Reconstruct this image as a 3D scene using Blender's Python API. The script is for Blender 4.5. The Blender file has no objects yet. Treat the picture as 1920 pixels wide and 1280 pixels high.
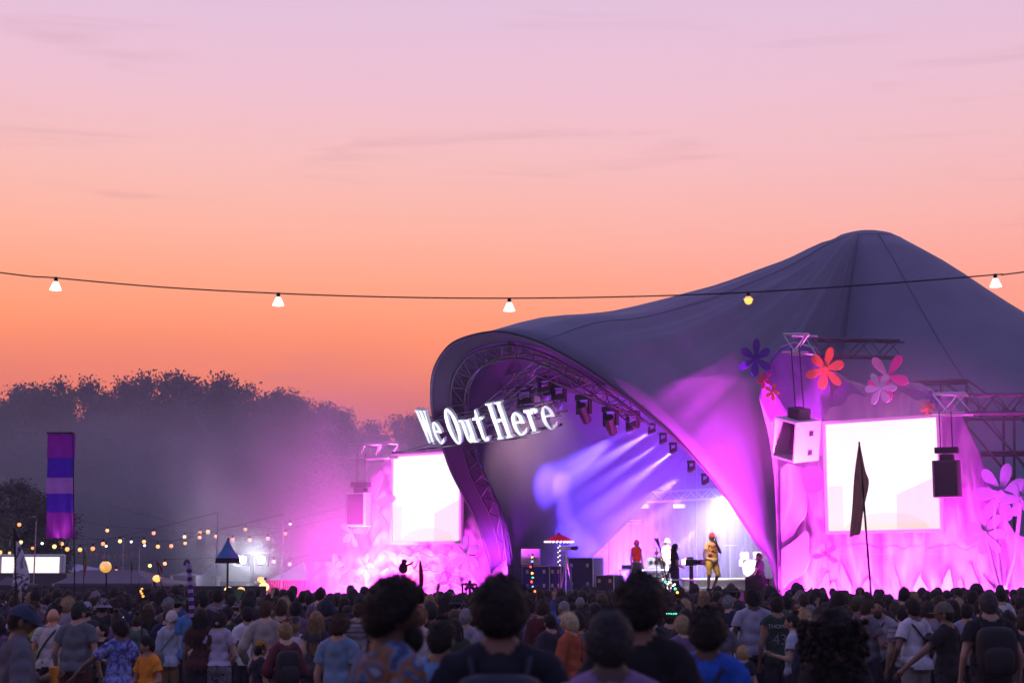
import bpy, math, random
import numpy as np
from mathutils import Vector, Matrix, Euler, noise

random.seed(7)
rng = np.random.default_rng(7)
scene = bpy.context.scene
COL = scene.collection

# ------------------------------------------------------------------ camera
FPX, HZ, CAMZ = 3000.0, 1095.0, 1.9          # focal length in photo pixels, horizon row, lens height
PITCH = math.atan((HZ - 640.0) / FPX)
cam_d = bpy.data.cameras.new('camera')
cam_d.sensor_width = 36.0
cam_d.lens = FPX / 1920.0 * 36.0
cam_d.clip_start = 0.1
cam_d.clip_end = 2000.0
cam_d.dof.use_dof = True
cam_d.dof.focus_distance = 44.0
cam_d.dof.aperture_fstop = 2.6
cam = bpy.data.objects.new('camera', cam_d)
cam.location = (0, 0, CAMZ)
cam.rotation_euler = (math.pi / 2 + PITCH, 0, 0)
COL.objects.link(cam)
scene.camera = cam

# ------------------------------------------------------------------ sky
world = bpy.data.worlds.new('World')
scene.world = world
world.use_nodes = True
wt = world.node_tree
wt.nodes.clear()


def s2l(c):
    return tuple((x / 255 / 12.92) if x / 255 <= .04045 else ((x / 255 + .055) / 1.055) ** 2.4 for x in c)


def nd(t, kind, **kw):
    n = t.nodes.new(kind)
    for k, v in kw.items():
        if k in n.inputs:
            n.inputs[k].default_value = v
        else:
            setattr(n, k, v)
    return n


def ramp(t, stops, interp='LINEAR'):
    r = t.nodes.new('ShaderNodeValToRGB')
    r.color_ramp.interpolation = interp
    e = r.color_ramp.elements
    while len(e) > 1:
        e.remove(e[-1])
    for i, (p, c) in enumerate(stops):
        if i == 0:
            e[0].position = p
            el = e[0]
        else:
            el = e.new(p)
        el.color = (*c, 1)
    return r


def mixc(t, fac, a, b, blend='MIX'):
    m = t.nodes.new('ShaderNodeMix')
    m.data_type = 'RGBA'
    m.blend_type = blend
    for sock, val in ((m.inputs[0], fac), (m.inputs[6], a), (m.inputs[7], b)):
        if isinstance(val, (int, float)):
            sock.default_value = val
        elif isinstance(val, tuple):
            sock.default_value = (*val[:3], 1)
        else:
            t.links.new(val, sock)
    return m.outputs[2]


def math_n(t, op, a, b=0.0, c=0.0, clamp=False):
    m = t.nodes.new('ShaderNodeMath')
    m.operation = op
    m.use_clamp = clamp
    for i, val in enumerate((a, b, c)):
        if isinstance(val, (int, float)):
            m.inputs[i].default_value = val
        else:
            t.links.new(val, m.inputs[i])
    return m.outputs[0]


tc = nd(wt, 'ShaderNodeTexCoord')
sep = nd(wt, 'ShaderNodeSeparateXYZ')
wt.links.new(tc.outputs['Generated'], sep.inputs[0])
elev = math_n(wt, 'MAXIMUM', sep.outputs[2], 0.0)
# afterglow side of the sky (towards the sunset, ahead and to the left)
glow = ramp(wt, [(0.0, s2l((238, 100, 90))), (.07, s2l((250, 118, 94))), (.11, s2l((255, 128, 90))), (.15, s2l((255, 144, 98))),
                 (.185, s2l((250, 160, 126))), (.22, s2l((243, 174, 154))), (.26, s2l((235, 181, 177))), (.30, s2l((226, 182, 196))),
                 (.353, s2l((214, 182, 208))), (.6, s2l((170, 160, 208))), (1.0, s2l((130, 132, 200)))])
wt.links.new(elev, glow.inputs[0])
# the side away from the sunset: the blue dusk
dusk = ramp(wt, [(0.0, s2l((92, 78, 98))), (.15, s2l((112, 96, 122))), (.4, s2l((122, 114, 154))), (1.0, s2l((132, 134, 204)))])
wt.links.new(elev, dusk.inputs[0])
vm = nd(wt, 'ShaderNodeVectorMath', operation='DOT_PRODUCT')
wt.links.new(tc.outputs['Generated'], vm.inputs[0])
sun_az = math.radians(-20)
vm.inputs[1].default_value = (math.sin(sun_az), math.cos(sun_az), 0)
mr = nd(wt, 'ShaderNodeMapRange', interpolation_type='SMOOTHERSTEP')
wt.links.new(vm.outputs['Value'], mr.inputs[0])
mr.inputs[1].default_value = -.55
mr.inputs[2].default_value = .93
# further from the sunset the glow turns from orange to pink
pink = ramp(wt, [(0.0, s2l((234, 102, 100))), (.07, s2l((246, 120, 110))), (.11, s2l((250, 132, 112))), (.15, s2l((250, 148, 122))),
                 (.185, s2l((246, 160, 142))), (.22, s2l((240, 172, 164))), (.26, s2l((232, 180, 184))), (.30, s2l((225, 182, 198))),
                 (.353, s2l((214, 182, 208))), (.6, s2l((170, 160, 208))), (1.0, s2l((130, 132, 200)))])
wt.links.new(elev, pink.inputs[0])
away = nd(wt, 'ShaderNodeMapRange', interpolation_type='SMOOTHSTEP')
wt.links.new(vm.outputs['Value'], away.inputs[0])
away.inputs[1].default_value = .99
away.inputs[2].default_value = .80
afterglow = mixc(wt, away.outputs[0], glow.outputs[0], pink.outputs[0])
skyc = mixc(wt, mr.outputs[0], dusk.outputs[0], afterglow)
# thin dark wisps of cloud
mp = nd(wt, 'ShaderNodeMapping')
mp.inputs['Rotation'].default_value = (0, math.radians(-7), 0)
mp.inputs['Scale'].default_value = (2.6, 2.6, 26)
wt.links.new(tc.outputs['Generated'], mp.inputs[0])
nz = nd(wt, 'ShaderNodeTexNoise', Scale=2.1, Detail=5.0, Roughness=.55, Distortion=.6)
wt.links.new(mp.outputs[0], nz.inputs['Vector'])
wisp = nd(wt, 'ShaderNodeMapRange', interpolation_type='SMOOTHSTEP')
wt.links.new(nz.outputs[0], wisp.inputs[0])
wisp.inputs[1].default_value = .56
wisp.inputs[2].default_value = .78
wisp.inputs[4].default_value = .42
skyc = mixc(wt, wisp.outputs[0], skyc, mixc(wt, .55, skyc, s2l((176, 120, 138))))
bg = nd(wt, 'ShaderNodeBackground', Strength=1.2)
wt.links.new(skyc, bg.inputs[0])
wo = nd(wt, 'ShaderNodeOutputWorld')
wt.links.new(bg.outputs[0], wo.inputs[0])

scene.view_settings.view_transform = 'Standard'
scene.view_settings.look = 'None'
scene.view_settings.exposure = 0.0
scene.view_settings.gamma = 1.0
scene.view_settings.use_curve_mapping = False
scene.cycles.use_denoising = True
try:
    scene.cycles.denoiser = 'OPENIMAGEDENOISE'
except Exception:
    pass
scene.cycles.max_bounces = 6
scene.cycles.diffuse_bounces = 2
scene.cycles.glossy_bounces = 2
scene.cycles.transmission_bounces = 3
scene.cycles.volume_bounces = 0
scene.cycles.transparent_max_bounces = 6
scene.cycles.caustics_reflective = False
scene.cycles.caustics_refractive = False
scene.cycles.sample_clamp_indirect = 3.0
scene.cycles.volume_step_rate = 2.0
scene.cycles.volume_max_steps = 96

# ------------------------------------------------------------------ geometry helpers
EYE = Vector((0, 0, CAMZ))


def ray(px, py):
    a, b = (px - 960) / FPX, (640 - py) / FPX
    return Vector((a, math.cos(PITCH) - b * math.sin(PITCH), math.sin(PITCH) + b * math.cos(PITCH)))


def at(px, py, Y):
    d = ray(px, py)
    return EYE + d * (Y / d.y)


def hit(px, py, P, N):
    d = ray(px, py)
    return EYE + d * ((P - EYE).dot(N) / d.dot(N))


def ground_z(y):
    xs = (-5, 5, 9, 14, 22, 30, 40, 1000)
    zs = (.16, .12, .0, -.13, -.13, -.02, 0, 0)
    return float(np.interp(y, xs, zs))


def V(*a):
    return Vector(a)


class MB:
    def __init__(self):
        self.v, self.f, self.m = [], [], []

    def add(self, vs, fs, mi=0):
        o = len(self.v)
        self.v += [tuple(p) for p in vs]
        self.f += [tuple(i + o for i in q) for q in fs]
        self.m += [mi] * len(fs)
        return self

    def box(self, c, s, R=None, mi=0):
        c = Vector(c)
        p = [Vector(((i & 1) - .5, ((i >> 1) & 1) - .5, ((i >> 2) & 1) - .5)) for i in range(8)]
        p = [Vector((q.x * s[0], q.y * s[1], q.z * s[2])) for q in p]
        if R is not None:
            p = [R @ q for q in p]
        return self.add([c + q for q in p], [(0, 2, 3, 1), (4, 5, 7, 6), (0, 1, 5, 4), (2, 6, 7, 3), (0, 4, 6, 2), (1, 3, 7, 5)], mi)

    def cyl(self, a, b, r0, r1=None, n=8, mi=0):
        a, b = Vector(a), Vector(b)
        r1 = r0 if r1 is None else r1
        d = (b - a).normalized()
        x = d.orthogonal().normalized()
        y = d.cross(x)
        vs = []
        for (c, r) in ((a, r0), (b, r1)):
            for i in range(n):
                t = 2 * math.pi * i / n
                vs.append(c + (x * math.cos(t) + y * math.sin(t)) * r)
        fs = [(i, (i + 1) % n, n + (i + 1) % n, n + i) for i in range(n)]
        fs += [tuple(range(n - 1, -1, -1)), tuple(range(n, 2 * n))]
        return self.add(vs, fs, mi)

    def tube(self, pts, r, n=6, mi=0):
        pts = [Vector(p) for p in pts]
        rs = r if isinstance(r, (list, tuple)) else [r] * len(pts)
        vs, fs = [], []
        x = None
        for k, p in enumerate(pts):
            d = (pts[min(k + 1, len(pts) - 1)] - pts[max(k - 1, 0)]).normalized()
            if x is None:
                x = d.orthogonal().normalized()
            x = (x - d * x.dot(d))
            x = x.normalized() if x.length > 1e-6 else d.orthogonal().normalized()
            y = d.cross(x)
            for i in range(n):
                t = 2 * math.pi * i / n
                vs.append(p + (x * math.cos(t) + y * math.sin(t)) * rs[k])
        for k in range(len(pts) - 1):
            for i in range(n):
                fs.append((k * n + i, k * n + (i + 1) % n, (k + 1) * n + (i + 1) % n, (k + 1) * n + i))
        fs += [tuple(range(n - 1, -1, -1)), tuple(range((len(pts) - 1) * n, len(pts) * n))]
        return self.add(vs, fs, mi)

    def ell(self, c, r, nu=12, nv=8, R=None, fn=None, mi=0):
        c = Vector(c)
        if isinstance(r, (int, float)):
            r = (r, r, r)
        vs = []
        for j in range(1, nv):
            th = math.pi * j / nv
            for i in range(nu):
                ph = 2 * math.pi * i / nu
                vs.append(Vector((math.sin(th) * math.cos(ph), math.sin(th) * math.sin(ph), math.cos(th))))
        vs += [Vector((0, 0, 1)), Vector((0, 0, -1))]
        out = []
        for d in vs:
            k = fn(d) if fn else 1.0
            p = Vector((d.x * r[0] * k, d.y * r[1] * k, d.z * r[2] * k))
            out.append(c + (R @ p if R is not None else p))
        fs = []
        for j in range(nv - 2):
            for i in range(nu):
                fs.append((j * nu + i, (j + 1) * nu + i, (j + 1) * nu + (i + 1) % nu, j * nu + (i + 1) % nu))
        t, b = len(vs) - 2, len(vs) - 1
        for i in range(nu):
            fs.append((t, i, (i + 1) % nu))
            fs.append((b, (nv - 2) * nu + (i + 1) % nu, (nv - 2) * nu + i))
        return self.add(out, fs, mi)

    def prism(self, pts, off, mi=0):
        """closed outline (3D points) pushed along off"""
        pts = [Vector(p) for p in pts]
        off = Vector(off)
        n = len(pts)
        return self.add(pts + [p + off for p in pts],
                        [tuple(range(n)), tuple(range(2 * n - 1, n - 1, -1))] +
                        [(i, n + i, n + (i + 1) % n, (i + 1) % n) for i in range(n)], mi)

    def grid(self, rows, mi=0, closed=False):
        m = len(rows[0])
        vs = [p for r in rows for p in r]
        fs = []
        for j in range(len(rows) - 1):
            for i in range(m if closed else m - 1):
                k = (i + 1) % m
                fs.append((j * m + i, j * m + k, (j + 1) * m + k, (j + 1) * m + i))
        return self.add(vs, fs, mi)

    def mesh(self, name, mats, smooth=False):
        me = bpy.data.meshes.new(name)
        me.from_pydata(self.v, [], self.f)
        for m in (mats if isinstance(mats, (list, tuple)) else [mats]):
            me.materials.append(m)
        if len(set(self.m)) > 1:
            me.polygons.foreach_set('material_index', self.m)
        if smooth:
            me.polygons.foreach_set('use_smooth', [True] * len(self.f))
        me.update()
        return me

    def build(self, name, mats, parent=None, smooth=False):
        return link(name, self.mesh(name, mats, smooth), parent)


def tag(o, label, cat, group=None, kind=None):
    o['label'] = label
    o['category'] = cat
    if group:
        o['group'] = group
    if kind:
        o['kind'] = kind
    return o


def thing(name, label, cat, loc=(0, 0, 0), group=None, world_coords=True, rz=0.0):
    """an Empty at the thing's base; parts of a world_coords thing are modelled in world space"""
    o = bpy.data.objects.new(name, None)
    o.empty_display_size = .2
    COL.objects.link(o)
    o.location = loc
    o.rotation_euler = (0, 0, rz)
    o.matrix_world = Matrix.Translation(Vector(loc)) @ Matrix.Rotation(rz, 4, 'Z')
    tag(o, label, cat, group)
    if world_coords:
        WORLD.add(o.name)
    return o


WORLD = set()


def link(name, me, parent=None):
    o = bpy.data.objects.new(name, me)
    COL.objects.link(o)
    if parent is not None:
        o.parent = parent
        root = parent
        while root.parent is not None:
            root = root.parent
        if root.name in WORLD and parent is root:
            o.matrix_parent_inverse = Matrix.Translation(-Vector(root.location))
    return o


def structure(o):
    o['kind'] = 'structure'
    return o


# ------------------------------------------------------------------ materials
MATS = {}


def pm(name, col, rough=.75, metal=0.0, var=.15, scale=6.0, bump=0.0, bscale=30.0, objcol=False, emit=None, estr=0.0,
       spec=.3, sheen=0.0, trans=0.0):
    """procedural Principled material: noise-varied colour, fine relief"""
    m = bpy.data.materials.new(name)
    m.use_nodes = True
    t = m.node_tree
    b = t.nodes['Principled BSDF']
    b.inputs['Roughness'].default_value = rough
    b.inputs['Metallic'].default_value = metal
    b.inputs['Specular IOR Level'].default_value = spec
    if sheen:
        b.inputs['Sheen Weight'].default_value = sheen
    co = nd(t, 'ShaderNodeTexCoord')
    n = nd(t, 'ShaderNodeTexNoise', Scale=scale, Detail=3.0)
    t.links.new(co.outputs['Object'], n.inputs['Vector'])
    r = ramp(t, [(.25, (1 - var,) * 3), (.75, (1 + var,) * 3)])
    t.links.new(n.outputs[0], r.inputs[0])
    if objcol:
        oi = nd(t, 'ShaderNodeObjectInfo')
        base = oi.outputs['Color']
    else:
        rgb = nd(t, 'ShaderNodeRGB')
        rgb.outputs[0].default_value = (*col, 1)
        base = rgb.outputs[0]
    out = mixc(t, 1.0, base, r.outputs[0], 'MULTIPLY')
    t.links.new(out, b.inputs['Base Color'])
    if bump:
        n2 = nd(t, 'ShaderNodeTexNoise', Scale=bscale, Detail=3.0)
        t.links.new(co.outputs['Object'], n2.inputs['Vector'])
        bp = nd(t, 'ShaderNodeBump', Strength=bump, Distance=.03)
        t.links.new(n2.outputs[0], bp.inputs['Height'])
        t.links.new(bp.outputs[0], b.inputs['Normal'])
    if emit:
        b.inputs['Emission Color'].default_value = (*emit, 1)
        b.inputs['Emission Strength'].default_value = estr
    if trans:
        b.inputs['Subsurface Weight'].default_value = 0
    MATS[name] = m
    return m


def printed(name, cols, scale=4.0, bump=.4, rough=.85, dist=1.5, kind='noise', objcol=False, stretch=(1, 1, 1), sharp=.04):
    """cloth printed with patches of several colours"""
    m = pm(name, (1, 1, 1), rough, bump=bump, bscale=14)
    t = m.node_tree
    b = t.nodes['Principled BSDF']
    co = nd(t, 'ShaderNodeTexCoord')
    mp = nd(t, 'ShaderNodeMapping')
    mp.inputs['Scale'].default_value = stretch
    t.links.new(co.outputs['Object'], mp.inputs[0])
    if kind == 'noise':
        n = nd(t, 'ShaderNodeTexNoise', Scale=scale, Detail=2.0, Distortion=dist)
        f = n.outputs[0]
    else:
        n = nd(t, 'ShaderNodeTexVoronoi', Scale=scale)
        f = n.outputs['Distance']
    t.links.new(mp.outputs[0], n.inputs['Vector'])
    k = len(cols)
    stops = []
    for i, c in enumerate(cols):
        p = .33 + .34 * i / max(1, k - 1)
        stops += [(max(0, p - .17 / k + sharp), c), (min(1, p + .17 / k - sharp), c)]
    r = ramp(t, sorted(stops, key=lambda s: s[0]))
    t.links.new(f, r.inputs[0])
    t.links.new(r.outputs[0], b.inputs['Base Color'])
    return m


def emitter(name, col, strength, base=(.8, .8, .8)):
    m = bpy.data.materials.new(name)
    m.use_nodes = True
    t = m.node_tree
    b = t.nodes['Principled BSDF']
    b.inputs['Base Color'].default_value = (*base, 1)
    b.inputs['Emission Color'].default_value = (*col, 1)
    b.inputs['Emission Strength'].default_value = strength
    MATS[name] = m
    return m


pm('turf', (.05, .07, .03), .95, var=.5, scale=1.5, bump=.6)
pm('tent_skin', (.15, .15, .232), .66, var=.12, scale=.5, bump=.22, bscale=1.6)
pm('tent_trim', (.05, .04, .08), .7)
pm('seam', (.115, .115, .185), .7)
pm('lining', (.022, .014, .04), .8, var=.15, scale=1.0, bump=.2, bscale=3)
pm('alu', (.55, .55, .58), .35, metal=.9, var=.1)
pm('dark_metal', (.03, .03, .035), .45, metal=.4, var=.2)
pm('black', (.012, .012, .014), .6, var=.2)
pm('steel_dark', (.10, .09, .11), .5, metal=.6)
pm('white_paint', (.8, .8, .82), .5, var=.05)
pm('wall_cloth', (.62, .44, .66), .8, var=.12, scale=1.2, bump=.35, bscale=3)
pm('deck', (.10, .09, .10), .7)
pm('drape', (.024, .02, .042), .9, var=.25, scale=2, bump=.5, bscale=4)
pm('skin', (.5, .3, .2), .55, objcol=True, var=.08, scale=9, spec=.35)
pm('eye', (.04, .03, .03), .2)
pm('cloth', (.5, .5, .5), .9, objcol=True, var=.2, scale=5, bump=.8, bscale=7)
pm('denim', (.5, .5, .5), .9, objcol=True, var=.3, scale=3, bump=.4, bscale=16)
pm('hair', (.05, .03, .02), .55, objcol=True, var=.4, scale=26, bump=.8, bscale=60, spec=.18)
pm('felt', (.05, .05, .06), .9, objcol=True, var=.25, scale=12, bump=.4, bscale=30)
pm('leather', (.02, .02, .024), .6, objcol=True, var=.2)
pm('bark', (.05, .04, .03), .9, var=.4, scale=5, bump=.8)
pm('leaves', (.085, .095, .085), .8, var=.6, scale=.7)
pm('canvas', (.5, .5, .5), .85, objcol=True, var=.1, scale=1.5, bump=.25, bscale=3)
pm('plastic', (.5, .5, .5), .4, objcol=True, var=.05)
pm('cabinet', (.62, .60, .62), .5, var=.06, bump=.1, bscale=60)
pm('grille', (.05, .045, .05), .6, var=.3, scale=90, bump=.5, bscale=160)
pm('paint_obj', (.5, .5, .5), .6, objcol=True, var=.07, scale=3)
pm('foil', (.5, .5, .5), .25, metal=.7, objcol=True, var=.4, scale=25, bump=.6, bscale=40)

# ------------------------------------------------------------------ ground
def build_ground():
    mb = MB()
    ys = [-60, -5, 0, 3, 5, 7, 9, 11, 14, 18, 22, 26, 30, 40, 60, 100, 200, 400, 900]
    xs = [-900, -300, -100, -40, -20, -10, 0, 10, 20, 40, 100, 300, 900]
    mb.grid([[V(x, y, ground_z(y)) for x in xs] for y in ys])
    return structure(mb.build('ground', MATS['turf'], smooth=True))


build_ground()

# ------------------------------------------------------------------ the stage's own axes
ANG, TILT = math.radians(37), math.radians(46)
U = V(math.cos(ANG), -math.sin(ANG), 0)              # along the stage front, towards the near right
NF = V(-math.sin(ANG), -math.cos(ANG), 0)            # out of the mouth, towards the crowd
UP = V(0, 0, 1)
VT = NF * math.sin(TILT) + UP * math.cos(TILT)       # up the leaning plane of the mouth
R_FOOT = at(1462, 1090, 48.8)
_a = (925 - 960) / FPX
W_MOUTH = (R_FOOT.x - _a * R_FOOT.y) / (U.x - _a * U.y)
L_FOOT = R_FOOT - U * W_MOUTH
MID = (R_FOOT + L_FOOT) / 2
N_MOUTH = U.cross(VT)
DECK_Z = 1.68


def st(u, n, z):
    """stage coordinates: along the front, out of the mouth, height"""
    p = MID + U * u + NF * n
    return V(p.x, p.y, z)


def stn(px, py, n):
    """point on the vertical plane n metres in front of the mouth's feet"""
    return hit(px, py, MID + NF * n, NF)


def smooth_path(pts, k):
    """Catmull-Rom through points, k samples a span"""
    out = []
    n = len(pts)
    for i in range(n - 1):
        p0, p1, p2, p3 = pts[max(i - 1, 0)], pts[i], pts[i + 1], pts[min(i + 2, n - 1)]
        for j in range(k):
            t = j / k
            out.append(.5 * ((2 * p1) + (p2 - p0) * t + (2 * p0 - 5 * p1 + 4 * p2 - p3) * t * t + (3 * p1 - p0 - 3 * p2 + p3) * t ** 3))
    out.append(pts[-1])
    return out


ARCH_PX = [(900, 990), (870, 930), (845, 880), (825, 820), (810, 765), (812, 700), (836, 655), (872, 633), (935, 622), (1000, 637),
           (1060, 666), (1115, 700), (1180, 748), (1250, 808), (1310, 868), (1370, 943), (1420, 1020), (1450, 1070)]
arch = [hit(px, py, MID, N_MOUTH) for px, py in ARCH_PX]
arch = [V(L_FOOT.x, L_FOOT.y, 0), V(*L_FOOT)] + arch + [V(R_FOOT.x, R_FOOT.y, 0.0)]
arch = smooth_path(arch, 7)


def build_tent():
    t = thing('stage_tent', 'huge slate-blue stage tent with a leaning arched mouth and rounded peak', 'tent', (MID.x, MID.y, 0))
    peak = at(1622, 436, 65.0)
    na = len(arch)
    # ground line of the sides and back, from right foot round to left foot
    base = list(arch)
    c = V(peak.x, peak.y, 0)
    side = []
    a0 = math.atan2(R_FOOT.y - c.y, R_FOOT.x - c.x)
    a1 = math.atan2(L_FOOT.y - c.y, L_FOOT.x - c.x)
    # go round anticlockwise from the right foot past the back to the left foot
    while a1 < a0:
        a1 += 2 * math.pi
    nb = 44
    r0, r1 = (R_FOOT - c).xy.length, (L_FOOT - c).xy.length
    for i in range(1, nb):
        s = i / nb
        a = a0 + (a1 - a0) * s
        r = r0 * (1 - s) + r1 * s + 3.2 * math.sin(math.pi * s)
        z = 3.4 * min(1, 6 * s, 6 * (1 - s))
        z += .5 * abs(math.sin(s * math.pi * 6))
        side.append(V(c.x + r * math.cos(a), c.y + r * math.sin(a), z))
    base += side
    nt = len(base)
    J = 22
    rows = []
    ring = []
    for i, b in enumerate(base):
        d = V(b.x - peak.x, b.y - peak.y, 0).normalized()
        ring.append(peak + d * 1.5 - UP * .40)
    for j in range(J + 1):
        s = j / J
        row = []
        for i, b in enumerate(base):
            e = ring[i]
            p = b.lerp(e, s)
            if i < na:
                k = min(1.0, max(0.0, b.z / 8.5)) ** 2  # ridge: bulges over the hood, then sags towards the peak
                sag = .10 * (e.z - b.z) * (1 - k) + k * .60 - k * .60 * math.exp(-((s - .10) / .11) ** 2)
            else:
                sag = .05 * (e.z - b.z)
            p.z -= sag * math.sin(math.pi * s) * (1 - .15 * s)
            p.z += .13 * math.exp(-((s - .90) / .08) ** 2)          # rounded shoulder below the cap
            # panels pulled between cables
            p.z += (.05 * math.sin(i * .52) + .10 * noise.noise(V(i * .33, s * 2.5, 0)) + .05 * noise.noise(V(i * .8 + s * 3, s * 6, 5))) * math.sin(math.pi * s) ** .7
            row.append(p)
        rows.append(row)
    mb = MB()
    mb.grid(rows, closed=True)
    membrane = mb.build('membrane', MATS['tent_skin'], t, smooth=True)
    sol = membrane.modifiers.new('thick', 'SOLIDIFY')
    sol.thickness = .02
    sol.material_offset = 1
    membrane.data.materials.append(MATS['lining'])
    # rounded cap on the peak
    mc = MB()
    crow = []
    for k, (f, h) in enumerate(((1.0, -.41), (.76, -.20), (.46, -.07), (.2, -.015), (.02, 0))):
        row = []
        for i in range(18):
            a = 2 * math.pi * i / 18
            row.append(peak + V(math.cos(a) * 1.51 * f, math.sin(a) * 1.51 * f, h + .03))
        crow.append(row)
    mc.grid(crow, closed=True)
    mc.build('cap', MATS['tent_skin'], t)
    rim = [peak + V(math.cos(2 * math.pi * i / 36) * 1.515, math.sin(2 * math.pi * i / 36) * 1.515, -.385) for i in range(37)]
    MB().tube(rim, .012, 5).build('cap_rim', MATS['seam'], t)
    # seams on the membrane
    for i in (na // 2 + 8, na + 3, na + 12, na + 22, na + 32):
        pts = [rows[j][i] + UP * .012 for j in range(J + 1)]
        MB().tube(pts, .024 if i in (na + 3, na + 8) else .010, 5).build('seam', MATS['seam'], t)
    # hem: the rope edge round the mouth
    MB().tube(arch, .045, 8).build('mouth_hem', MATS['tent_trim'], t, smooth=True)
    # turned-in valance behind the hem
    rows2 = [[p - N_MOUTH * 0 for p in arch]]
    ctr = MID + VT * 5.2
    inner = []
    for p in arch:
        q = p.copy()
        d = (ctr - p)
        d -= N_MOUTH * d.dot(N_MOUTH)
        left = max(0.0, 1 - max(0.0, p.z - 4.5) / 3.5) if (p - MID).dot(U) < 0 else 0.0
        q += d.normalized() * (.28 + .62 * left) - NF * (.5 + .1 * left)
        inner.append(q)
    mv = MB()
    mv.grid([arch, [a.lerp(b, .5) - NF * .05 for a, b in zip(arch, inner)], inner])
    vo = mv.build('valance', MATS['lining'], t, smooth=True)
    return t, rows, inner


tent, tent_rows, arch_in = build_tent()


def lattice(mb, a, b, r, step, off):
    """zigzag bracing between two chords"""
    L = (a[1] - a[0]).length
    n = max(2, int(round(L / step)))
    for i in range(n):
        p = a[0].lerp(a[1], i / n) if (i + off) % 2 == 0 else b[0].lerp(b[1], i / n)
        q = b[0].lerp(b[1], (i + 1) / n) if (i + off) % 2 == 0 else a[0].lerp(a[1], (i + 1) / n)
        mb.cyl(p, q, r, n=5)


def truss(name, label, a, b, size=.4, r=.028, mat='alu', up=UP, step=.42, root=None):
    a, b = Vector(a), Vector(b)
    d = (b - a).normalized()
    x = d.cross(up).normalized()
    y = x.cross(d).normalized()
    t = root or thing(name, label, 'truss', tuple(a))
    h = size / 2
    cs = [(a + x * h * sx + y * h * sy, b + x * h * sx + y * h * sy) for sx, sy in ((-1, -1), (1, -1), (1, 1), (-1, 1))]
    for p, q in cs:
        MB().cyl(p, q, r, n=6).build('chord', MATS[mat], t)
    m = MB()
    for k in range(4):
        lattice(m, cs[k], cs[(k + 1) % 4], r * .55, step, k % 2)
    m.build('lacing', MATS[mat], t)
    return t


# curved arch truss just inside the mouth: two chords with crossing lacing
def build_arch_truss():
    t = thing('arch_truss', 'curved lattice truss following the inside of the tent mouth', 'truss', (L_FOOT.x, L_FOOT.y, 0))
    ctr = MID + VT * 5.2

    def inset(p, dist, back):
        d = ctr - p
        d -= N_MOUTH * d.dot(N_MOUTH)
        return p + d.normalized() * dist - NF * back
    seg = [p for p in arch if p.z > .2]
    last = min(range(len(seg)), key=lambda i: (seg[i] - hit(1215, 778, MID, N_MOUTH)).length)
    seg = seg[:last + 1]
    c = [[inset(p, .45, .35) for p in seg], [inset(p, .95, .35) for p in seg], [inset(p, .7, .85) for p in seg]]
    for k in c:
        MB().tube(k, .028, 6).build('chord', MATS['truss_black'], t, smooth=True)
    m = MB()
    for i in range(0, len(seg) - 2, 2):
        for (p, q) in ((0, 1), (1, 2), (2, 0)):
            if (i // 2 + p) % 2:
                m.cyl(c[p][i], c[q][i + 2], .014, n=5)
            else:
                m.cyl(c[q][i], c[p][i + 2], .014, n=5)
    m.build('lacing', MATS['truss_black'], t)


pm('truss_black', (.03, .025, .035), .5, metal=.2)
build_arch_truss()

# ------------------------------------------------------------------ stage platform and drapes
def build_stage():
    t = thing('stage_platform', 'low dark stage deck with a pale front edge under the tent', 'stage', tuple(st(0, 0, 0)))
    mb = MB()
    for (u0, u1, n0, n1) in ((-5.4, 5.6, -8.4, 1.1),):
        c = st((u0 + u1) / 2, (n0 + n1) / 2, DECK_Z / 2)
        R = Matrix((U, -NF, UP)).transposed()
        mb.box(c, (u1 - u0, n1 - n0, DECK_Z - .02), R)
    mb.build('base', MATS['deck'], t)
    R = Matrix((U, -NF, UP)).transposed()
    k = 0
    for i in range(9):
        for j in range(7):
            u = -5.4 + 11 * (i + .5) / 9
            n = -8.4 + 9.5 * (j + .5) / 7
            MB().box(st(u, n, DECK_Z - .005), (11 / 9 - .02, 9.5 / 7 - .02, .03), R).build('deck_board', MATS['deck'], t)
    # drum riser
    rz = thing('drum_riser', 'pale low riser platform behind the singer', 'riser', tuple(st(3.3, -3.2, DECK_Z)))
    MB().box(st(3.2, -3.2, DECK_Z + .22), (4.4, 3.0, .40), R).build('platform', MATS['white_paint'], rz)
    for zz in (.11, .36):
        MB().box(st(3.2, -1.66, DECK_Z + zz), (4.4, .06, .06), R).build('rail', MATS['alu'], rz)
    # back drapes, one a panel
    for i in range(6):
        u0, u1 = -6 + 2 * i, -6 + 2 * (i + 1) - .05
        rows = []
        for j in range(9):
            z = DECK_Z + (5.1 - (1.2 if i in (0, 5) else 0)) * j / 8
            rows.append([st(u0 + (u1 - u0) * k / 40, -8.0 + .12 * math.sin(k * .95 + i) + .05 * math.sin(k * .33 + j * .7), z) for k in range(41)])
        m = MB()
        m.grid(rows)
        o = m.build('back_drape', MATS['drape'], smooth=True)
        tag(o, 'dark purple stage drape hung as backdrop, %s panel from the left' % ('first', 'second', 'third', 'fourth', 'fifth', 'sixth')[i], 'drape', 'backdrop drapes')
    # overhead gantry in the backdrop with its lamps
    truss('backdrop_truss', 'long horizontal truss across the back of the stage', stn(1050, 940, -6.6), stn(1345, 925, -6.6), .35)
    truss('low_truss', 'thin bright bar above the dark backdrop', stn(1045, 980, -7.4), stn(1200, 978, -7.4), .12, .02)


build_stage()

# ------------------------------------------------------------------ set walls either side of the mouth
WALL_N = .15


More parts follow.
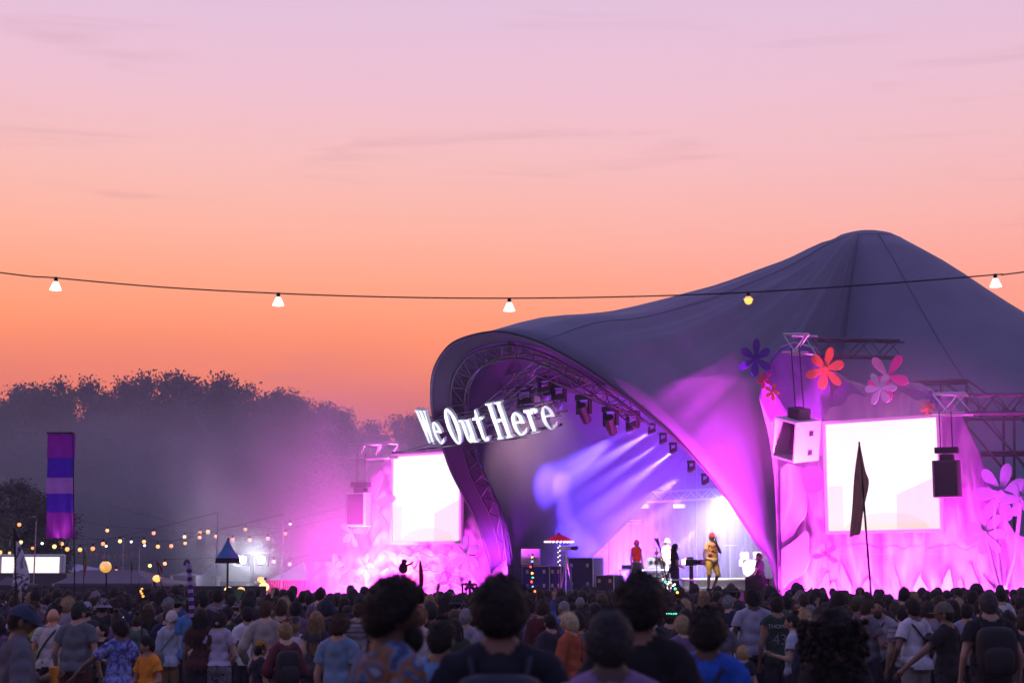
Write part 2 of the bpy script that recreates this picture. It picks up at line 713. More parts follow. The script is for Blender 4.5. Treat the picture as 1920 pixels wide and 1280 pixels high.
def wall_panel(name, label, outline, n, mat, seed, amp=.08, folds=2.2, root=None, swag=0.0, cells=(60, 40), group=None):
    """upright sheet of cloth cut to a traced outline, on the plane n metres before the mouth's feet"""
    P = [stn(px, py, n) for px, py in outline]
    uv = [((p - MID).dot(U), p.z) for p in P]
    us = [a for a, _ in uv]
    zs = [b for _, b in uv]
    u0, u1 = min(us), max(us)
    cu, cz = cells

    def span(u):
        """lower and upper edge of the outline at u"""
        c = []
        for i in range(len(uv)):
            a, b = uv[i], uv[(i + 1) % len(uv)]
            if (a[0] <= u < b[0]) or (b[0] <= u < a[0]):
                c.append(a[1] + (b[1] - a[1]) * (u - a[0]) / (b[0] - a[0]))
        return (min(c), max(c)) if len(c) > 1 else None
    cols = []
    for i in range(cu + 1):
        u = u0 + (u1 - u0) * min(max(i / cu, .0008), .9992)
        s = span(u)
        if s is None:
            continue
        col = []
        for j in range(cz + 1):
            z = s[0] + (s[1] - s[0]) * j / cz
            w = amp * (noise.noise(V(u * folds, z * .55, seed)) + .5 * noise.noise(V(u * folds * 2.3, z * 1.4, seed + 9)) + .35 * noise.noise(V(u * folds * 3.1 + z, z * .5, seed + 4)) - .5 * abs(noise.noise(V(u * 1.3 + z * .8, z * 1.1 - u * .4, seed + 2))))
            if swag:
                # cloth hanging in scalloped swags
                ph = (u * .62 + seed) % 1.0
                w += swag * max(0, math.sin(((z + .55 * (ph - .5) ** 2 * 4) * 2.7) * math.pi))
            col.append(st(u, n + w, z))
        cols.append(col)
    m = MB()
    m.grid(cols)
    o = m.build(name, mat, root, smooth=True)
    sol = o.modifiers.new('thick', 'SOLIDIFY')
    sol.thickness = .02
    if root is None:
        tag(o, label, 'set wall', group)
    return o


printed('wall_print', [(.32, .13, .42), (.52, .28, .58), (.70, .50, .72), (.50, .24, .54)], scale=.75, bump=.22, dist=.5, sharp=.04, stretch=(1.5, 1.5, .45))
printed('wall_purple', [(.22, .10, .42), (.26, .13, .48), (.20, .09, .38)], scale=.6, bump=.25)
WALL_R = [(1462, 1222), (1461, 1060), (1456, 940), (1449, 860), (1440, 805), (1424, 745), (1436, 690), (1462, 650), (1490, 640), (1530, 650),
          (1560, 690), (1590, 712), (1640, 726), (1680, 712), (1725, 718), (1770, 742), (1796, 764), (1816, 806), (1838, 850),
          (1856, 905), (1880, 960), (1905, 1000), (1960, 1015), (2040, 1010), (2040, 1222)]
WALL_L = [(577, 1205), (577, 1052), (600, 1052), (640, 1053), (650, 1030), (658, 985), (674, 935), (694, 896), (716, 866), (738, 848), (790, 838),
          (850, 838), (905, 930), (950, 1040), (960, 1205)]
wr = thing('painted_wall', 'tall cloth set wall right of the tent mouth, flushed magenta, holding the larger screen', 'set wall', tuple(stn(1650, 1115, 0)))
wall_panel('cloth', '', WALL_R, WALL_N, MATS['wall_print'], 3.1, .065, 3.2, wr, cells=(190, 70))
wl = thing('painted_wall', 'cloth set wall left of the tent mouth with swagged folds, holding the smaller-looking screen', 'set wall', tuple(stn(740, 1115, 0)))
wall_panel('cloth', '', WALL_L, WALL_N, MATS['wall_print'], 7.7, .055, 2.6, wl, swag=.045, cells=(150, 80))


def panel_piece(root, name, outline, n, mat, th=.05, color=None):
    """flat cut-out board with rounded traced outline"""
    P = smooth_path([stn(px, py, n) for px, py in outline + [outline[0]]], 4)[:-1]
    o = MB().prism(P, -NF * th).build(name, mat, root)
    if color:
        o.color = (*color, 1)
    return o


# purple sheet and cut-out foliage shapes on the right wall
wall_panel('purple_sheet', '', [(1424, 745), (1436, 690), (1462, 652), (1490, 643), (1528, 654), (1556, 700), (1560, 745), (1540, 790), (1445, 790)],
           WALL_N + .16, MATS['wall_purple'], 1.0, .05, 1.5, wr, cells=(20, 16))
panel_piece(wr, 'foliage_board', [(1560, 745), (1585, 715), (1625, 745), (1660, 760), (1700, 728), (1755, 745), (1775, 775), (1700, 785), (1600, 790), (1556, 785)],
            WALL_N + .2, MATS['wall_purple'])
panel_piece(wr, 'foliage_board', [(1545, 790), (1556, 765), (1580, 758), (1596, 738), (1622, 742), (1640, 730), (1668, 742), (1690, 735), (1716, 750), (1735, 748), (1752, 762), (1756, 784), (1650, 794)],
            WALL_N + .3, MATS['wall_print'])
panel_piece(wr, 'leaf_board', [(1464, 880), (1478, 868), (1494, 874), (1506, 878), (1510, 905), (1512, 950), (1508, 968), (1496, 985), (1484, 1010), (1466, 1026)],
            WALL_N + .25, MATS['wall_print'])
panel_piece(wr, 'leaf_board', [(1465, 1030), (1490, 1012), (1513, 996), (1516, 1030), (1518, 1048), (1505, 1075), (1480, 1090), (1466, 1100)],
            WALL_N + .32, MATS['wall_cloth'])
panel_piece(wr, 'leaf_board', [(1500, 880), (1530, 872), (1546, 890), (1540, 915), (1520, 926), (1508, 915)], WALL_N + .3, MATS['wall_purple'])

# appliqued leaf and stem shapes low on both cloths
pm('applique_lilac', (.46, .30, .60), .85, var=.12, scale=3, bump=.2, bscale=8)
pm('applique_pale', (.62, .46, .68), .85, var=.1, scale=3, bump=.2, bscale=8)
pm('applique_rose', (.58, .32, .56), .85, var=.12, scale=3, bump=.2, bscale=8)
ra = random.Random(5)


def applique(root, x0, x1, count, top, base):
    for k in range(count):
        px = x0 + (x1 - x0) * (k + .5) / count + ra.uniform(-6, 6)
        h = ra.uniform(30, 80)
        w = ra.uniform(7, 16)
        ln = ra.uniform(-18, 18)
        b = base + ra.uniform(-6, 14)
        o = [(px - 1, b), (px - w * .8 + ln * .35, b - h * .4), (px - w * .5 + ln * .75, b - h * .75), (px + ln, b - h), (px + w * .55 + ln * .7, b - h * .7), (px + w + ln * .3, b - h * .35), (px + 2, b)]
        panel_piece(root, 'leaf_applique', o, WALL_N + .10 + .006 * (k % 5), MATS[('applique_lilac', 'applique_pale', 'applique_rose')[ra.randrange(3)]], .012)


applique(wr, 1520, 1900, 13, 1000, 1130)
applique(wl, 600, 880, 9, 1040, 1130)
for px in (1528, 1606, 1684, 1768, 1832, 1880):
    MB().tube([stn(px + 1.5 * math.sin(y * .07), y, WALL_N + .13) for y in range(1006, 1170, 12)], .005, 4).build('cloth_seam', MATS['applique_rose'], wr)
for px in (614, 668, 730, 792, 846):
    MB().tube([stn(px + 1.5 * math.sin(y * .07), y, WALL_N + .17) for y in range(1052, 1170, 12)], .005, 4).build('cloth_seam', MATS['applique_rose'], wl)
# scalloped hems sewn across the left cloth
for row, y in enumerate((1036, 1064, 1090)):
    for k in range(7):
        x0 = 612 + k * 36 + row * 9
        if y < 1050 and x0 < 690:
            continue
        MB().tube([stn(x0 + 34 * q / 8, y + 9 * math.sin(math.pi * q / 8), WALL_N + .19) for q in range(9)], .022, 5).build('swag_fold', MATS['wall_cloth'], wl, smooth=True)

# horizontal batten lines across both cloths
MB().tube([stn(px, 1038, WALL_N + .12) for px in range(1520, 1900, 20)], .006, 4).build('batten', MATS['wall_cloth'], wr)
MB().tube([stn(px, 1049, WALL_N + .18) for px in range(645, 900, 20)], .006, 4).build('batten', MATS['wall_cloth'], wl)


# ------------------------------------------------------------------ video screens
def screen_mat(name):
    m = bpy.data.materials.new(name)
    m.use_nodes = True
    t = m.node_tree
    b = t.nodes['Principled BSDF']
    b.inputs['Base Color'].default_value = (.05, .05, .05, 1)
    co = nd(t, 'ShaderNodeTexCoord')
    sp = nd(t, 'ShaderNodeSeparateXYZ')
    t.links.new(co.outputs['Generated'], sp.inputs[0])
    X, Z = sp.outputs[0], sp.outputs[2]
    # over-bright picture: pale stage shapes low down, streaks above
    dx = math_n(t, 'DIVIDE', math_n(t, 'SUBTRACT', X, .52), .38)
    dz = math_n(t, 'DIVIDE', Z, .16)
    arch_f = math_n(t, 'LESS_THAN', math_n(t, 'ADD', math_n(t, 'POWER', math_n(t, 'ABSOLUTE', dx), 2.0), math_n(t, 'POWER', dz, 2.0)), 1.0)
    slant = math_n(t, 'LESS_THAN', Z, math_n(t, 'ADD', math_n(t, 'MULTIPLY', X, .42), .06))
    right = math_n(t, 'GREATER_THAN', X, .62)
    tri = math_n(t, 'MULTIPLY', slant, right)
    wv = nd(t, 'ShaderNodeTexNoise', Scale=3.0, Detail=2.0)
    mp_ = nd(t, 'ShaderNodeMapping')
    mp_.inputs['Scale'].default_value = (22, 1, .4)
    t.links.new(co.outputs['Generated'], mp_.inputs[0])
    t.links.new(mp_.outputs[0], wv.inputs['Vector'])
    lowleft = math_n(t, 'MULTIPLY', math_n(t, 'LESS_THAN', X, .14), math_n(t, 'LESS_THAN', Z, .42))
    c0 = mixc(t, math_n(t, 'MULTIPLY', wv.outputs[0], .45), (1, .97, .98), (.9, .62, .72))
    c1 = mixc(t, math_n(t, 'MULTIPLY', tri, .55), c0, (.72, .38, .52))
    c2 = mixc(t, math_n(t, 'MULTIPLY', arch_f, .55), c1, (.72, .52, .40))
    c3 = mixc(t, math_n(t, 'MULTIPLY', lowleft, .5), c2, (.66, .46, .45))
    t.links.new(c3, b.inputs['Emission Color'])
    b.inputs['Emission Strength'].default_value = 1.3
    MATS[name] = m
    return m


screen_mat('screen_glow')


def video_screen(label, px, n):
    (tl, tr, br, bl) = [stn(a, b, n) for a, b in px]
    # true rectangle on the wall plane from the traced corners
    u0 = ((tl - MID).dot(U) + (bl - MID).dot(U)) / 2
    u1 = ((tr - MID).dot(U) + (br - MID).dot(U)) / 2
    z1, z0 = (tl.z + tr.z) / 2, (bl.z + br.z) / 2
    t = thing('video_screen', label, 'screen', tuple(st((u0 + u1) / 2, n, z0)))
    R = Matrix((U, -NF, UP)).transposed()
    w, h = u1 - u0, z1 - z0
    # panel modelled square to its own axes so that the picture follows it
    p = MB().box((0, 0, 0), (w, .02, h)).build('display', MATS['screen_glow'])
    p.parent = t
    p.matrix_parent_inverse = Matrix.Translation(-Vector(t.location))
    p.matrix_basis = Matrix.Translation(st((u0 + u1) / 2, n + .012, (z0 + z1) / 2)) @ R.to_4x4()
    for (a, b, sz) in (((u0 + u1) / 2, z0 - .045, (w + .18, .14, .09)), ((u0 + u1) / 2, z1 + .045, (w + .18, .14, .09)),
                       (u0 - .045, (z0 + z1) / 2, (.09, .14, h)), (u1 + .045, (z0 + z1) / 2, (.09, .14, h))):
        MB().box(st(a, n, b), sz, R).build('frame', MATS['cabinet'], t)
    MB().box(st((u0 + u1) / 2, n - .12, (z0 + z1) / 2), (w, .2, h), R).build('housing', MATS['black'], t)
    return t, (u0, u1, z0, z1)


scr_r, SR = video_screen('glowing white video screen on the right set wall, behind the brown flag', [(1549, 795), (1758, 783), (1764, 990), (1555, 996)], WALL_N + .45)
scr_l, SL = video_screen('glowing white video screen on the left set wall, half behind the tent leg', [(736, 856), (861, 850), (866, 1013), (740, 1016)], WALL_N + .45)

# ------------------------------------------------------------------ cut-out flowers
def petal(c, ang, L, w, ux, uy, back):
    """teardrop petal outline from the flower's centre"""
    pts = []
    d = ux * math.sin(ang) + uy * math.cos(ang)
    s = ux * math.cos(ang) - uy * math.sin(ang)
    prof = ((.0, .10), (.25, .26), (.5, .44), (.72, .5), (.88, .40), (.97, .2))
    for t, k in prof:
        pts.append(c + d * (L * t) + s * (w * k))
    pts.append(c + d * L)
    for t, k in reversed(prof):
        pts.append(c + d * (L * t) - s * (w * k))
    return pts


def flower(label, px, py, rpx, n, cols, petals, spin=0.0, stem=None, wide=.42, squash=1.0):
    c = stn(px, py, n)
    m_per_px = (stn(px, py + 50, n) - c).length / 50
    L = rpx * m_per_px
    t = thing('flower_cutout', label, 'flower', tuple(c), 'cut-out flowers round the stage')
    for k in range(petals):
        a = spin + 2 * math.pi * k / petals
        f = 1.0 if k % 2 else 1.12
        c2 = c + NF * .012 * (k % 3)
        o = MB().prism(petal(c2, a, L * f, L * wide * (1.15 if k % 2 else 1), U * squash, UP, NF), -NF * .045).build('petal', MATS['paint_obj'], t)
        o.color = (*cols[k % len(cols)], 1)
    o = MB().cyl(c + NF * .05, c - NF * .05, L * .13, n=10).build('centre', MATS['paint_obj'], t)
    o.color = (*cols[0], 1)
    if stem:
        P = [stn(a, b, n - .03) for a, b in [(px, py)] + stem]
        P = smooth_path(P, 4)
        o = MB().tube(P, .05, 6).build('stem', MATS['paint_obj'], t, smooth=True)
        o.color = (.62, .45, .75, 1)
    else:
        # bracket to the wall behind
        MB().cyl(c - NF * .04, st((c - MID).dot(U), WALL_N, c.z), .02, n=5).build('bracket', MATS['dark_metal'], t)
    return t


OR, PK, LI, PU, YE = (.85, .22, .06), (.85, .03, .35), (.45, .42, .60), (.05, .02, .24), (.80, .48, .14)
FN = WALL_N + .55
flower('big orange six-petalled flower above the right screen, below the truss', 1548, 692, 38, FN, [OR], 6, .3)
flower('hot pink flower with one pale petal, behind the grey flower above the right screen', 1664, 706, 42, FN, [PK, PK, PK, PK, (.9, .35, .6)], 5, .62)
flower('pale grey-lilac flower in front of the hot pink one above the right screen', 1650, 728, 30, FN + .15, [(.66, .62, .76)], 6, -.5)
flower('deep purple flower at the top left corner of the right set wall', 1416, 672, 34, FN, [PU], 6, .1)
flower('small red flower below the deep purple flower at the tent edge', 1432, 712, 15, FN, [(.6, .02, .08)], 5, .8)
flower('small orange flower beside the red one at the tent edge', 1447, 735, 15, FN, [OR], 5, .4)
flower('small orange-brown flower at the top right corner of the right screen', 1739, 764, 15, FN, [(.7, .2, .08)], 6, .2)
flower('small violet flower beside the truss above the right screen', 1750, 744, 14, FN, [PU], 6, .5)
flower('large lilac flower on a long curved stem at the right end of the wall', 1878, 925, 52, FN, [(.42, .30, .66)], 7, .25,
       [(1866, 945), (1868, 1010), (1880, 1105)])
flower('lilac flower on a bent stem at the right picture edge', 1914, 935, 36, FN + .2, [(.45, .33, .68)], 6, .5, [(1910, 980), (1900, 1050), (1884, 1105)])
flower('pale mauve flower low on the right wall beside the long stems', 1848, 1000, 40, FN, [(.50, .36, .62)], 7, .7, [(1858, 1040), (1868, 1080), (1878, 1110)])
flower('pink-red flower on the right wall under the screen corner', 1548, 1040, 24, FN - .2, [(.75, .12, .3), (.8, .4, .5)], 5, 2.1)
flower('pale orange flower left of the left screen, at the wall edge', 659, 997, 27, FN, [YE, (.8, .4, .2)], 5, .2)
flower('large mauve flower beside the left screen', 697, 945, 60, FN, [(.55, .36, .6)], 6, .35, wide=.25)
flower('pale mauve flower at the left end of the low cloth wall', 626, 1062, 22, FN, [(.6, .45, .65)], 5, 0)
flower('mauve flower on the low cloth wall below the large flower', 684, 1060, 22, FN, [(.58, .44, .66)], 5, .3)
flower('lilac flower below the right corner of the left screen', 873, 1040, 34, FN, [LI], 6, 0)
flower('yellow flower in front of the left cloth wall', 776, 1068, 24, FN + .3, [YE], 6, .2)

# ------------------------------------------------------------------ trusses over the walls and side scaffold
truss('roof_truss', 'magenta-lit box truss over the orange flower', stn(1476, 646, .9), stn(1524, 646, .9), .55, .04)
truss('roof_truss', 'dark box truss running back over the right wall', stn(1526, 652, .1), stn(1690, 655, -.2), .5, .035, 'steel_dark')
truss('roof_truss', 'magenta-lit box truss at the top right of the right screen', stn(1756, 758, .9), stn(1818, 757, .9), .55, .04)
truss('roof_truss', 'dark box truss running off the right picture edge', stn(1822, 758, .8), stn(2010, 757, .8), .5, .035, 'steel_dark')
truss('roof_truss', 'pale box truss sticking out above the left screen', stn(661, 848, .9), stn(738, 844, .9), .5, .04)


def scaffold():
    t = thing('scaffold', 'dark tube scaffold standing behind the right set wall', 'scaffold', tuple(stn(1880, 1110, -1)))
    m = 'steel_dark'
    for px in (1765, 1812, 1882, 1902, 1950):
        MB().cyl(stn(px, 722 if px < 1850 else 765, -1.2), stn(px, 1100, -1.2), .04, n=6).build('standard', MATS[m], t)
    for (a, b) in (((1690, 716), (1815, 712)), ((1690, 721), (1815, 718)), ((1800, 778), (1990, 776)), ((1800, 786), (1990, 784)),
                   ((1840, 848), (1990, 846)), ((1840, 853), (1990, 851)), ((1850, 930), (1990, 930))):
        MB().cyl(stn(*a, -1.15), stn(*b, -1.15), .045, n=6).build('ledger', MATS[m], t)
    for (a, b) in (((1815, 712), (1920, 790)), ((1830, 770), (1960, 915)), ((1815, 800), (1900, 900)), ((1770, 718), (1850, 770))):
        MB().cyl(stn(*a, -1.1), stn(*b, -1.1), .035, n=6).build('brace', MATS[m], t)
    MB().cyl(stn(1765, 716, -1.2), stn(1815, 1100, -2.4), .03, n=5).build('brace', MATS[m], t)


scaffold()

# ------------------------------------------------------------------ loudspeakers
RST = Matrix((U, -NF, UP)).transposed()


def horn_speaker():
    """flown pale cabinet, tipped, with a flared open mouth"""
    c = stn(1493, 822, 1.6)
    t = thing('flown_speaker', 'pale flown loudspeaker cabinet with a deep open horn, tipped downwards', 'speaker', tuple(c))
    m_px = (stn(1493, 872, 1.6) - c).length / 50
    T = RST @ Euler((math.radians(12), math.radians(12), 0)).to_matrix() @ Euler((0, 0, math.radians(-20))).to_matrix()
    w, d, h = 62 * m_px, 62 * m_px, 76 * m_px

    def P(x, y, z):
        return c + T @ V(x, y, z)
    th = .05
    f, b = -d / 2, d / 2
    MB().box(P(0, b - .08, 0), (w, .16, h), T).build('rear', MATS['cabinet'], t)
    for s in (-1, 1):
        MB().box(P(s * (w / 2 - th / 2), -.08, 0), (th, d - .16, h), T).build('side_panel', MATS['cabinet'], t)
        MB().box(P(0, -.08, s * (h / 2 - th / 2)), (w - 2 * th, d - .16, th), T).build('end_panel', MATS['cabinet'], t)
    bf = MB().box(P(0, .12, 0), (w - 2 * th, .04, h - 2 * th), T).build('baffle', MATS['grille'], t)
    for zz in (-.3, -.1, .1, .3):
        MB().cyl(P(0, .09, zz * h), P(0, .10, zz * h), .05, n=10).build('port', MATS['black'], bf)
    for s in (-1, 1):
        for zz in (-.28, .2):
            MB().box(P(s * (w / 2 + .006), .12, zz * h), (.012, .16, .15), T).build('handle', MATS['black'], t)
    MB().box(P(0, .05, h / 2 + .16), (w * .5, .45, .3), T).build('bracket', MATS['dark_metal'], t)
    for s in (-1, 1):
        MB().cyl(P(s * .18, .05, h / 2 + .3), V(P(s * .18, .05, 0).x, P(s * .18, .05, 0).y, stn(1500, 650, .9).z - .1), .018, n=5).build('chain', MATS['dark_metal'], t)


horn_speaker()


def box_speaker(label, px, py, wpx, hpx, n, hang_py, mat='cabinet_dark'):
    c = stn(px, py, n)
    k = (stn(px, py + 50, n) - c).length / 50
    t = thing('hung_speaker', label, 'speaker', tuple(c))
    w, h = wpx * k, hpx * k
    T = RST @ Euler((0, 0, math.radians(14))).to_matrix()
    pts = [(-.5, 0), (-.5, -.42), (-.42, -.5), (.42, -.5), (.5, -.42), (.5, 0), (.32, .5), (-.32, .5)]
    MB().prism([c + T @ V(x * w, y * w, -h / 2) for x, y in pts], UP * h).build('cabinet', MATS[mat], t)
    MB().box(c + T @ V(0, -.51 * w, 0), (w * .80, .03, h * .9), T).build('grille', MATS['grille'], t)
    MB().box(c + T @ V(0, 0, h / 2 + .09), (w * .5, .3, .18), T).build('yoke', MATS['dark_metal'], t)
    MB().box(c + T @ V(0, 0, h / 2 + .3), (w * .85, .3, .16), T).build('hoist', MATS['dark_metal'], t)
    for s in (-1, 1):
        MB().cyl(c + T @ V(s * .16, 0, h / 2 + .3), V(c.x, c.y, stn(px, hang_py, n).z) + T @ V(s * .16, 0, 0), .015, n=5).build('chain', MATS['dark_metal'], t)
    return t


pm('cabinet_dark', (.10, .07, .09), .6, var=.2, scale=30, bump=.2, bscale=60)
box_speaker('dark loudspeaker hung beside the right edge of the right screen', 1777, 898, 50, 68, 1.4, 770)
box_speaker('pale loudspeaker hung from the truss left of the left screen', 676, 955, 42, 62, 1.2, 850, 'cabinet')
box_speaker('small dark lamp box hung under the top of the tent arch', 959, 659, 9, 14, 4.5, 632)

# ------------------------------------------------------------------ the sign
SIGN_TILT = math.radians(28)
SIGN_V = NF * math.sin(SIGN_TILT) + UP * math.cos(SIGN_TILT)
SIGN_N = U.cross(SIGN_V)
SIGN_P = hit(910, 810, MID + NF * 1.25, N_MOUTH)
SIGN_C = SIGN_P.copy()


def build_sign():
    t = thing('letter_sign', 'white cut-out letters We Out Here on a leaning truss before the tent mouth', 'sign', tuple(SIGN_C))
    Dp = NF * math.cos(TILT) - UP * math.sin(TILT)          # out of the face of the letters
    k = ((hit(1035, 803, SIGN_P, SIGN_N) - hit(785, 803, SIGN_P, SIGN_N)).length) / 250.0
    base_l = hit(784, 842, SIGN_P, SIGN_N)
    base_r = hit(1040, 812, SIGN_P, SIGN_N)
    xd = (base_r - base_l)
    width = xd.length
    xd.normalize()
    yd = (SIGN_V - xd * SIGN_V.dot(xd)).normalized()
    Dp = xd.cross(yd)
    if Dp.dot(NF) < 0:
        Dp = -Dp

    # letters drawn on a grid: cap height 1.0; (x advance, pieces)
    def ring(cx, cy, rx, ry, ix, iy, a0=0, a1=360, n=28):
        o, i = [], []
        for q in range(n + 1):
            a = math.radians(a0 + (a1 - a0) * q / n)
            o.append((cx + rx * math.cos(a), cy + ry * math.sin(a)))
            i.append((cx + ix * math.cos(a), cy + iy * math.sin(a)))
        return ('ring', o, i)

    def poly(*p):
        return ('poly', list(p))

    def letter_e(x):
        # bowl open at the lower right, bar across
        return [ring(x + .165, .315, .165, .325, .066, .268, 0, 312), poly((x + .05, .335), (x + .325, .335), (x + .325, .395), (x + .05, .395)),
                poly((x + .225, .06), (x + .30, .05), (x + .345, .17), (x + .325, .18))]
    L = []
    L.append((.46, [poly((.0, .97), (.17, .97), (.17, .93), (.0, .93)), poly((.03, .95), (.155, .95), (.215, .0), (.115, .0)),
                    poly((.12, 0), (.185, 0), (.285, .95), (.235, .95)), poly((.19, .97), (.31, .97), (.31, .93), (.19, .93)),
                    poly((.205, .95), (.325, .95), (.385, .0), (.285, .0)), poly((.30, 0), (.365, 0), (.455, .95), (.41, .95)),
                    poly((.37, .97), (.50, .97), (.50, .93), (.37, .93))]))
    L.append((.36, letter_e(0)))
    L.append((.17, []))
    L.append((.46, [ring(.22, .49, .215, .515, .088, .44)]))
    L.append((.45, [poly((-.01, .645), (.145, .645), (.145, .2), (.05, .2), (.05, .60), (-.01, .60)), ring(.16, .20, .11, .21, .02, .13, 180, 360, 14),
                    poly((.20, .62), (.255, .645), (.335, .645), (.335, .05), (.24, .05), (.24, .605), (.20, .605)),
                    poly((.24, .06), (.335, .06), (.41, .03), (.41, .0), (.25, .0))]))
    L.append((.30, [poly((.07, .14), (.165, .14), (.165, .88), (.13, .88), (.07, .66)), poly((-.03, .60), (.29, .60), (.29, .665), (-.03, .665)),
                    ring(.19, .14, .12, .15, .03, .07, 180, 345, 12)]))
    L.append((.14, []))
    L.append((.52, [poly((.05, .03), (.155, .03), (.155, .96), (.05, .96)), poly((.315, .03), (.42, .03), (.42, .96), (.315, .96)),
                    poly((.1, .46), (.37, .46), (.37, .54), (.1, .54)), poly((-.0, 0), (.205, 0), (.205, .05), (0, .05)), poly((0, .95), (.205, .95), (.205, 1), (0, 1)),
                    poly((.265, 0), (.47, 0), (.47, .05), (.265, .05)), poly((.265, .95), (.47, .95), (.47, 1), (.265, 1))]))
    L.append((.37, letter_e(0)))
    L.append((.35, [poly((.05, .03), (.15, .03), (.15, .60), (.05, .60)), poly((0, 0), (.22, 0), (.22, .05), (0, .05)), poly((-.01, .57), (.15, .57), (.15, .645), (-.01, .645)),
                    ring(.24, .50, .12, .15, .03, .075, 20, 180, 12), poly((.235, .50), (.345, .53), (.36, .60), (.27, .66))]))
    L.append((.38, letter_e(0)))
    L = [(a + .035, q) for a, q in L]
    total = sum(a for a, _ in L)
    sc = width / total
    cap = 64 / FPX * base_l.lerp(base_r, .6).y / math.cos(SIGN_TILT) * 1.02
    x = 0.0
    for adv, pieces in L:
        if pieces:
            m = MB()
            for q, pc in enumerate(pieces):
                def W(p, dz=0.0):
                    X = (x + p[0]) * sc
                    s = X / width * 2 - 1
                    bow = .45 * (1 - s * s)                       # the row of letters bows forward
                    return base_l + xd * X + yd * (p[1] * cap) + Dp * (bow - .45 + dz)
                pr = .0025 * q
                if pc[0] == 'poly':
                    m.prism([W(p, pr) for p in pc[1]], -Dp * (.12 + 2 * pr))
                else:
                    o, i = pc[1], pc[2]
                    n = len(o)
                    for fz, flip in ((pr, 1), (-.12 - pr, 0)):
                        m.grid([[W(p, fz) for p in o], [W(p, fz) for p in i]])
                    m.grid([[W(p, pr) for p in o], [W(p, -.12 - pr) for p in o]])
                    m.grid([[W(p, pr) for p in i], [W(p, -.12 - pr) for p in i]])
                    for e in (0, n - 1):
                        m.add([W(o[e], pr), W(i[e], pr), W(i[e], -.12 - pr), W(o[e], -.12 - pr)], [(0, 1, 2, 3)])
            m.build('letter', MATS['letter_white'], t)
        x += adv
    # truss the letters hang on, and the two rails
    a, b = base_l + yd * cap * .42 - Dp * .75, base_r + yd * cap * .42 - Dp * .75
    truss('', '', a, b, .38, .022, 'steel_dark', up=yd, root=t)
    MB().tube([base_l + yd * .03 + xd * width * s - Dp * (.3 + .45 * (2 * s - 1) ** 2 - .1) for s in (.44, .55, .66, .77, .88, .98)], .04, 6).build('rail', MATS['dark_metal'], t)
    MB().tube([base_l + yd * cap * .95 + xd * width * s - Dp * (.3 + .45 * (2 * s - 1) ** 2 - .1) for s in (.68, .77, .86, .97)], .03, 6).build('rail', MATS['dark_metal'], t)
    for s in (.04, .35, .65, .95):
        MB().cyl(base_l + xd * width * s + yd * cap * .42 - Dp * .7, base_l + xd * width * s + yd * cap * .42 - Dp * (.16 + .45 * (2 * s - 1) ** 2), .02, n=5).build('bracket', MATS['dark_metal'], t)
    # lamp bar added below and in front, only to light the letters
    bar = thing('added_sign_bar', 'slim added lamp bar on arms below the white letters, to light them', 'lamp', tuple(base_l))
    return t, base_l, xd, yd, Dp, width, cap


pm('letter_white', (.80, .82, .86), .55, var=.04)
sign, SB, SX, SY, SD, SW, SCAP = build_sign()

# ------------------------------------------------------------------ lamps
def light(kind, name, parent, loc, aim, power, col, size=.2, spot=40, blend=.5, radius=.05, spread=150):
    d = bpy.data.lights.new(name, kind)
    d.energy = power
    d.color = col
    if kind == 'SPOT':
        d.spot_size = math.radians(spot)
        d.spot_blend = blend
        d.shadow_soft_size = radius
    elif kind == 'AREA':
        d.shape = 'RECTANGLE'
        d.spread = math.radians(spread)
        d.size = size if isinstance(size, (int, float)) else size[0]
        d.size_y = size if isinstance(size, (int, float)) else size[1]
    else:
        d.shadow_soft_size = radius
    o = bpy.data.objects.new(name, d)
    COL.objects.link(o)
    loc, aim = Vector(loc), Vector(aim)
    q = (aim - loc).to_track_quat('-Z', 'Y')
    if parent is not None:
        o.parent = parent
        o.matrix_parent_inverse = Matrix.Translation(-Vector(parent.location))
    o.location = loc
    o.rotation_mode = 'QUATERNION'
    o.rotation_quaternion = q
    return o


def moving_head(label, top, aim, power=0, col=(1, 1, 1), spot=9, size=.24, lens='lens_off', radius=.05):
    """base clamp, yoke and head of a stage lamp hanging at top and pointing at aim"""
    top, aim = Vector(top), Vector(aim)
    t = thing('stage_lamp', label, 'stage lamp', tuple(top), 'stage lamps')
    s = size
    R = RST
    MB().box(top - UP * s * .4, (s * 1.5, s * 1.1, s * .55), R).build('base', MATS['black'], t)
    piv = top - UP * s * 2.0
    d = (aim - piv).normalized()
    for e in (-1, 1):
        MB().box(top + U * e * s * .72 - UP * s * 1.35, (s * .2, s * .5, s * 1.5), R).build('yoke_arm', MATS['black'], t)
    hd = MB().cyl(piv - d * s * 1.0, piv + d * s * .25, s * .5, s * .55, n=12).build('head', MATS['black'], t)
    MB().cyl(piv + d * s * .25, piv + d * s * 1.05, s * .55, s * .48, n=12).build('barrel', MATS['dark_metal'], hd)
    MB().cyl(piv + d * s * 1.051, piv + d * s * 1.075, s * .42, n=12).build('lens', MATS[lens], hd)
    if power:
        light('SPOT', 'lamp_light', t, piv + d * s * 1.15, aim, power, col, spot=spot, blend=1.0, radius=radius)
    return t


emitter('lens_off', (.3, .2, .4), .2, (.1, .1, .1))
emitter('lens_blue', (.35, .3, 1.0), 9)
emitter('lens_white', (1, .95, 1), 12)
emitter('lens_warm', (1, .75, .5), 8)
emitter('lens_pink', (1, .15, .9), 9)

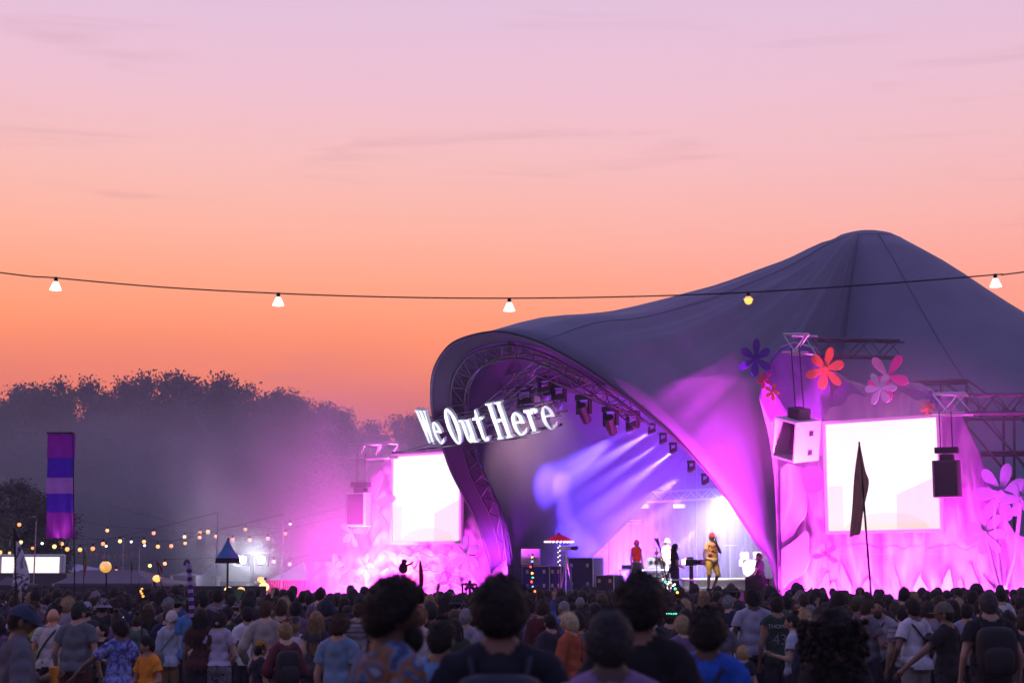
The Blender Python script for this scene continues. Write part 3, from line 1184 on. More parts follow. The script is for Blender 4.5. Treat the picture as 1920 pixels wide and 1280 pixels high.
# lighting truss along the right-hand arch, and the one down to the sign
TN = 2.0
ta, tb, tcn = stn(1012, 692, 4.2), stn(1196, 768, 2.6), stn(896, 792, 4.0)
truss('lamp_truss', 'lighting truss slanting down the right side inside the tent mouth', ta, tb, .45, .035, 'steel_dark')
truss('lamp_truss', 'lighting truss slanting down left from the top of the mouth towards the sign', ta, tcn, .45, .025, 'steel_dark')
truss('lamp_truss', 'faint long truss across the upper inside of the tent', stn(862, 738, 2.5), stn(1015, 705, 2.5), .5, .03, 'steel_dark')

BLUE, WARM, WHITE, MAG = (.13, .08, 1.0), (1, .72, .5), (1, .93, 1), (1, .06, .85)
moving_head('stage lamp beside the letter sign, second from the left of the truss', stn(985, 722, 3.9), stn(962, 870, 1), 3400, WARM, 46, .34, 'lens_warm')
moving_head('stage lamp nearest the top of the lamp truss', stn(1022, 703, 4.0), stn(980, 900, -3), 3600, WARM, 46, .3, 'lens_warm')
moving_head('stage lamp on the slanted truss, pointing right, third from the top', stn(1048, 716, 3.8), stn(1020, 960, -5), 900, WARM, 45, .3, 'lens_warm')
moving_head('stage lamp in the middle of the slanted truss, head turned down right', stn(1095, 738, 3.4), stn(1196, 1035, -.5), 700, (1, .9, .88), 16, .3)
moving_head('stage lamp second from the lower end of the slanted truss', stn(1145, 760, 3.0), stn(1180, 930, 1), 0, WHITE, 20, .3)
moving_head('stage lamp at the lower right end of the slanted truss', stn(1186, 768, 2.7), stn(1000, 925, -1.5), 230000, BLUE, 13, .26, 'lens_blue')
EDGE = [(1222, 792, 1010, 935, 1.6), (1262, 828, 1080, 985, 1.4), (1296, 862, 1130, 1000, 1.3), (1243, 810, 1045, 960, 1.5), (1322, 886, 1170, 1010, 1.2)]
for i, (a, b, c, d, n) in enumerate(EDGE):
    moving_head('small blue beam lamp %s down the right edge of the tent mouth' % ('first', 'third', 'fourth', 'second', 'fifth')[i], stn(a, b, n), stn(c, d, -2.5), (300000, 260000, 260000, 230000, 230000)[i], BLUE, (10, 10, 10, 7, 8)[i], .14, 'lens_blue', .03)
moving_head('small white beam lamp low on the right edge of the tent mouth', stn(1372, 918, .9), stn(1225, 1066, -2.5), 110000, WHITE, 4.2, .14, 'lens_white', .02)
moving_head('small white wash lamp above the singer at the right of the mouth', stn(1362, 905, -.6), st(1.2, -3.6, DECK_Z + .8), 12000, (1, .94, 1), 105, .16, 'lens_white', .08)
moving_head('white key lamp over the singer, hidden behind the arch', stn(1290, 800, 2.3), st(2.9, -.1, DECK_Z + 1), 1300, (1, .86, .6), 18, .18, 'lens_white', .06)

# two bright little lamps and flat panels on the back truss
for i, px in enumerate((1163, 1173)):
    o = MB().cyl(stn(px, 943, -6.2), stn(px, 943, -6.1), .08, n=14)
    t = thing('blinder_lamp', 'small round white lamp on the back truss, %s of the pair' % ('left', 'right')[i], 'lamp', tuple(stn(px, 943, -6.2)))
    o.build('lens', MATS['lens_white'], t)
    MB().cyl(stn(px, 943, -6.45), stn(px, 943, -6.2), .1, n=14).build('can', MATS['black'], t)
for i, (a, b, c, d) in enumerate(((1194, 945, 1215, 952), (1263, 945, 1283, 952), (1187, 843, 1203, 850))):
    t = thing('panel_lamp', 'flat rectangular lamp panel %s' % ('on the back truss, nearer the round lamps', 'on the back truss, right one of the two', 'glowing high in the beams')[i], 'lamp', tuple(stn(a, b, -6.3)))
    p = [stn(a, b, -6.2), stn(c, b, -6.2), stn(c, d, -6.2), stn(a, d, -6.2)]
    MB().prism(p, -NF * .12).build('housing', MATS['cabinet'], t)
    o = MB().prism([q + NF * .004 for q in p], NF * .01).build('face', MATS['lens_dim'] if 'lens_dim' in MATS else emitter('lens_dim', (.75, .7, 1), 1.1), t)


# ground-row floods that wash the cloth walls and the tent leg
def flood(label, px, n, aim_px, power, col=MAG, w=.7, gz=.25, spread=120):
    b = stn(px, 1110, n)
    b.z = gz
    aim = aim_px
    t = thing('floodlight', label, 'floodlight', (b.x, b.y, 0), 'magenta floods at the foot of the set walls')
    d = (aim - b).normalized()
    R = d.to_track_quat('Y', 'Z').to_matrix()
    hs = MB().box(b, (w, .16, .26), R).build('housing', MATS['black'], t)
    MB().box(b + d * .085, (w * .92, .006, .2), R).build('lens', MATS['lens_pink'], hs)
    MB().box(V(b.x, b.y, gz * .35), (w * .7, .1, gz * .7), R).build('stand', MATS['dark_metal'], t)
    light('AREA', 'flood_light', t, b + d * .12, aim, power, col, (w, .2), spread=spread)


for i, (px, p) in enumerate(((1490, 520), (1580, 520), (1670, 540), (1760, 600), (1850, 760), (1940, 700))):
    q = stn(px + 6, 1010, WALL_N)
    flood('magenta floodlight on the ground before the right wall, %s from the tent' % ('first', 'second', 'third', 'fourth', 'fifth', 'sixth')[i], px, 1.5, q, p * .68, (1, .075, .88), spread=140)
for i, (px, p) in enumerate(((600, 330), (660, 420), (735, 500), (820, 480), (885, 380))):
    q = stn(px, 1030, WALL_N)
    flood('magenta floodlight on the ground before the left wall, %s from its left end' % ('first', 'second', 'third', 'fourth', 'fifth')[i], px, 1.5, q, p * .68, (1, .075, .88), spread=140)
flood('magenta floodlight lighting the right leg of the tent', 1560, 3.4, hit(1432, 930, MID, N_MOUTH), 1150, MAG, spread=55)
flood('magenta floodlight lighting the left leg of the tent', 905, 3.4, hit(870, 930, MID, N_MOUTH), 30, MAG, spread=70)


def up_flood(label, p, aim, power, col, w=.4):
    t = thing('floor_lamp', label, 'floodlight', (p.x, p.y, p.z - .2))
    d = (aim - p).normalized()
    R = d.to_track_quat('Y', 'Z').to_matrix()
    MB().box(p, (w, .16, .26), R).build('housing', MATS['black'], t)
    MB().box(p + d * .085, (w * .9, .006, .2), R).build('lens', MATS['lens_pink'], t)
    MB().box(p - UP * .15, (w * .6, .1, .12), R).build('stand', MATS['dark_metal'], t)
    light('AREA', 'floor_light', t, p + d * .12, aim, power, col, (w, .2))


up_flood('purple floor lamp at the left side of the stage, aimed into the roof', st(-4.6, .3, DECK_Z + .2), st(-3.6, 4.5, 8.5), 420, (.50, .03, .8))
up_flood('violet floor lamp at the back left of the stage', st(-4.2, -6.6, DECK_Z + .2), st(-2, -3.5, 9), 3200, (.26, .05, 1))

flood('added magenta floodlight aimed up into the smoke left of the left screen', 690, 2.2, stn(668, 900, 1.0), 2200, (1, .10, .80), spread=120)  # extra flood added to turn the smoke pink

# lamps and arms of the bar added to light the sign
bar = [o for o in COL.objects if o.name.startswith('added_sign_bar')][0]
b0, b1 = SB - SX * SW * .03 + NF * 1.0 - UP * .16, SB + SX * SW * .95 + NF * 1.0 - UP * .16
MB().cyl(b0, b1, .018, n=6).build('bar', MATS['dark_metal'], bar)
for s in (.02, .3, .6, .9):
    q = b0.lerp(b1, s)
    light('AREA', 'bar_light', bar, q + SY * .05, SB + SX * SW * s + SY * SCAP * .7, 24, (.85, .88, 1), (1.5, .08))
    MB().box(q, (.3, .04, .04), RST).build('lamp_head', MATS['black'], bar)
for s in (.1, .9):
    MB().cyl(b0.lerp(b1, s), SB + SX * SW * s - SD * .6, .012, n=5).build('arm', MATS['dark_metal'], bar)

# ------------------------------------------------------------------ stage equipment
def col(o, c):
    o.color = (*c, 1)
    return o


def flight_case(label, px0, px1, py0, py1, n, color, depth=.6, lift=None):
    a, b = stn(px0, py0, n), stn(px1, py1, n)
    u0, u1 = (a - MID).dot(U), (b - MID).dot(U)
    z1, z0 = a.z, (DECK_Z if lift is None else lift)
    t = thing('flight_case', label, 'case', tuple(st((u0 + u1) / 2, n, z0)))
    w, h = u1 - u0, z1 - z0
    c = st((u0 + u1) / 2, n - depth / 2, (z0 + z1) / 2)
    sh = col(MB().box(c, (w - .02, depth - .02, h - .02), RST).build('shell', MATS['paint_obj'], t), color)
    e = .03
    for s in (-1, 1):
        for q in (-1, 1):
            MB().box(c + U * s * w / 2 + NF * q * depth / 2, (e, e, h), RST).build('corner_edge', MATS['alu'], t)
            MB().box(c + UP * s * h / 2 + NF * q * depth / 2, (w, e, e), RST).build('rim', MATS['alu'], t)
    for s in (-.3, .3):
        for q in ((-.28, .28) if h > .7 else (.15,)):
            MB().box(c + U * s * w + NF * (depth / 2 + .008) + UP * q * h, (.1, .02, .12), RST).build('latch', MATS['alu'], sh)
    return t


flight_case('tall blue flight case at the left of the stage', 979, 1031, 1061, 1105, -.3, (.05, .04, .30))
flight_case('blue flight case with four latches beside the tall one', 1032, 1052, 1061, 1105, -.35, (.05, .04, .30))
flight_case('small open-fronted dark flight case with pale edges', 1117, 1151, 1078, 1105, -.2, (.05, .035, .09))
flight_case('dark equipment case beside the decks behind the foreground head', 1062, 1112, 1046, 1105, -1.2, (.05, .03, .10))


def board(name, label, px0, py0, px1, py1, n, color, cat='board', th=.04):
    t = thing(name, label, cat, tuple(stn(px0, py1, n)))
    p = [stn(px0, py0, n), stn(px1, py0, n), stn(px1, py1, n), stn(px0, py1, n)]
    col(MB().prism(p, -NF * th).build('panel', MATS['paint_obj'], t), color)
    f = [(p[i], p[(i + 1) % 4]) for i in range(4)]
    for a, b in f:
        MB().cyl(a + NF * .004, b + NF * .004, .02, n=5).build('edge', MATS['white_paint'], t)
    return t, p


wb, P4 = board('white_board', 'square white board standing on the blue flight case', 978, 1029, 1012, 1058, -.4, (.8, .72, .78))
pb, P5 = board('notice_board', 'white notice sheet hung high on the dark backdrop', 1086, 980, 1109, 1007, -4.5, (.85, .8, .88))
for P in (P5[1], P5[0]):
    MB().cyl(P, V(P.x, P.y, P.z + 1.2), .01, n=4).build('cord', MATS['black'], pb)


emitter('bulb_white', (1, .95, 1), 3)
emitter('bulb_red', (1, .03, .02), 4)
emitter('bulb_green', (.05, 1, .5), 3)
emitter('bulb_amber', (1, .4, .05), 4)
emitter('bulb_blue', (.2, .3, 1), 3)
emitter('bulb_yellow', (1, .75, .08), 4)
emitter('bulb_warm', (1, .46, .06), 1.7)
emitter('bulb_orange', (1, .26, .02), 2.0)
emitter('bulb_lemon', (1, .7, .18), 1.8)


def let_through(m, colr, fac):
    """thin cloth: part of the light from behind comes through"""
    t = m.node_tree
    b = t.nodes['Principled BSDF']
    tr = nd(t, 'ShaderNodeBsdfTranslucent')
    tr.inputs[0].default_value = (*colr, 1)
    mx = nd(t, 'ShaderNodeMixShader')
    mx.inputs[0].default_value = fac
    t.links.new(b.outputs[0], mx.inputs[1])
    t.links.new(tr.outputs[0], mx.inputs[2])
    t.links.new(mx.outputs[0], t.nodes['Material Output'].inputs[0])


def parasol_mat():
    m = pm('parasol_paper', (1, 1, 1), .8, objcol=True)
    let_through(m, (.9, .02, .10), .6)


def parasol():
    t = thing('parasol', 'red parasol edged with white lights on a decorated pole', 'parasol', tuple(V(stn(1047, 1100, 2.2).x, stn(1047, 1100, 2.2).y, 0)))
    c = stn(1048, 1014, 2.2)
    k = (stn(1098, 1014, 2.2) - c).length / 50
    rx = 27 * k * .82
    rows = []
    for f, h in ((1, 0), (.8, .07), (.5, .15), (.2, .2), (.02, .28)):
        rows.append([c + V(math.cos(2 * math.pi * i / 24) * rx * f, math.sin(2 * math.pi * i / 24) * rx * f, h) for i in range(24)])
    m = MB()
    m.grid(rows, closed=True)
    col(m.build('canopy', MATS['parasol_paper'], t), (.9, .02, .10))
    for i in range(24):
        a = 2 * math.pi * (i + .5) / 24
        MB().ell(c + V(math.cos(a) * rx, math.sin(a) * rx, -.02), .025, 6, 4).build('bulb', MATS['bulb_white'], t)
    MB().cyl(V(c.x, c.y, 0), c + UP * .2, .018, n=6).build('pole', MATS['dark_metal'], t)
    for i in range(14):
        z = c.z - .1 - i * .05
        MB().ell(V(c.x + .03 * math.sin(i * 2.1), c.y + .03 * math.cos(i * 2.1), z), .02, 6, 4).build('bulb', MATS['bulb_white'], t)


parasol_mat()
parasol()


def tripod(label, px, py, n, z0, hpx=None):
    t = thing('tripod', label, 'tripod', tuple(stn(px, 1105, n)))
    top = stn(px, py, n)
    for a in (.4, 2.5, 4.6):
        f = V(top.x + .5 * math.cos(a), top.y + .5 * math.sin(a), z0)
        MB().cyl(top, f, .028, .022, n=6).build('leg', MATS['alu'], t)
        mid = top.lerp(f, .5)
        MB().cyl(mid, V(top.x, top.y, mid.z - .08), .012, n=5).build('strut', MATS['alu'], t)
    MB().cyl(V(top.x, top.y, top.z - .5), top + UP * .1, .025, n=8).build('column', MATS['alu'], t)
    return t, top


tp, tpt = tripod('tall pale tripod carrying a small camera beside the red parasol', 1062, 1038, 1.6, 0)
cm = thing('video_camera', 'small pale video camera on the tall tripod', 'camera', tuple(tpt))
MB().box(tpt + UP * .18, (.42, .16, .14), RST).build('body', MATS['cabinet'], cm)
MB().cyl(tpt + UP * .18 + U * .2, tpt + UP * .18 + U * .42, .06, .07, n=10).build('lens', MATS['black'], cm)
MB().box(tpt + UP * .3 - U * .05, (.3, .03, .03), RST).build('handle', MATS['black'], cm)


def table(label, px0, px1, py, n):
    a, b = stn(px0, py, n), stn(px1, py, n)
    u0, u1, z = (a - MID).dot(U), (b - MID).dot(U), a.z
    t = thing('stage_table', label, 'table', tuple(st((u0 + u1) / 2, n, DECK_Z)))
    c = st((u0 + u1) / 2, n - .35, z)
    MB().box(c, (u1 - u0, .7, .05), RST).build('top', MATS['white_paint'], t)
    for s in (-1, 1):
        for q in (-.3, .3):
            p = c + U * s * ((u1 - u0) / 2 - .05) + NF * q
            MB().cyl(V(p.x, p.y, DECK_Z), V(p.x, p.y, z), .025, n=6).build('leg', MATS['alu'], t)
    m = MB()
    p, q = st(u0, n, z - .05), st(u1, n, z - .05)
    lattice(m, (p, q), (p - UP * .16, q - UP * .16), .012, .16, 0)
    m.build('lacing', MATS['alu'], t)
    MB().cyl(p - UP * .16, q - UP * .16, .015, n=6).build('lower_rail', MATS['alu'], t)
    return c, z


c1, z1 = table('table of effects with lattice front at the left of the woman in red', 1160, 1192, 1068, -1.0)
c2, z2 = table('pale table with lattice front at the right of the woman in red', 1203, 1250, 1068, -1.6)
dk = thing('sound_desk', 'dark mixing desk with knobs on the left stage table', 'mixer', tuple(c1 + UP * .04))
MB().box(c1 + UP * .1, (.6, .45, .12), RST).build('body', MATS['black'], dk)
for i in range(6):
    for j in range(3):
        MB().cyl(c1 + UP * .16 + U * (i * .09 - .22) + NF * (j * .12 - .1), c1 + UP * .19 + U * (i * .09 - .22) + NF * (j * .12 - .1), .02, n=6).build('knob', MATS['alu'], dk)
kb = thing('amplifier', 'pink-lit amplifier box on the right stage table', 'amplifier', tuple(c2 + UP * .04))
MB().box(c2 + UP * .24, (.75, .4, .38), RST).build('body', MATS['cabinet'], kb)
for s in (-.2, 0, .2):
    MB().cyl(c2 + UP * .24 + U * s + NF * .2, c2 + UP * .24 + U * s + NF * .215, .07, n=12).build('dial', MATS['black'], kb)
rk = thing('equipment_rack', 'pale blue lit rack under the right stage table', 'rack', tuple(c2 - UP * .9))
MB().box(V(c2.x, c2.y, DECK_Z + .33), (.7, .5, .62), RST).build('body', MATS['cabinet'], rk)
for i in range(4):
    MB().box(V(c2.x, c2.y, DECK_Z + .12 + i * .14) + NF * .255, (.6, .012, .1), RST).build('unit', MATS['steel_dark'], rk)


pm('drum_shell', (.22, .18, .22), .5)


def drums():
    b = st(3.0, -3.0, DECK_Z + .43)
    t = thing('drum_kit', 'pale drum kit lost in the bright smoke behind the singer', 'drum kit', tuple(b))
    MB().cyl(b + UP * .3 + NF * .3, b + UP * .3 - NF * .1, .29, n=20).build('bass_drum', MATS['drum_shell'], t)
    for u, n, z, r in ((-.3, .1, .72, .16), (.2, .1, .74, .17), (.65, -.3, .45, .2), (-.6, -.4, .5, .18)):
        MB().cyl(b + U * u + NF * n + UP * (z - .12), b + U * u + NF * n + UP * (z + .1), r, n=16).build('drum', MATS['drum_shell'], t)
        MB().cyl(V(b.x, b.y, b.z) + U * u * 1.1 + NF * n, b + U * u + NF * n + UP * (z - .12), .015, n=5).build('stand', MATS['alu'], t)
    for u, n, z in ((-.8, .2, 1.05), (.75, .3, 1.1), (.9, -.5, 1.0)):
        MB().cyl(b + U * u + NF * n + UP * z, b + U * u + NF * n + UP * (z + .012), .23, .22, n=18).build('cymbal', MATS['alu'], t)
        MB().cyl(b + U * u + NF * n, b + U * u + NF * n + UP * z, .012, n=5).build('stand', MATS['alu'], t)


drums()


def mic_stand():
    p = stn(1232, 1050, .2)
    t = thing('mic_stand', 'thin microphone stand hung with a yellow and a red ball', 'mic stand', (p.x, p.y, DECK_Z))
    top = stn(1231, 1026, .2)
    MB().cyl(V(top.x, top.y, DECK_Z), top, .015, n=6).build('pole', MATS['black'], t)
    MB().cyl(V(top.x, top.y, DECK_Z), V(top.x, top.y, DECK_Z + .03), .15, n=14).build('foot', MATS['black'], t)
    col(MB().ell(stn(1231, 1036, .22), .06, 10, 8).build('ball', MATS['plastic'], t), (.85, .6, .02))
    col(MB().ell(stn(1236, 1049, .22), .06, 10, 8).build('ball', MATS['plastic'], t), (.6, .0, .02))


mic_stand()


def pit_camera():
    n = 2.6
    p = stn(1296, 1105, n)
    t = thing('broadcast_camera', 'large black broadcast camera on a pedestal before the singer', 'camera', (p.x, p.y, 0))
    c = stn(1296, 1054, n)
    D = (U * .86 + NF * .2).normalized()
    Rm = Matrix((D, D.cross(-UP), UP)).transposed()
    MB().box(c, (.34, .16, .18), Rm).build('body', MATS['black'], t)
    MB().cyl(c + D * .17, c + D * .42, .06, .075, n=12).build('lens', MATS['black'], t)
    MB().cyl(c + D * .42, c + D * .46, .085, .085, n=12).build('lens_hood', MATS['dark_metal'], t)
    MB().box(c + UP * .13 - D * .05, (.22, .05, .06), Rm).build('handle', MATS['black'], t)
    MB().box(c - D * .24 + UP * .02, (.06, .20, .13), Rm).build('viewfinder', MATS['lens_white'], t)
    MB().box(c + UP * .11 - D * .22, (.05, .04, .04), Rm).build('tally_lamp', MATS['bulb_red'], t)
    MB().cyl(c - UP * .1, V(c.x, c.y, 0), .06, .08, n=10).build('column', MATS['dark_metal'], t)
    for a in (0, 2.1, 4.2):
        MB().cyl(c - UP * .35, V(c.x + .4 * math.cos(a), c.y + .4 * math.sin(a), 0), .03, n=6).build('leg', MATS['dark_metal'], t)
    # camera platform
    q = thing('camera_platform', 'white-edged low platform carrying the camera operator', 'platform', (stn(1270, 1105, n).x, stn(1270, 1105, n).y, 0))
    c0 = stn(1268, 1086, n + .2)
    for s in (-1, 1):
        for e in (-.3, .3):
            pp = c0 + U * s * .42 + NF * e
            MB().cyl(V(pp.x, pp.y, 0), V(pp.x, pp.y, c0.z - .03), .03, n=6).build('leg', MATS['white_paint'], q)
    MB().box(c0 - UP * .01, (.95, .75, .05), RST).build('top', MATS['white_paint'], q)
    return n, c0


PIT_N, PIT_C = pit_camera()

# ------------------------------------------------------------------ props carried above the crowd
def pole_thing(name, label, cat, px, base_py, top_px, top_py, Y, r=.012):
    a, b = at(px, base_py, Y), at(top_px, top_py, Y)
    d = (a - b)
    gz = ground_z(Y) + .9
    a = b + d * ((b.z - gz) / max(.05, (b.z - a.z)))
    t = thing(name, label, cat, tuple(a))
    MB().cyl(a, b, r * 1.2, r, n=6).build('pole', MATS['dark_metal'], t)
    return t, a, b


def cloth_sheet(P, amp, seed, k=2.0, mat='canvas', name='flag', parent=None, color=None):
    """a sheet through rows of points, rippled in depth"""
    m = MB()
    rows = []
    for j, r in enumerate(P):
        rr = []
        r = smooth_path([Vector(p) for p in r], 5)
        for i, p in enumerate(r):
            w = amp * noise.noise(V(p.x * k, p.z * k, seed)) + amp * .6 * math.sin(i * .9 + j * .4 + seed)
            rr.append(p + V(0, w, 0))
        rows.append(rr)
    m.grid(rows)
    o = m.build(name, MATS[mat], parent, smooth=True)
    s = o.modifiers.new('thick', 'SOLIDIFY')
    s.thickness = .006
    if color:
        col(o, color)
    return o


printed('flag_print', [(.03, .02, .05), (.80, .72, .88), (.80, .72, .88), (.05, .03, .06), (.8, .74, .86)], scale=3.2, bump=.3, dist=2.0)
printed('brown_flag', [(.62, .28, .24), (.70, .32, .26), (.58, .26, .23)], scale=2.0, bump=.4)


let_through(MATS['brown_flag'], (.40, .14, .10), .2)


def loop_rows(left, right, k=3):
    return [[a.lerp(b, i / k) for i in range(k + 1)] for a, b in zip(left, right)]


def left_flag():
    Y = 17.0
    t, a, b = pole_thing('festival_flag', 'tall pale teardrop flag with black lettering shapes at the left edge', 'flag', 31, 1125, 27, 990, Y, .014)
    L = [at(*p, Y) for p in ((27, 990), (27, 1010), (28, 1040), (26, 1070), (24, 1098))]
    R = [at(*p, Y) for p in ((28, 990), (38, 1020), (48, 1050), (56, 1085), (46, 1112))]
    cloth_sheet(smooth_rows(loop_rows(L, R)), .010, 3.0, 3, 'flag_print', 'flag', t)


def smooth_rows(rows, k=4):
    cols = list(zip(*rows))
    cols = [smooth_path(list(c), k) for c in cols]
    return [list(r) for r in zip(*cols)]


left_flag()


def screen_flag():
    Y = 27.0
    t, a, b = pole_thing('festival_flag', 'long dark brown pennant flag on a thin pole in front of the right screen', 'flag', 1633, 1112, 1611, 828, Y, .016)
    L = [at(*p, Y) for p in ((1611, 828), (1603, 880), (1600, 910), (1598, 950), (1595, 985), (1593, 1006))]
    R = [at(*p, Y) for p in ((1612, 828), (1622, 880), (1629, 905), (1620, 950), (1616, 980), (1613, 1002))]
    cloth_sheet(smooth_rows(loop_rows(L, R)), .012, 8.0, 2, 'brown_flag', 'flag', t)


screen_flag()


def banner_tower():
    Y = 36.0
    t, a, b = pole_thing('banner_tower', 'tall square purple banner tower of banded cloth on a pole', 'banner', 140, 1120, 137, 812, Y, .014)
    x0, x1 = at(90, 812, Y), at(137, 812, Y)
    w = x1.x - x0.x
    cols = [(.60, .05, .70), (.20, .04, .80), (.75, .40, .88), (.20, .04, .80), (.64, .05, .72)]
    ys = [812, 858, 895, 925, 960, 1008]
    cx, cy = (x0.x + x1.x) / 2 - .02, Y + w * .2
    z_top, z_bot = at(113, 812, Y).z, at(113, 1008, Y).z
    x_top, x_bot = at(112, 812, Y).x, at(112, 1008, Y).x
    sway = lambda z: .015 * math.sin(z * 1.3) + x_top + (x_bot - x_top) * (z_top - z) / (z_top - z_bot) - cx
    for i in range(5):
        za, zb = at(110, ys[i], Y).z, at(110, ys[i + 1], Y).z
        rows = []
        for j in range(9):
            z = za + (zb - za) * j / 8
            row = []
            fl = .06 * max(0, (j / 8 - .5)) if i == 4 else 0
            for q in range(48):
                s = q / 48 * 4
                e, f = int(s) % 4, s - int(s)
                cs = [(-.5, -.5), (.5, -.5), (.5, .5), (-.5, .5)]
                p0, p1 = cs[e], cs[(e + 1) % 4]
                x, y = p0[0] + (p1[0] - p0[0]) * f, p0[1] + (p1[1] - p0[1]) * f
                rip = 1 + .03 * math.sin(q * 2.2 + i) + fl
                row.append(V(cx + x * w * rip * (1.0 if i % 2 == 0 else .96) + sway(z), cy + y * w * rip * .4 + .02 * math.sin(q + z * 3), z))
            rows.append(row)
        m = MB()
        m.grid(rows, closed=True)
        col(m.build('cloth_band', MATS['canvas_glow'], t, smooth=False), cols[i])
    MB().box(V(cx, cy, at(110, 811, Y).z), (w * 1.02, w * .45, .03)).build('top_frame', MATS['dark_metal'], t)
    MB().cyl(V(b.x, b.y, b.z), V(cx, cy, b.z), .015, n=5).build('arm', MATS['dark_metal'], t)
    # uplighter standing inside the foot of the cloth tube
    q = V(x_bot, cy, at(110, 1006, Y).z)
    MB().cyl(q - UP * .1, q, .06, n=10).build('uplighter', MATS['dark_metal'], t)
    MB().cyl(q - UP * .25, q - UP * .1, .012, n=5).build('bracket', MATS['dark_metal'], t)
    light('SPOT', 'inner_light', t, q - UP * .3, q + UP * 3, 60, (1, .75, 1), spot=60, blend=1.0, radius=.1)


# thin banner cloth that lets light through
def thin_cloth(name):
    m = pm(name, (1, 1, 1), .9, objcol=True, var=.22, scale=6, bump=.4, bscale=10)
    t = m.node_tree
    b = t.nodes['Principled BSDF']
    tr = nd(t, 'ShaderNodeBsdfTranslucent')
    oi = nd(t, 'ShaderNodeObjectInfo')
    t.links.new(oi.outputs['Color'], tr.inputs[0])
    mx = nd(t, 'ShaderNodeMixShader')
    mx.inputs[0].default_value = .5
    t.links.new(b.outputs[0], mx.inputs[1])
    t.links.new(tr.outputs[0], mx.inputs[2])
    t.links.new(mx.outputs[0], t.nodes['Material Output'].inputs[0])
    return m


thin_cloth('canvas_glow')
banner_tower()


def blue_shade():
    Y = 30.0
    t, a, b = pole_thing('tassel_shade', 'blue pyramid shade with dark tassels on a pole', 'totem', 426, 1112, 428, 1008, Y, .02)
    c = at(427, 1046, Y)
    tip = at(427, 1008, Y)
    w = (at(449, 1046, Y).x - at(405, 1046, Y).x) / 2
    cs = [c + V(w * math.cos(q), w * math.sin(q), 0) for q in (math.radians(200), math.radians(290), math.radians(20), math.radians(110))]
    for i in range(4):
        p, q = cs[i], cs[(i + 1) % 4]
        o = MB().prism([p, q, q.lerp(tip, .5) + V(0, 0, -.03), tip, p.lerp(tip, .5) + V(0, 0, -.03)], V(0, 0, -.008)).build('panel', MATS['canvas_glow'], t)
        col(o, (.16, .42, .85) if i % 2 == 0 else (.40, .30, .85))
        for k in range(9):
            s = p.lerp(q, (k + .5) / 9)
            col(MB().cyl(s, s - UP * .09, .02, .03, n=5).build('tassel', MATS['canvas'], t), (.03, .015, .03))


blue_shade()


def ball_lantern():
    Y = 30.0
    t, a, b = pole_thing('paper_lantern', 'glowing yellow ball lantern on a thin pole', 'lantern', 200, 1118, 199, 1073, Y, .015)
    c = at(198, 1062, Y)
    r = (at(209, 1062, Y).x - at(187, 1062, Y).x) / 2
    MB().ell(c, r, 18, 12, fn=lambda d: 1 + .03 * noise.noise(d * 5)).build('globe', MATS['lantern_glow'], t, smooth=True)
    MB().cyl(c + UP * r * .9, c + UP * r * 1.1, .05, n=8).build('cap', MATS['dark_metal'], t)


def glow_mat(name, c0, c1, strength, scale):
    m = emitter(name, c0, strength)
    t = m.node_tree
    b = t.nodes['Principled BSDF']
    co = nd(t, 'ShaderNodeTexCoord')
    n = nd(t, 'ShaderNodeTexVoronoi', Scale=scale)
    t.links.new(co.outputs['Object'], n.inputs['Vector'])
    r = ramp(t, [(0, c1), (.5, c0)])
    t.links.new(n.outputs['Distance'], r.inputs[0])
    t.links.new(r.outputs[0], b.inputs['Emission Color'])


glow_mat('lantern_glow', (.8, .36, .004), (1, .75, .06), 1.0, 9)
ball_lantern()


def feather(label, px, y0, y1, Y, w, cols, lean=0, name='feather_flag'):
    t, a, b = pole_thing(name, label, 'flag', px, y1 + 25, px + lean, y0, Y, .01)
    n = 6
    for i in range(len(cols)):
        s0, s1 = i / len(cols), (i + 1) / len(cols)
        rows = []
        for j in range(5):
            s = s0 + (s1 - s0) * j / 4
            py = y0 + (y1 - y0) * s
            x = px + lean * (1 - s)
            ww = w * math.sin(math.pi * min(.95, max(.08, s * .85 + .08)))
            rows.append([at(x, py, Y), at(x + ww * .5, py, Y) + V(0, .03, 0), at(x + ww, py + 2, Y)])
        cloth_sheet(rows, .02, i, 3, 'canvas', 'cloth', t, cols[i])
    return t


feather('green and yellow feather flag with a red tip behind the yellow lantern', 157, 1030, 1078, 40, 6, [(.35, .30, .03), (.55, .42, .02), (.45, .12, .03)])
feather('small faint yellow feather flag beyond the marquees', 246, 1050, 1072, 45, 4, [(.45, .33, .03), (.5, .25, .03)])
feather('small red flag on a leaning pole left of the striped totem', 303, 1052, 1072, 28, 5, [(.6, .02, .06), (.5, .02, .05)], -9)
feather('dark red furled flag left of the yellow flower', 786, 1050, 1116, 27, 8, [(.18, .01, .05), (.35, .01, .05), (.12, .01, .06)], 1)


def striped_totem():
    Y = 24.0
    t, a, b = pole_thing('striped_totem', 'lilac pole totem wound with dark stripes and a hooked top', 'totem', 358, 1118, 354, 1058, Y, .02)
    for i in range(13):
        c = a.lerp(b, .45 + .55 * i / 13)
        d = (b - a).normalized()
        col(MB().cyl(c, c + d * .05, .042, n=8).build('band', MATS['canvas'], t), (.42, .26, .7) if i % 2 == 0 else (.06, .04, .1))
    hook = [b + V(.03 * math.cos(q) - .03, 0, .05 * math.sin(q) + .01) for q in (0, .6, 1.2, 1.8, 2.4, 3.0, 3.6)]
    col(MB().tube(hook, .025, 6).build('hook', MATS['canvas'], t), (.12, .08, .2))


striped_totem()


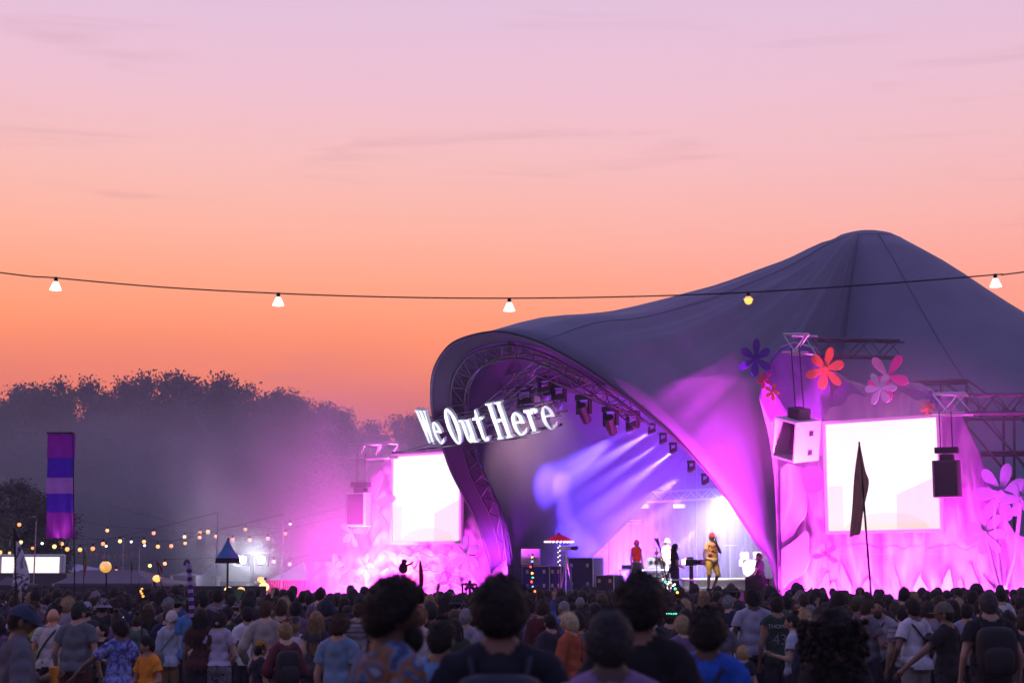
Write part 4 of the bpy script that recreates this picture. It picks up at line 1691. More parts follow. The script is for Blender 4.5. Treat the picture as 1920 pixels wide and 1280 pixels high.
def bird_totem():
    Y = 25.0
    t, a, b = pole_thing('bird_totem', 'dark cut-out bird totem with a long beak on a thick post', 'totem', 757, 1112, 757, 1076, Y, .045)
    k = 1 / 120.0
    def P(x, y):
        return at(x, y, Y)
    body = [P(*q) for q in ((747, 1066), (750, 1057), (756, 1053), (761, 1056), (764, 1064), (762, 1072), (757, 1075), (750, 1073))]
    head = [P(*q) for q in ((752, 1052), (754, 1048), (760, 1048), (763, 1051), (760, 1056), (755, 1056))]
    beak = [P(*q) for q in ((761, 1058), (767, 1056), (775, 1051), (773, 1056), (768, 1059), (763, 1061))]
    for nm, o in (('body', body), ('head', head), ('beak', beak)):
        col(MB().prism(smooth_path(o + [o[0]], 3)[:-1], V(0, .06 if nm == 'body' else .05, 0)).build(nm, MATS['paint_obj'], t), (.05, .005, .02))


bird_totem()


def wheel_prop():
    Y = 30.0
    t, a, b = pole_thing('flower_totem', 'dark pinwheel flower on a pole in front of a frame, low before the left wall', 'totem', 880, 1120, 880, 1100, Y, .015)
    c = at(881, 1099, Y)
    for k in range(6):
        o = MB().prism(petal(c + V(0, -.004 * (k % 2), 0), k * math.pi / 3, .12, .07, V(1, 0, 0), UP, None), V(0, .02, 0)).build('petal', MATS['paint_obj'], t)
        col(o, [(.02, .02, .12), (.2, .01, .08)][k % 2])
    f = thing('barrier_frame', 'open rectangular metal frame behind the dark pinwheel flower', 'frame', tuple(at(880, 1118, 31)))
    q = [at(867, 1094, 31), at(893, 1094, 31), at(893, 1120, 31), at(867, 1120, 31)]
    for i in range(4):
        MB().cyl(q[i], q[(i + 1) % 4], .02, n=5).build('bar', MATS['dark_metal'], f)
    for px in (874, 887):
        MB().cyl(at(px, 1094, 31), at(px, 1120, 31), .012, n=5).build('bar', MATS['dark_metal'], f)


wheel_prop()


def light_totem(label, pts, Y, cols, px, py):
    t, a, b = pole_thing('light_totem', label, 'totem', px, py + 20, pts[0][0], pts[0][1] - 6, Y, .012)
    for i, (x, y) in enumerate(pts):
        MB().ell(at(x, y, Y), .016 + .004 * (i % 2), 8, 6).build('bulb', MATS[cols[i % len(cols)]], t)
    m = MB()
    for i in range(40):
        p = at(*pts[i % len(pts)], Y) + V(random.gauss(0, .05), random.gauss(0, .03), random.gauss(0, .05))
        m.cyl(p, p + V(random.gauss(0, .06), random.gauss(0, .04), random.gauss(0, .06)), .006, .001, n=4)
    m.build('tinsel', MATS['black'], t)['kind'] = 'stuff'


light_totem('pole wound with red, green and amber fairy lights, before the blue flight case', [(998, 1044), (998, 1052), (995, 1062), (998, 1074), (999, 1082), (997, 1090), (999, 1099), (1003, 1108)], 26,
            ['bulb_yellow', 'bulb_blue', 'bulb_red', 'bulb_amber', 'bulb_green', 'bulb_red', 'bulb_blue', 'bulb_orange'], 1000, 1112)
light_totem('cluster of coloured fairy lights before the camera platform', [(1243, 1085), (1247, 1090), (1252, 1094), (1256, 1091), (1262, 1097), (1266, 1103), (1258, 1086), (1270, 1110), (1265, 1095)], 26,
            ['bulb_white', 'bulb_green', 'bulb_white', 'bulb_yellow', 'bulb_white', 'bulb_green', 'bulb_blue', 'bulb_amber', 'bulb_white'], 1255, 1112)
light_totem('short pole of warm fairy lights above the crowd before the marquees', [(266, 1103), (264, 1108), (266, 1112), (268, 1117)], 22, ['bulb_warm'], 266, 1118)


def pennant():
    t, a, b = pole_thing('red_pennant', 'small dark red pennant on a rod before the stage table', 'flag', 1240, 1040, 1233, 1008, 32, .01)
    o = MB().prism([at(*p, 32) for p in ((1226, 1008), (1234, 1010), (1237, 1020), (1241, 1034), (1232, 1020))], V(0, .015, 0)).build('cloth', MATS['canvas'], t)
    col(o, (.30, .01, .03))
    t2, a, b = pole_thing('red_pennant', 'bright red triangular pennant by the coloured fairy lights', 'flag', 1246, 1110, 1254, 1072, 27, .008)
    col(MB().prism([at(*p, 27) for p in ((1254, 1070), (1255, 1084), (1246, 1082))], V(0, .012, 0)).build('cloth', MATS['canvas'], t2), (.75, .02, .15))


pennant()

# ------------------------------------------------------------------ behind the field: marquees, festoons, trees
def marquee(label, px0, px1, peak_px, peak_py, eave_py, base_py, Y, color, depth=6.0, walls=True, ridge=None, name='marquee', mat='canvas'):
    """ridge or pyramid canopy on posts; pixel measures are taken at its front edge"""
    a, b = at(px0, eave_py, Y), at(px1, eave_py, Y)
    pk = at(peak_px, peak_py, Y + depth / 2)
    base = ground_z(Y)
    t = thing(name, label, 'marquee', ((a.x + b.x) / 2, Y, base))
    e = a.z
    cs = [V(a.x, Y, e), V(b.x, Y, e), V(b.x, Y + depth, e), V(a.x, Y + depth, e)]
    tops = [pk, pk, pk, pk] if ridge is None else [at(ridge[0], peak_py, Y + depth / 2), at(ridge[1], peak_py, Y + depth / 2)]
    if ridge is not None:
        tops = [tops[0], tops[1], tops[1], tops[0]]
    for i in range(4):
        p, q = cs[i], cs[(i + 1) % 4]
        r, s = tops[(i + 1) % 4], tops[i]
        rows = []
        for j in range(7):
            f = j / 6
            A, B = p.lerp(s, f), q.lerp(r, f)
            row = []
            for k in range(9):
                w = A.lerp(B, k / 8)
                w = w - UP * (.10 * (e and 1) * math.sin(math.pi * f) * (tops[0].z - e) * .9)
                row.append(w)
            rows.append(row)
        m = MB()
        m.grid(rows)
        col(m.build('roof_panel', MATS[mat], t, smooth=True), color)
    for i in range(4):
        p, q = cs[i], cs[(i + 1) % 4]
        m = MB()
        m.add([p, q, q - UP * .28, p - UP * .28], [(0, 1, 2, 3)])
        o = m.build('valance', MATS[mat], t)
        col(o, color)
        o.modifiers.new('t', 'SOLIDIFY').thickness = .01
        MB().cyl(V(p.x, p.y, base), p, .05, n=6).build('post', MATS['alu'], t)
        if walls and i in (1, 2, 3):
            m = MB()
            m.grid([[V(p.x, p.y, base).lerp(V(q.x, q.y, base), k / 20) + V(0, .06 * math.sin(k * 1.7), 0) for k in range(21)],
                    [(p - UP * .1).lerp(q - UP * .1, k / 20) for k in range(21)]])
            col(m.build('side_wall', MATS[mat], t, smooth=True), color)
    return t


DK, DK2 = (.055, .045, .075), (.10, .085, .13)
marquee('long dark marquee with a ridge roof behind the yellow lantern', 100, 288, 190, 1068, 1093, 1110, 52, DK2, 7, ridge=(150, 255))
marquee('pale pointed canopy behind the dark marquee', 112, 190, 145, 1057, 1072, 1110, 66, (.42, .38, .52), 6)
marquee('dark pointed tent at the left edge below the lit bar', -12, 24, 12, 1080, 1096, 1110, 50, DK, 3)
marquee('small dark pyramid tent right of the long marquee', 262, 292, 276, 1075, 1092, 1110, 58, DK, 4)
marquee('flat-topped pale canopy left of the hazy big tent', 322, 368, 345, 1071, 1078, 1110, 64, (.20, .18, .26), 5)
marquee('hazy dark big tent with tall peak behind the blue shade', 350, 492, 412, 1050, 1090, 1110, 70, (.10, .11, .16), 9)
marquee('white sloping marquee next to the red-lit fence', 500, 580, 568, 1052, 1086, 1110, 62, (.62, .60, .68), 7)
marquee('small brown kiosk canopy under the festoon lights', 250, 276, 262, 1068, 1078, 1110, 68, (.30, .18, .12), 4)


def lit_bar():
    Y = 58.0
    t = thing('lit_bar', 'white lit bar front glowing at the left edge behind the flag', 'bar', tuple(at(60, 1110, Y)))
    p = [at(*q, Y) for q in ((0 - 40, 1042), (114, 1042), (114, 1094), (-40, 1094))]
    m = MB()
    m.prism([V(q.x, q.y, q.z) for q in p], V(0, .1, 0))
    m.build('back_panel', MATS['bar_glow'], t)  # panel itself emits, in place of lamps lighting a white tarp
    for x in (1, 115, 121):
        MB().cyl(at(x, 1040, Y - .3), V(at(x, 1040, Y - .3).x, Y - .3, 0), .06, n=6).build('post', MATS['white_paint'], t)
    MB().cyl(at(-40, 1041, Y - .3), at(121, 1041, Y - .3), .05, n=6).build('beam', MATS['white_paint'], t)
    MB().cyl(at(-40, 1075, Y - .3), at(121, 1075, Y - .3), .03, n=6).build('beam', MATS['white_paint'], t)
    MB().box(at(40, 1103, Y - .6), (3.4, .8, 1.1)).build('counter', MATS['deck'], t)


emitter('bar_glow', (1, .84, .74), 1.15)
lit_bar()


def fence():
    Y = 60.0
    t = thing('corrugated_fence', 'corrugated sheet fence lit red and magenta left of the set wall', 'fence', tuple(at(540, 1118, Y)))
    px = 500
    while px < 580:
        a, b = at(px, 1087, Y), at(px + 3.6, 1087, Y)
        rows = [[V(a.x, Y + .03, 0), V((a.x + b.x) / 2, Y - .04, 0), V(b.x, Y + .03, 0)], [V(a.x, Y + .03, a.z), V((a.x + b.x) / 2, Y - .04, a.z), V(b.x, Y + .03, a.z)]]
        m = MB()
        m.grid(rows)
        o = m.build('sheet_rib', MATS['paint_obj'], t)
        col(o, (.45, .10, .16))  # red light on the sheets is put into their colour
        px += 3.9
    for z in (.5, 1.4):
        MB().cyl(V(at(500, 1087, Y).x, Y + .08, z), V(at(580, 1087, Y).x, Y + .08, z), .04, n=5).build('rail', MATS['dark_metal'], t)
    # dark hoarding closing the field behind the crowd
    Y = 48.0
    h = thing('hoarding', 'dark board hoarding closing the field below the marquees', 'fence', tuple(at(250, 1118, Y)))
    px = -60
    while px < 500:
        a, b = at(px, 1098, Y), at(px + 27.4, 1098, Y)
        MB().box(V((a.x + b.x) / 2, Y, a.z / 2), (b.x - a.x, .05, a.z)).build('board', MATS['hoard'], h)
        px += 28
    

pm('hoard', (.06, .045, .06), .85, var=.3)
fence()


def flood_mast():
    Y = 66.0
    t = thing('flood_mast', 'lighting mast with two dazzling white floodlights beyond the marquees', 'floodlight', tuple(V(at(473, 1047, Y).x, Y, 0)))
    MB().cyl(V(at(473, 1047, Y).x, Y, 0), at(473, 1040, Y), .08, n=8).build('mast', MATS['dark_metal'], t)
    MB().cyl(at(452, 1046, Y), at(494, 1046, Y), .05, n=6).build('cross_arm', MATS['dark_metal'], t)
    for px in (456, 491):
        c = at(px, 1049, Y)
        MB().box(c, (.55, .3, .5)).build('housing', MATS['dark_metal'], t)
        MB().cyl(c - V(0, .16, 0), c - V(0, .18, 0), .14, n=14).build('lens', MATS['flood_white'], t)
        light('SPOT', 'mast_light', t, c - V(0, .25, 0), at(px - 20, 1090, 40), 520, (.85, .95, 1), spot=170, blend=1.0, radius=.3)


emitter('flood_white', (.9, .97, 1), 60)
flood_mast()

BULBS = [
    ([(0, 1035), (18, 1036), (61, 1027), (102, 1024), (126, 1029), (150, 1030), (174, 1028)], 52, 'lower festoon at the far left'),
    ([(36, 983), (39, 1016), (79, 1018), (116, 1019), (193, 1019), (225, 1014), (270, 1015), (296, 1024), (321, 1023)], 58, 'middle festoon at the left'),
    ([(201, 994), (288, 999), (346, 1006), (374, 1007), (405, 1005), (436, 1011), (468, 1012), (502, 1009)], 62, 'long middle festoon'),
    ([(199, 1023), (246, 1015), (271, 1022), (347, 1018)], 66, 'far faint festoon'),
    ([(375, 998), (390, 997), (460, 992), (535, 1000), (544, 982)], 68, 'upper festoon towards the stage'),
    ([(218, 1070), (281, 1060), (309, 1056), (513, 1052), (543, 1057)], 60, 'lowest festoon over the marquees'),
]
for (pts, Y, where) in BULBS:
    top = [at(x, y, Y) + UP * .16 for x, y in pts]
    ext = [top[0] + V(-4, 0, 1.0)] + top + [top[-1] + V(4, 0, 1.0)]
    w = thing('festoon_cable', 'thin festoon cable of the %s' % where, 'cable', tuple(ext[0]))
    MB().tube(ext, .006, 4).build('cable', MATS['black'], w)
    for end in (ext[0], ext[-1]):
        MB().cyl(V(end.x, end.y, 0), end, .025, .02, n=6).build('pole', MATS['alu'], w)
    for i, (x, y) in enumerate(pts):
        c = at(x, y, Y)
        white = (x, y) in ((79, 1018), (199, 1023), (246, 1015), (271, 1022), (544, 982))
        kind = 'bulb_white' if white else ('bulb_warm', 'bulb_orange', 'bulb_lemon', 'bulb_warm')[(i + len(pts)) % 4]
        t = thing('festoon_bulb', '%s bulb, %s from the left on the %s' % ({'bulb_white': 'white', 'bulb_warm': 'amber', 'bulb_orange': 'orange', 'bulb_lemon': 'lemon'}[kind], ('first', 'second', 'third', 'fourth', 'fifth', 'sixth', 'seventh', 'eighth', 'ninth')[i], where),
                  'bulb', tuple(c), 'far festoon bulbs')
        r = .05 if white or x in (18, 61) else (.09 if (x, y) == (390, 997) else .07)
        MB().ell(c, r, 10, 8).build('glass', MATS[kind], t, smooth=True)
        MB().cyl(c + UP * r * .8, c + UP * .16, .03, n=6).build('socket', MATS['black'], t)


def pole_lamps(label, pts, Y, px):
    base = V(at(px, 1110, Y).x, Y, 0)
    t = thing('lamp_post', label, 'lamp', tuple(base))
    MB().cyl(base, at(px, pts[0][1] - 4, Y), .05, n=6).build('post', MATS['dark_metal'], t)
    for (x, y, r, k) in pts:
        c = at(x, y, Y)
        MB().ell(c, (r * 1.2, r, r), 10, 8).build('lamp', MATS[k], t, smooth=True)
        MB().cyl(c, V(base.x, base.y, c.z), .015, n=4).build('arm', MATS['dark_metal'], t)


pole_lamps('post with three warm globe lamps left of the red fence', [(489, 1086, .1, 'bulb_warm'), (494, 1090, .08, 'bulb_warm'), (495, 1100, .15, 'bulb_lemon'), (499, 1116, .08, 'bulb_warm')], 56, 497)
pole_lamps('post with one broad amber lamp right of the pyramid tent', [(294, 1084, .11, 'bulb_warm')], 50, 290)
pole_lamps('low pale lamp behind the child on shoulders', [(429, 1107, .12, 'bulb_lemon')], 46, 431)
pole_lamps('low warm lamp above the green sheaf', [(452, 1106, .09, 'bulb_warm')], 46, 452)


def bunting():
    Y = 56
    t = thing('bunting', 'faint string of pennants between poles over the marquees', 'bunting', tuple(at(160, 1028, Y)))
    pts = [at(160 + 11 * i, 1028 + 10 * math.sin(math.pi * i / 9), Y) for i in range(10)]
    MB().tube(pts, .006, 4).build('cord', MATS['black'], t)
    for i, p in enumerate(pts):
        col(MB().prism([p + V(-.07, 0, 0), p + V(.07, 0, 0), p + V(0, .01, -.24)], V(0, .008, 0)).build('pennant', MATS['canvas'], t), ((.4, .35, .45), (.5, .3, .25))[i % 2])
    for px, py in ((68, 978), (232, 1010), (160, 1028), (262, 1030)):
        b = at(px, py, Y)
        q = thing('thin_mast', 'thin bare mast %s' % {68: 'above the lit bar', 232: 'right of the yellow lantern', 160: 'at the left end of the bunting', 262: 'at the right end of the bunting'}[px], 'mast', (b.x, Y, 0))
        MB().cyl(V(b.x, Y, 0), b, .035, .02, n=6).build('pole', MATS['alu'], q)
        MB().ell(b, .03, 6, 4).build('finial', MATS['alu'], q)


bunting()


# sheaf of green stems held up
def sheaf():
    Y = 22.0
    t = thing('green_sheaf', 'fan of green stalks held up in the crowd', 'plant', tuple(at(447, 1125, Y)))
    for i in range(9):
        a = (i - 4) * .09
        b = at(447, 1126, Y)
        col(MB().cyl(b, b + V(math.sin(a) * .16, .01 * i, math.cos(a) * .16), .008, .012, n=5).build('stalk', MATS['plastic'], t), (.08, .22, .08))


sheaf()


# ------------------------------------------------------------------ trees
def crown_mesh(name, seed, n_clump, n_leaf, leaf):
    """leaf-sized faces gathered in clumps through a crown of unit size, each clump round a small dense core"""
    r = np.random.default_rng(seed)
    cl = []
    while len(cl) < n_clump:
        p = r.uniform(-1, 1, 3)
        d = np.linalg.norm(p)
        if .25 < d < 1:
            cl.append((p * (.42, .42, .44), (.045 + .06 * r.random()) * (1.25 - .4 * d)))
    core = MB()
    vs, fs = [], []
    for (c, s) in cl:
        core.ell(c, (s * .42, s * .42, s * .34), 6, 4, fn=lambda d: 1 + .35 * noise.noise(d * 2 + Vector(c) * 9))
        k = int(n_leaf * (s / .07) ** 2)
        P = np.clip(r.normal(0, 1, (k, 3)), -1.9, 1.9)
        P = c + P * s * .44 * (1, 1, .85)
        A = r.normal(0, 1, (k, 3))
        A /= np.linalg.norm(A, axis=1)[:, None]
        B = np.cross(A, r.normal(0, 1, (k, 3)))
        B /= np.linalg.norm(B, axis=1)[:, None]
        sz = leaf * (.6 + .8 * r.random((k, 1)))
        o = len(vs)
        q = np.stack([P - A * sz, P + B * sz * .6, P + A * sz, P - B * sz * .6], 1).reshape(-1, 3)
        vs += q.tolist()
        fs += [(o + 4 * i, o + 4 * i + 1, o + 4 * i + 2, o + 4 * i + 3) for i in range(k)]
    o = len(vs)
    vs += core.v
    fs += [tuple(i + o for i in f) for f in core.f]
    A = np.array(vs)
    A[:, 2] = (A[:, 2] - A[:, 2].min()) / np.ptp(A[:, 2]) - .5
    A[:, :2] /= np.ptp(A[:, 0])
    me = bpy.data.meshes.new(name)
    me.from_pydata(A.tolist(), [], fs)
    me.materials.append(MATS['leaves'])
    return me


CROWNS = [crown_mesh('crown_%d' % i, 20 + i, 280, 230, .0078) for i in range(4)]


def tree(label, px, top_py, Y, width, rot, low=.12):
    top = at(px, top_py, Y)
    H = top.z
    t = thing('tree', label, 'tree', (top.x, Y, 0), 'trees along the field edge', world_coords=False)
    m = MB()
    m.tube([V(0, 0, 0), V(.1, 0, H * .25), V(-.05, .1, H * .5), V(.05, 0, H * .78)], [H * .024, H * .018, H * .012, H * .004], 8)
    m.build('trunk', MATS['bark'], t)
    r = random.Random(int(px * 3 + Y))
    for k in range(5):
        a = r.uniform(0, 6.28)
        z0 = H * r.uniform(.2, .5)
        e = V(math.cos(a) * width * .36, math.sin(a) * width * .36, z0 + H * .25)
        m = MB()
        m.tube([V(0, 0, z0), e * .5 + V(0, 0, z0 * .5 + .3), e], [H * .010, H * .007, H * .002], 6)
        m.build('limb', MATS['bark'], t)
    c = bpy.data.objects.new('crown', CROWNS[rot % 4])
    COL.objects.link(c)
    c.parent = t
    ch = H * (1 - low) + .2
    c.location = (0, 0, H * low + ch / 2)
    c.scale = (width, width * .9, ch)
    c.rotation_euler = (0, 0, rot * 1.3)
    return t


TREES = [
    (-30, 742, 92, 11, 'broad hazy tree at the far left of the tree line'),
    (40, 722, 96, 10, 'hazy tree above the pale flag in the tree line'),
    (103, 706, 93, 9.5, 'tall hazy tree rising above the purple banner tower'),
    (168, 710, 98, 9, 'hazy tree just right of the purple banner tower'),
    (243, 706, 94, 10, 'round-topped tall hazy tree above the yellow lantern'),
    (322, 702, 97, 11, 'tallest hazy tree near the middle of the tree line'),
    (395, 722, 101, 10, 'hazy tree behind the smoke plume'),
    (455, 704, 95, 11, 'tall hazy tree above the blue shade'),
    (520, 728, 97, 10, 'hazy tree where the tree line starts to fall, above the floodlights'),
    (575, 756, 94, 10, 'hazy tree above the white marquee'),
    (640, 768, 96, 9.5, 'pink-tinted tree left of the left screen'),
    (682, 800, 92, 7, 'low pink-tinted tree end beside the pale truss'),
    (775, 768, 104, 9, 'hazy tree behind the first letters of the sign'),
    (835, 785, 104, 9, 'hazy tree hidden mostly behind the tent leg'),
    (70, 800, 86, 12, 'lower hazy tree in front of the tree line at the left'),
    (200, 800, 88, 12, 'lower hazy tree in front of the tree line behind the banner tower'),
    (330, 812, 87, 12, 'lower hazy tree filling the tree line behind the smoke'),
    (465, 815, 88, 12, 'lower hazy tree filling the tree line behind the floodlights'),
    (590, 850, 86, 11, 'lower hazy tree beside the left set wall'),
    (-2, 902, 62, 6.5, 'dark rounded tree at the left edge, nearer than the rest'),
]
for i, (px, py, Y, w, lab) in enumerate(TREES):
    tree(lab, px, py, Y, w, i)

# ------------------------------------------------------------------ the near string of lamps
def near_string():
    Y = 20.0
    pts = [(0, 511), (105, 521), (300, 538), (522, 550), (740, 557), (955, 559), (1180, 556), (1403, 548), (1640, 533), (1866, 515), (1920, 510)]
    P = [at(x, y, Y) for x, y in pts]
    P = [P[0] + V(-3.2, 0, .45)] + P + [P[-1] + V(3.2, 0, .42)]
    t = thing('lamp_cable', 'dark cable sagging across the sky carrying five hanging lamps', 'cable', tuple(P[0]))
    MB().tube(smooth_path(P, 6), .009, 5).build('cable', MATS['black'], t)
    for e, s in ((P[0], -1), (P[-1], 1)):
        MB().cyl(V(e.x, Y, ground_z(Y)), e + UP * .1, .07, .05, n=8).build('pole', MATS['dark_metal'], t)
    for i, (x, y, k) in enumerate(((105, 521, 0), (522, 550, 0), (955, 560, 0), (1403, 549, 1), (1866, 515, 0))):
        c = at(x, y, Y)
        o = thing('hanging_lamp', '%s hanging lamp on the near cable, %s from the left' % (('white conical', 'amber round')[k], ('first', 'second', 'third', 'fourth', 'fifth')[i]), 'lamp', tuple(c), 'lamps on the near cable')
        MB().cyl(c + UP * .01, c - UP * .055, .022, .026, n=10).build('socket', MATS['black'], o)
        if k == 0:
            m = MB()
            m.cyl(c - UP * .05, c - UP * .155, .030, .076, n=18)
            m.build('shade', MATS['shade_glow'], o, smooth=False)
        else:
            MB().cyl(c - UP * .05, c - UP * .085, .030, .062, n=14).build('shade', MATS['shade_amber'], o)
            MB().ell(c - UP * .10, .05, 12, 8).build('bulb', MATS['bulb_core'], o, smooth=True)


emitter('shade_glow', (1, .86, .74), 2.2)
emitter('shade_amber', (1, .32, .02), 1.6)
emitter('bulb_core', (1, .52, .06), 1.6)
near_string()


# ------------------------------------------------------------------ air
def volume_mat(name, colr, density, aniso=.2):
    m = bpy.data.materials.new(name)
    m.use_nodes = True
    t = m.node_tree
    t.nodes.clear()
    o = nd(t, 'ShaderNodeOutputMaterial')
    v = nd(t, 'ShaderNodeVolumePrincipled')
    v.inputs['Color'].default_value = (*colr, 1)
    v.inputs['Density'].default_value = density
    v.inputs['Anisotropy'].default_value = aniso
    t.links.new(v.outputs[0], o.inputs['Volume'])
    MATS[name] = m
    return m, t, v


HAZE_D, SMOKE_D, DRIFT_D = .0011, .065, .036
volume_mat('haze_air', (.80, .80, .92), HAZE_D, .1)
hz = MB().box((0, 420, 9.7), (1840, 1000, 21.6)).build('haze', MATS['haze_air'])
tag(hz, 'thin evening haze over the whole field', 'haze', kind='stuff')

# theatre smoke hanging inside the tent
_, st_t, st_v = volume_mat('stage_smoke_air', (.84, .84, .98), SMOKE_D, .35)
pro = [(-7.9, DECK_Z + .03), (-.7, DECK_Z + .03), (-.6, 3.6), (3.0, 7.9), (1.6, 8.2), (-7.9, 8.6)]
mb = MB()
mb.prism([st(-4.6, n, z) for n, z in pro], U * 9.3)
sm = mb.build('stage_smoke', MATS['stage_smoke_air'])
tag(sm, 'stage smoke filling the inside of the tent, catching the beams', 'smoke', kind='stuff')


def soft_smoke(name, label, colr, density, centre, radii, R=None, aniso=.3, nscale=1.6, cat='smoke', power=1.3):
    """a cloud that thins out towards its edge: density falls from the middle and is broken up by noise"""
    m, t, v = volume_mat(name + '_air', colr, density, aniso)
    co = nd(t, 'ShaderNodeTexCoord')
    ln = nd(t, 'ShaderNodeVectorMath', operation='LENGTH')
    t.links.new(co.outputs['Object'], ln.inputs[0])
    fall = math_n(t, 'POWER', math_n(t, 'SUBTRACT', 1.0, ln.outputs['Value'], clamp=True), power)
    nz_ = nd(t, 'ShaderNodeTexNoise', Scale=nscale, Detail=3.0, Roughness=.6)
    t.links.new(co.outputs['Object'], nz_.inputs['Vector'])
    k = nd(t, 'ShaderNodeMapRange')
    t.links.new(nz_.outputs[0], k.inputs[0])
    k.inputs[1].default_value = .32
    k.inputs[2].default_value = .72
    k.inputs[3].default_value = .25
    k.inputs[4].default_value = 1.9
    d = math_n(t, 'MULTIPLY', math_n(t, 'MULTIPLY', fall, k.outputs[0]), density)
    t.links.new(d, v.inputs['Density'])
    o = MB().ell((0, 0, 0), 1.0, 24, 16).build(name, m)
    M = Matrix.Translation(centre)
    if R is not None:
        M = M @ R.to_4x4()
    o.matrix_basis = M @ Matrix.Diagonal((*radii, 1))
    tag(o, label, cat, kind='stuff')
    return o


c = stn(648, 960, 1.2)
soft_smoke('drifting_smoke', 'pink-lit smoke drifting left of the left screen', (.93, .88, .95), .16, V(c.x + .8, c.y, 4.2), (7.4, 3.8, 6.8))
q = at(474, 1044, 65)
soft_smoke('flood_glow_smoke', 'pale smoke added for a glow round the dazzling far floodlights', (.9, .93, .98), .08, V(q.x, 64.2, q.z), (2.6, 1.6, 2.2), aniso=.5)  # smoke put in so that the floodlights get a glow
q = at(385, 985, 60)
soft_smoke('smoke_plume', 'thin pale smoke plume rising before the hazy trees', (.88, .88, .98), .16, V(q.x, 60, q.z), (2.2, 1.6, 5.2), R=Euler((0, math.radians(-10), 0)).to_matrix(), nscale=2.4)
soft_smoke('mist_bank', 'bank of bluish mist lying before the trees', (.84, .87, .98), .10, V(-16, 76, 4.2), (34, 9.0, 11.0), aniso=.1, nscale=2.2, cat='mist', power=.8)
q = stn(1640, 790, 1.3)
soft_smoke('screen_bloom_smoke', 'smoke added for a pink bloom before the top of the right screen', (.93, .88, .95), .22, q, (5.4, 1.4, 2.8), R=RST)  # smoke put in to stand for the bloom above the screen

# ------------------------------------------------------------------ people
def capsule_parts(pose):
    """skeleton of a 1.75 m figure facing +Y: (region, kind, geometry)"""
    p = dict(elbL=(-.235, -.03, 1.12), wriL=(-.245, .06, .88), elbR=(.235, -.03, 1.12), wriR=(.245, .06, .88),
             kneeL=(-.10, .02, .50), ankL=(-.11, -.03, .09), kneeR=(.10, .02, .50), ankR=(.11, -.03, .09), wide=1.0, hip=1.0, lean=0.0, slim=1.0)
    p.update(pose)
    w, h, s = p['wide'], p['hip'], p['slim']
    E, C = [], []
    E += [('torso', (0, 0, .96), (.165 * h, .118 * s, .13)), ('torso', (0, 0, 1.10), (.15 * s, .108 * s, .17)), ('torso', (0, .005, 1.28), (.160 * w, .114 * s, .19)),
          ('torso', (0, -.005, 1.36), (.150 * w, .10, .10)), ('torso', (-.07, -.075, .93), (.085, .07, .10)), ('torso', (.07, -.075, .93), (.085, .07, .10))]
    sh = .150 * w
    C += [('torso', (-sh, -.005, 1.425), (sh, -.005, 1.425), .064, .064), ('torso', (-.11, -.01, 1.45), (0, -.012, 1.51), .06, .062), ('torso', (.11, -.01, 1.45), (0, -.012, 1.51), .06, .062), ('torso', (0, -.015, 1.39), (0, -.002, 1.52), .115, .062), ('neck', (0, -.002, 1.47), (0, .018, 1.60), .062, .058)]
    for d, sgn in (('L', -1), ('R', 1)):
        S = (sgn * (sh + .018), -.005, 1.405)
        el, wr = p['elb' + d], p['wri' + d]
        C += [('uarm' + d, S, el, .053, .041), ('farm' + d, el, wr, .042, .028)]
        hd = Vector(wr) + (Vector(wr) - Vector(el)).normalized() * .06
        C += [('hand' + d, wr, tuple(hd), .03, .036)]
        kn, an = p['knee' + d], p['ank' + d]
        C += [('thigh' + d, (sgn * .088 * h, -.005, .90), kn, .095, .058), ('shin' + d, kn, an, .060, .038)]
        C += [('foot' + d, (an[0], an[1] - .02, an[2] - .04), (an[0] + sgn * .02, an[1] + .17, an[2] - .05), .045, .036)]
    return E, C, p


def head_points():
    """head about 0.235 m tall centred on the origin, face towards +Y"""
    mb = MB()

    def shape(d):
        x, y, z = d
        k = 1.0
        if z < 0:
            k *= 1 - .16 * (-z) ** 1.5 * (1 if y > 0 else .7)
            k *= 1 - .30 * abs(x) * (-z)
        if y > 0:
            k *= 1 - .05 * y
            k += .16 * math.exp(-((x / .16) ** 2 + ((z + .12) / .13) ** 2)) * y        # nose
            k += .05 * math.exp(-((x / .08) ** 2 + ((z - .06) / .16) ** 2)) * y
            k -= .07 * (math.exp(-(((x - .3) / .15) ** 2 + ((z - .08) / .10) ** 2)) + math.exp(-(((x + .3) / .15) ** 2 + ((z - .08) / .10) ** 2)))   # sockets
            k += .035 * math.exp(-((z - .22) / .08) ** 2) * math.exp(-(x / .45) ** 2)      # brow
            k += .05 * math.exp(-((x / .2) ** 2 + ((z + .45) / .06) ** 2))                 # lips
            k -= .03 * math.exp(-((x / .2) ** 2 + ((z + .46) / .018) ** 2))
            k += .07 * math.exp(-((x / .25) ** 2 + ((z + .80) / .14) ** 2))                # chin
        else:
            k *= 1 + .06 * math.exp(-((z - .15) / .4) ** 2) * (-y)
        return k
    mb.ell((0, 0, 0), (.078, .098, .120), 28, 22, fn=shape)
    for s in (-1, 1):
        mb.ell((s * .080, -.008, -.01), (.012, .022, .034), 8, 6, R=Euler((0, 0, s * .35)).to_matrix())
        mb.ell((s * .029, .083, .012), (.012, .009, .008), 8, 6, mi=1)
    return mb


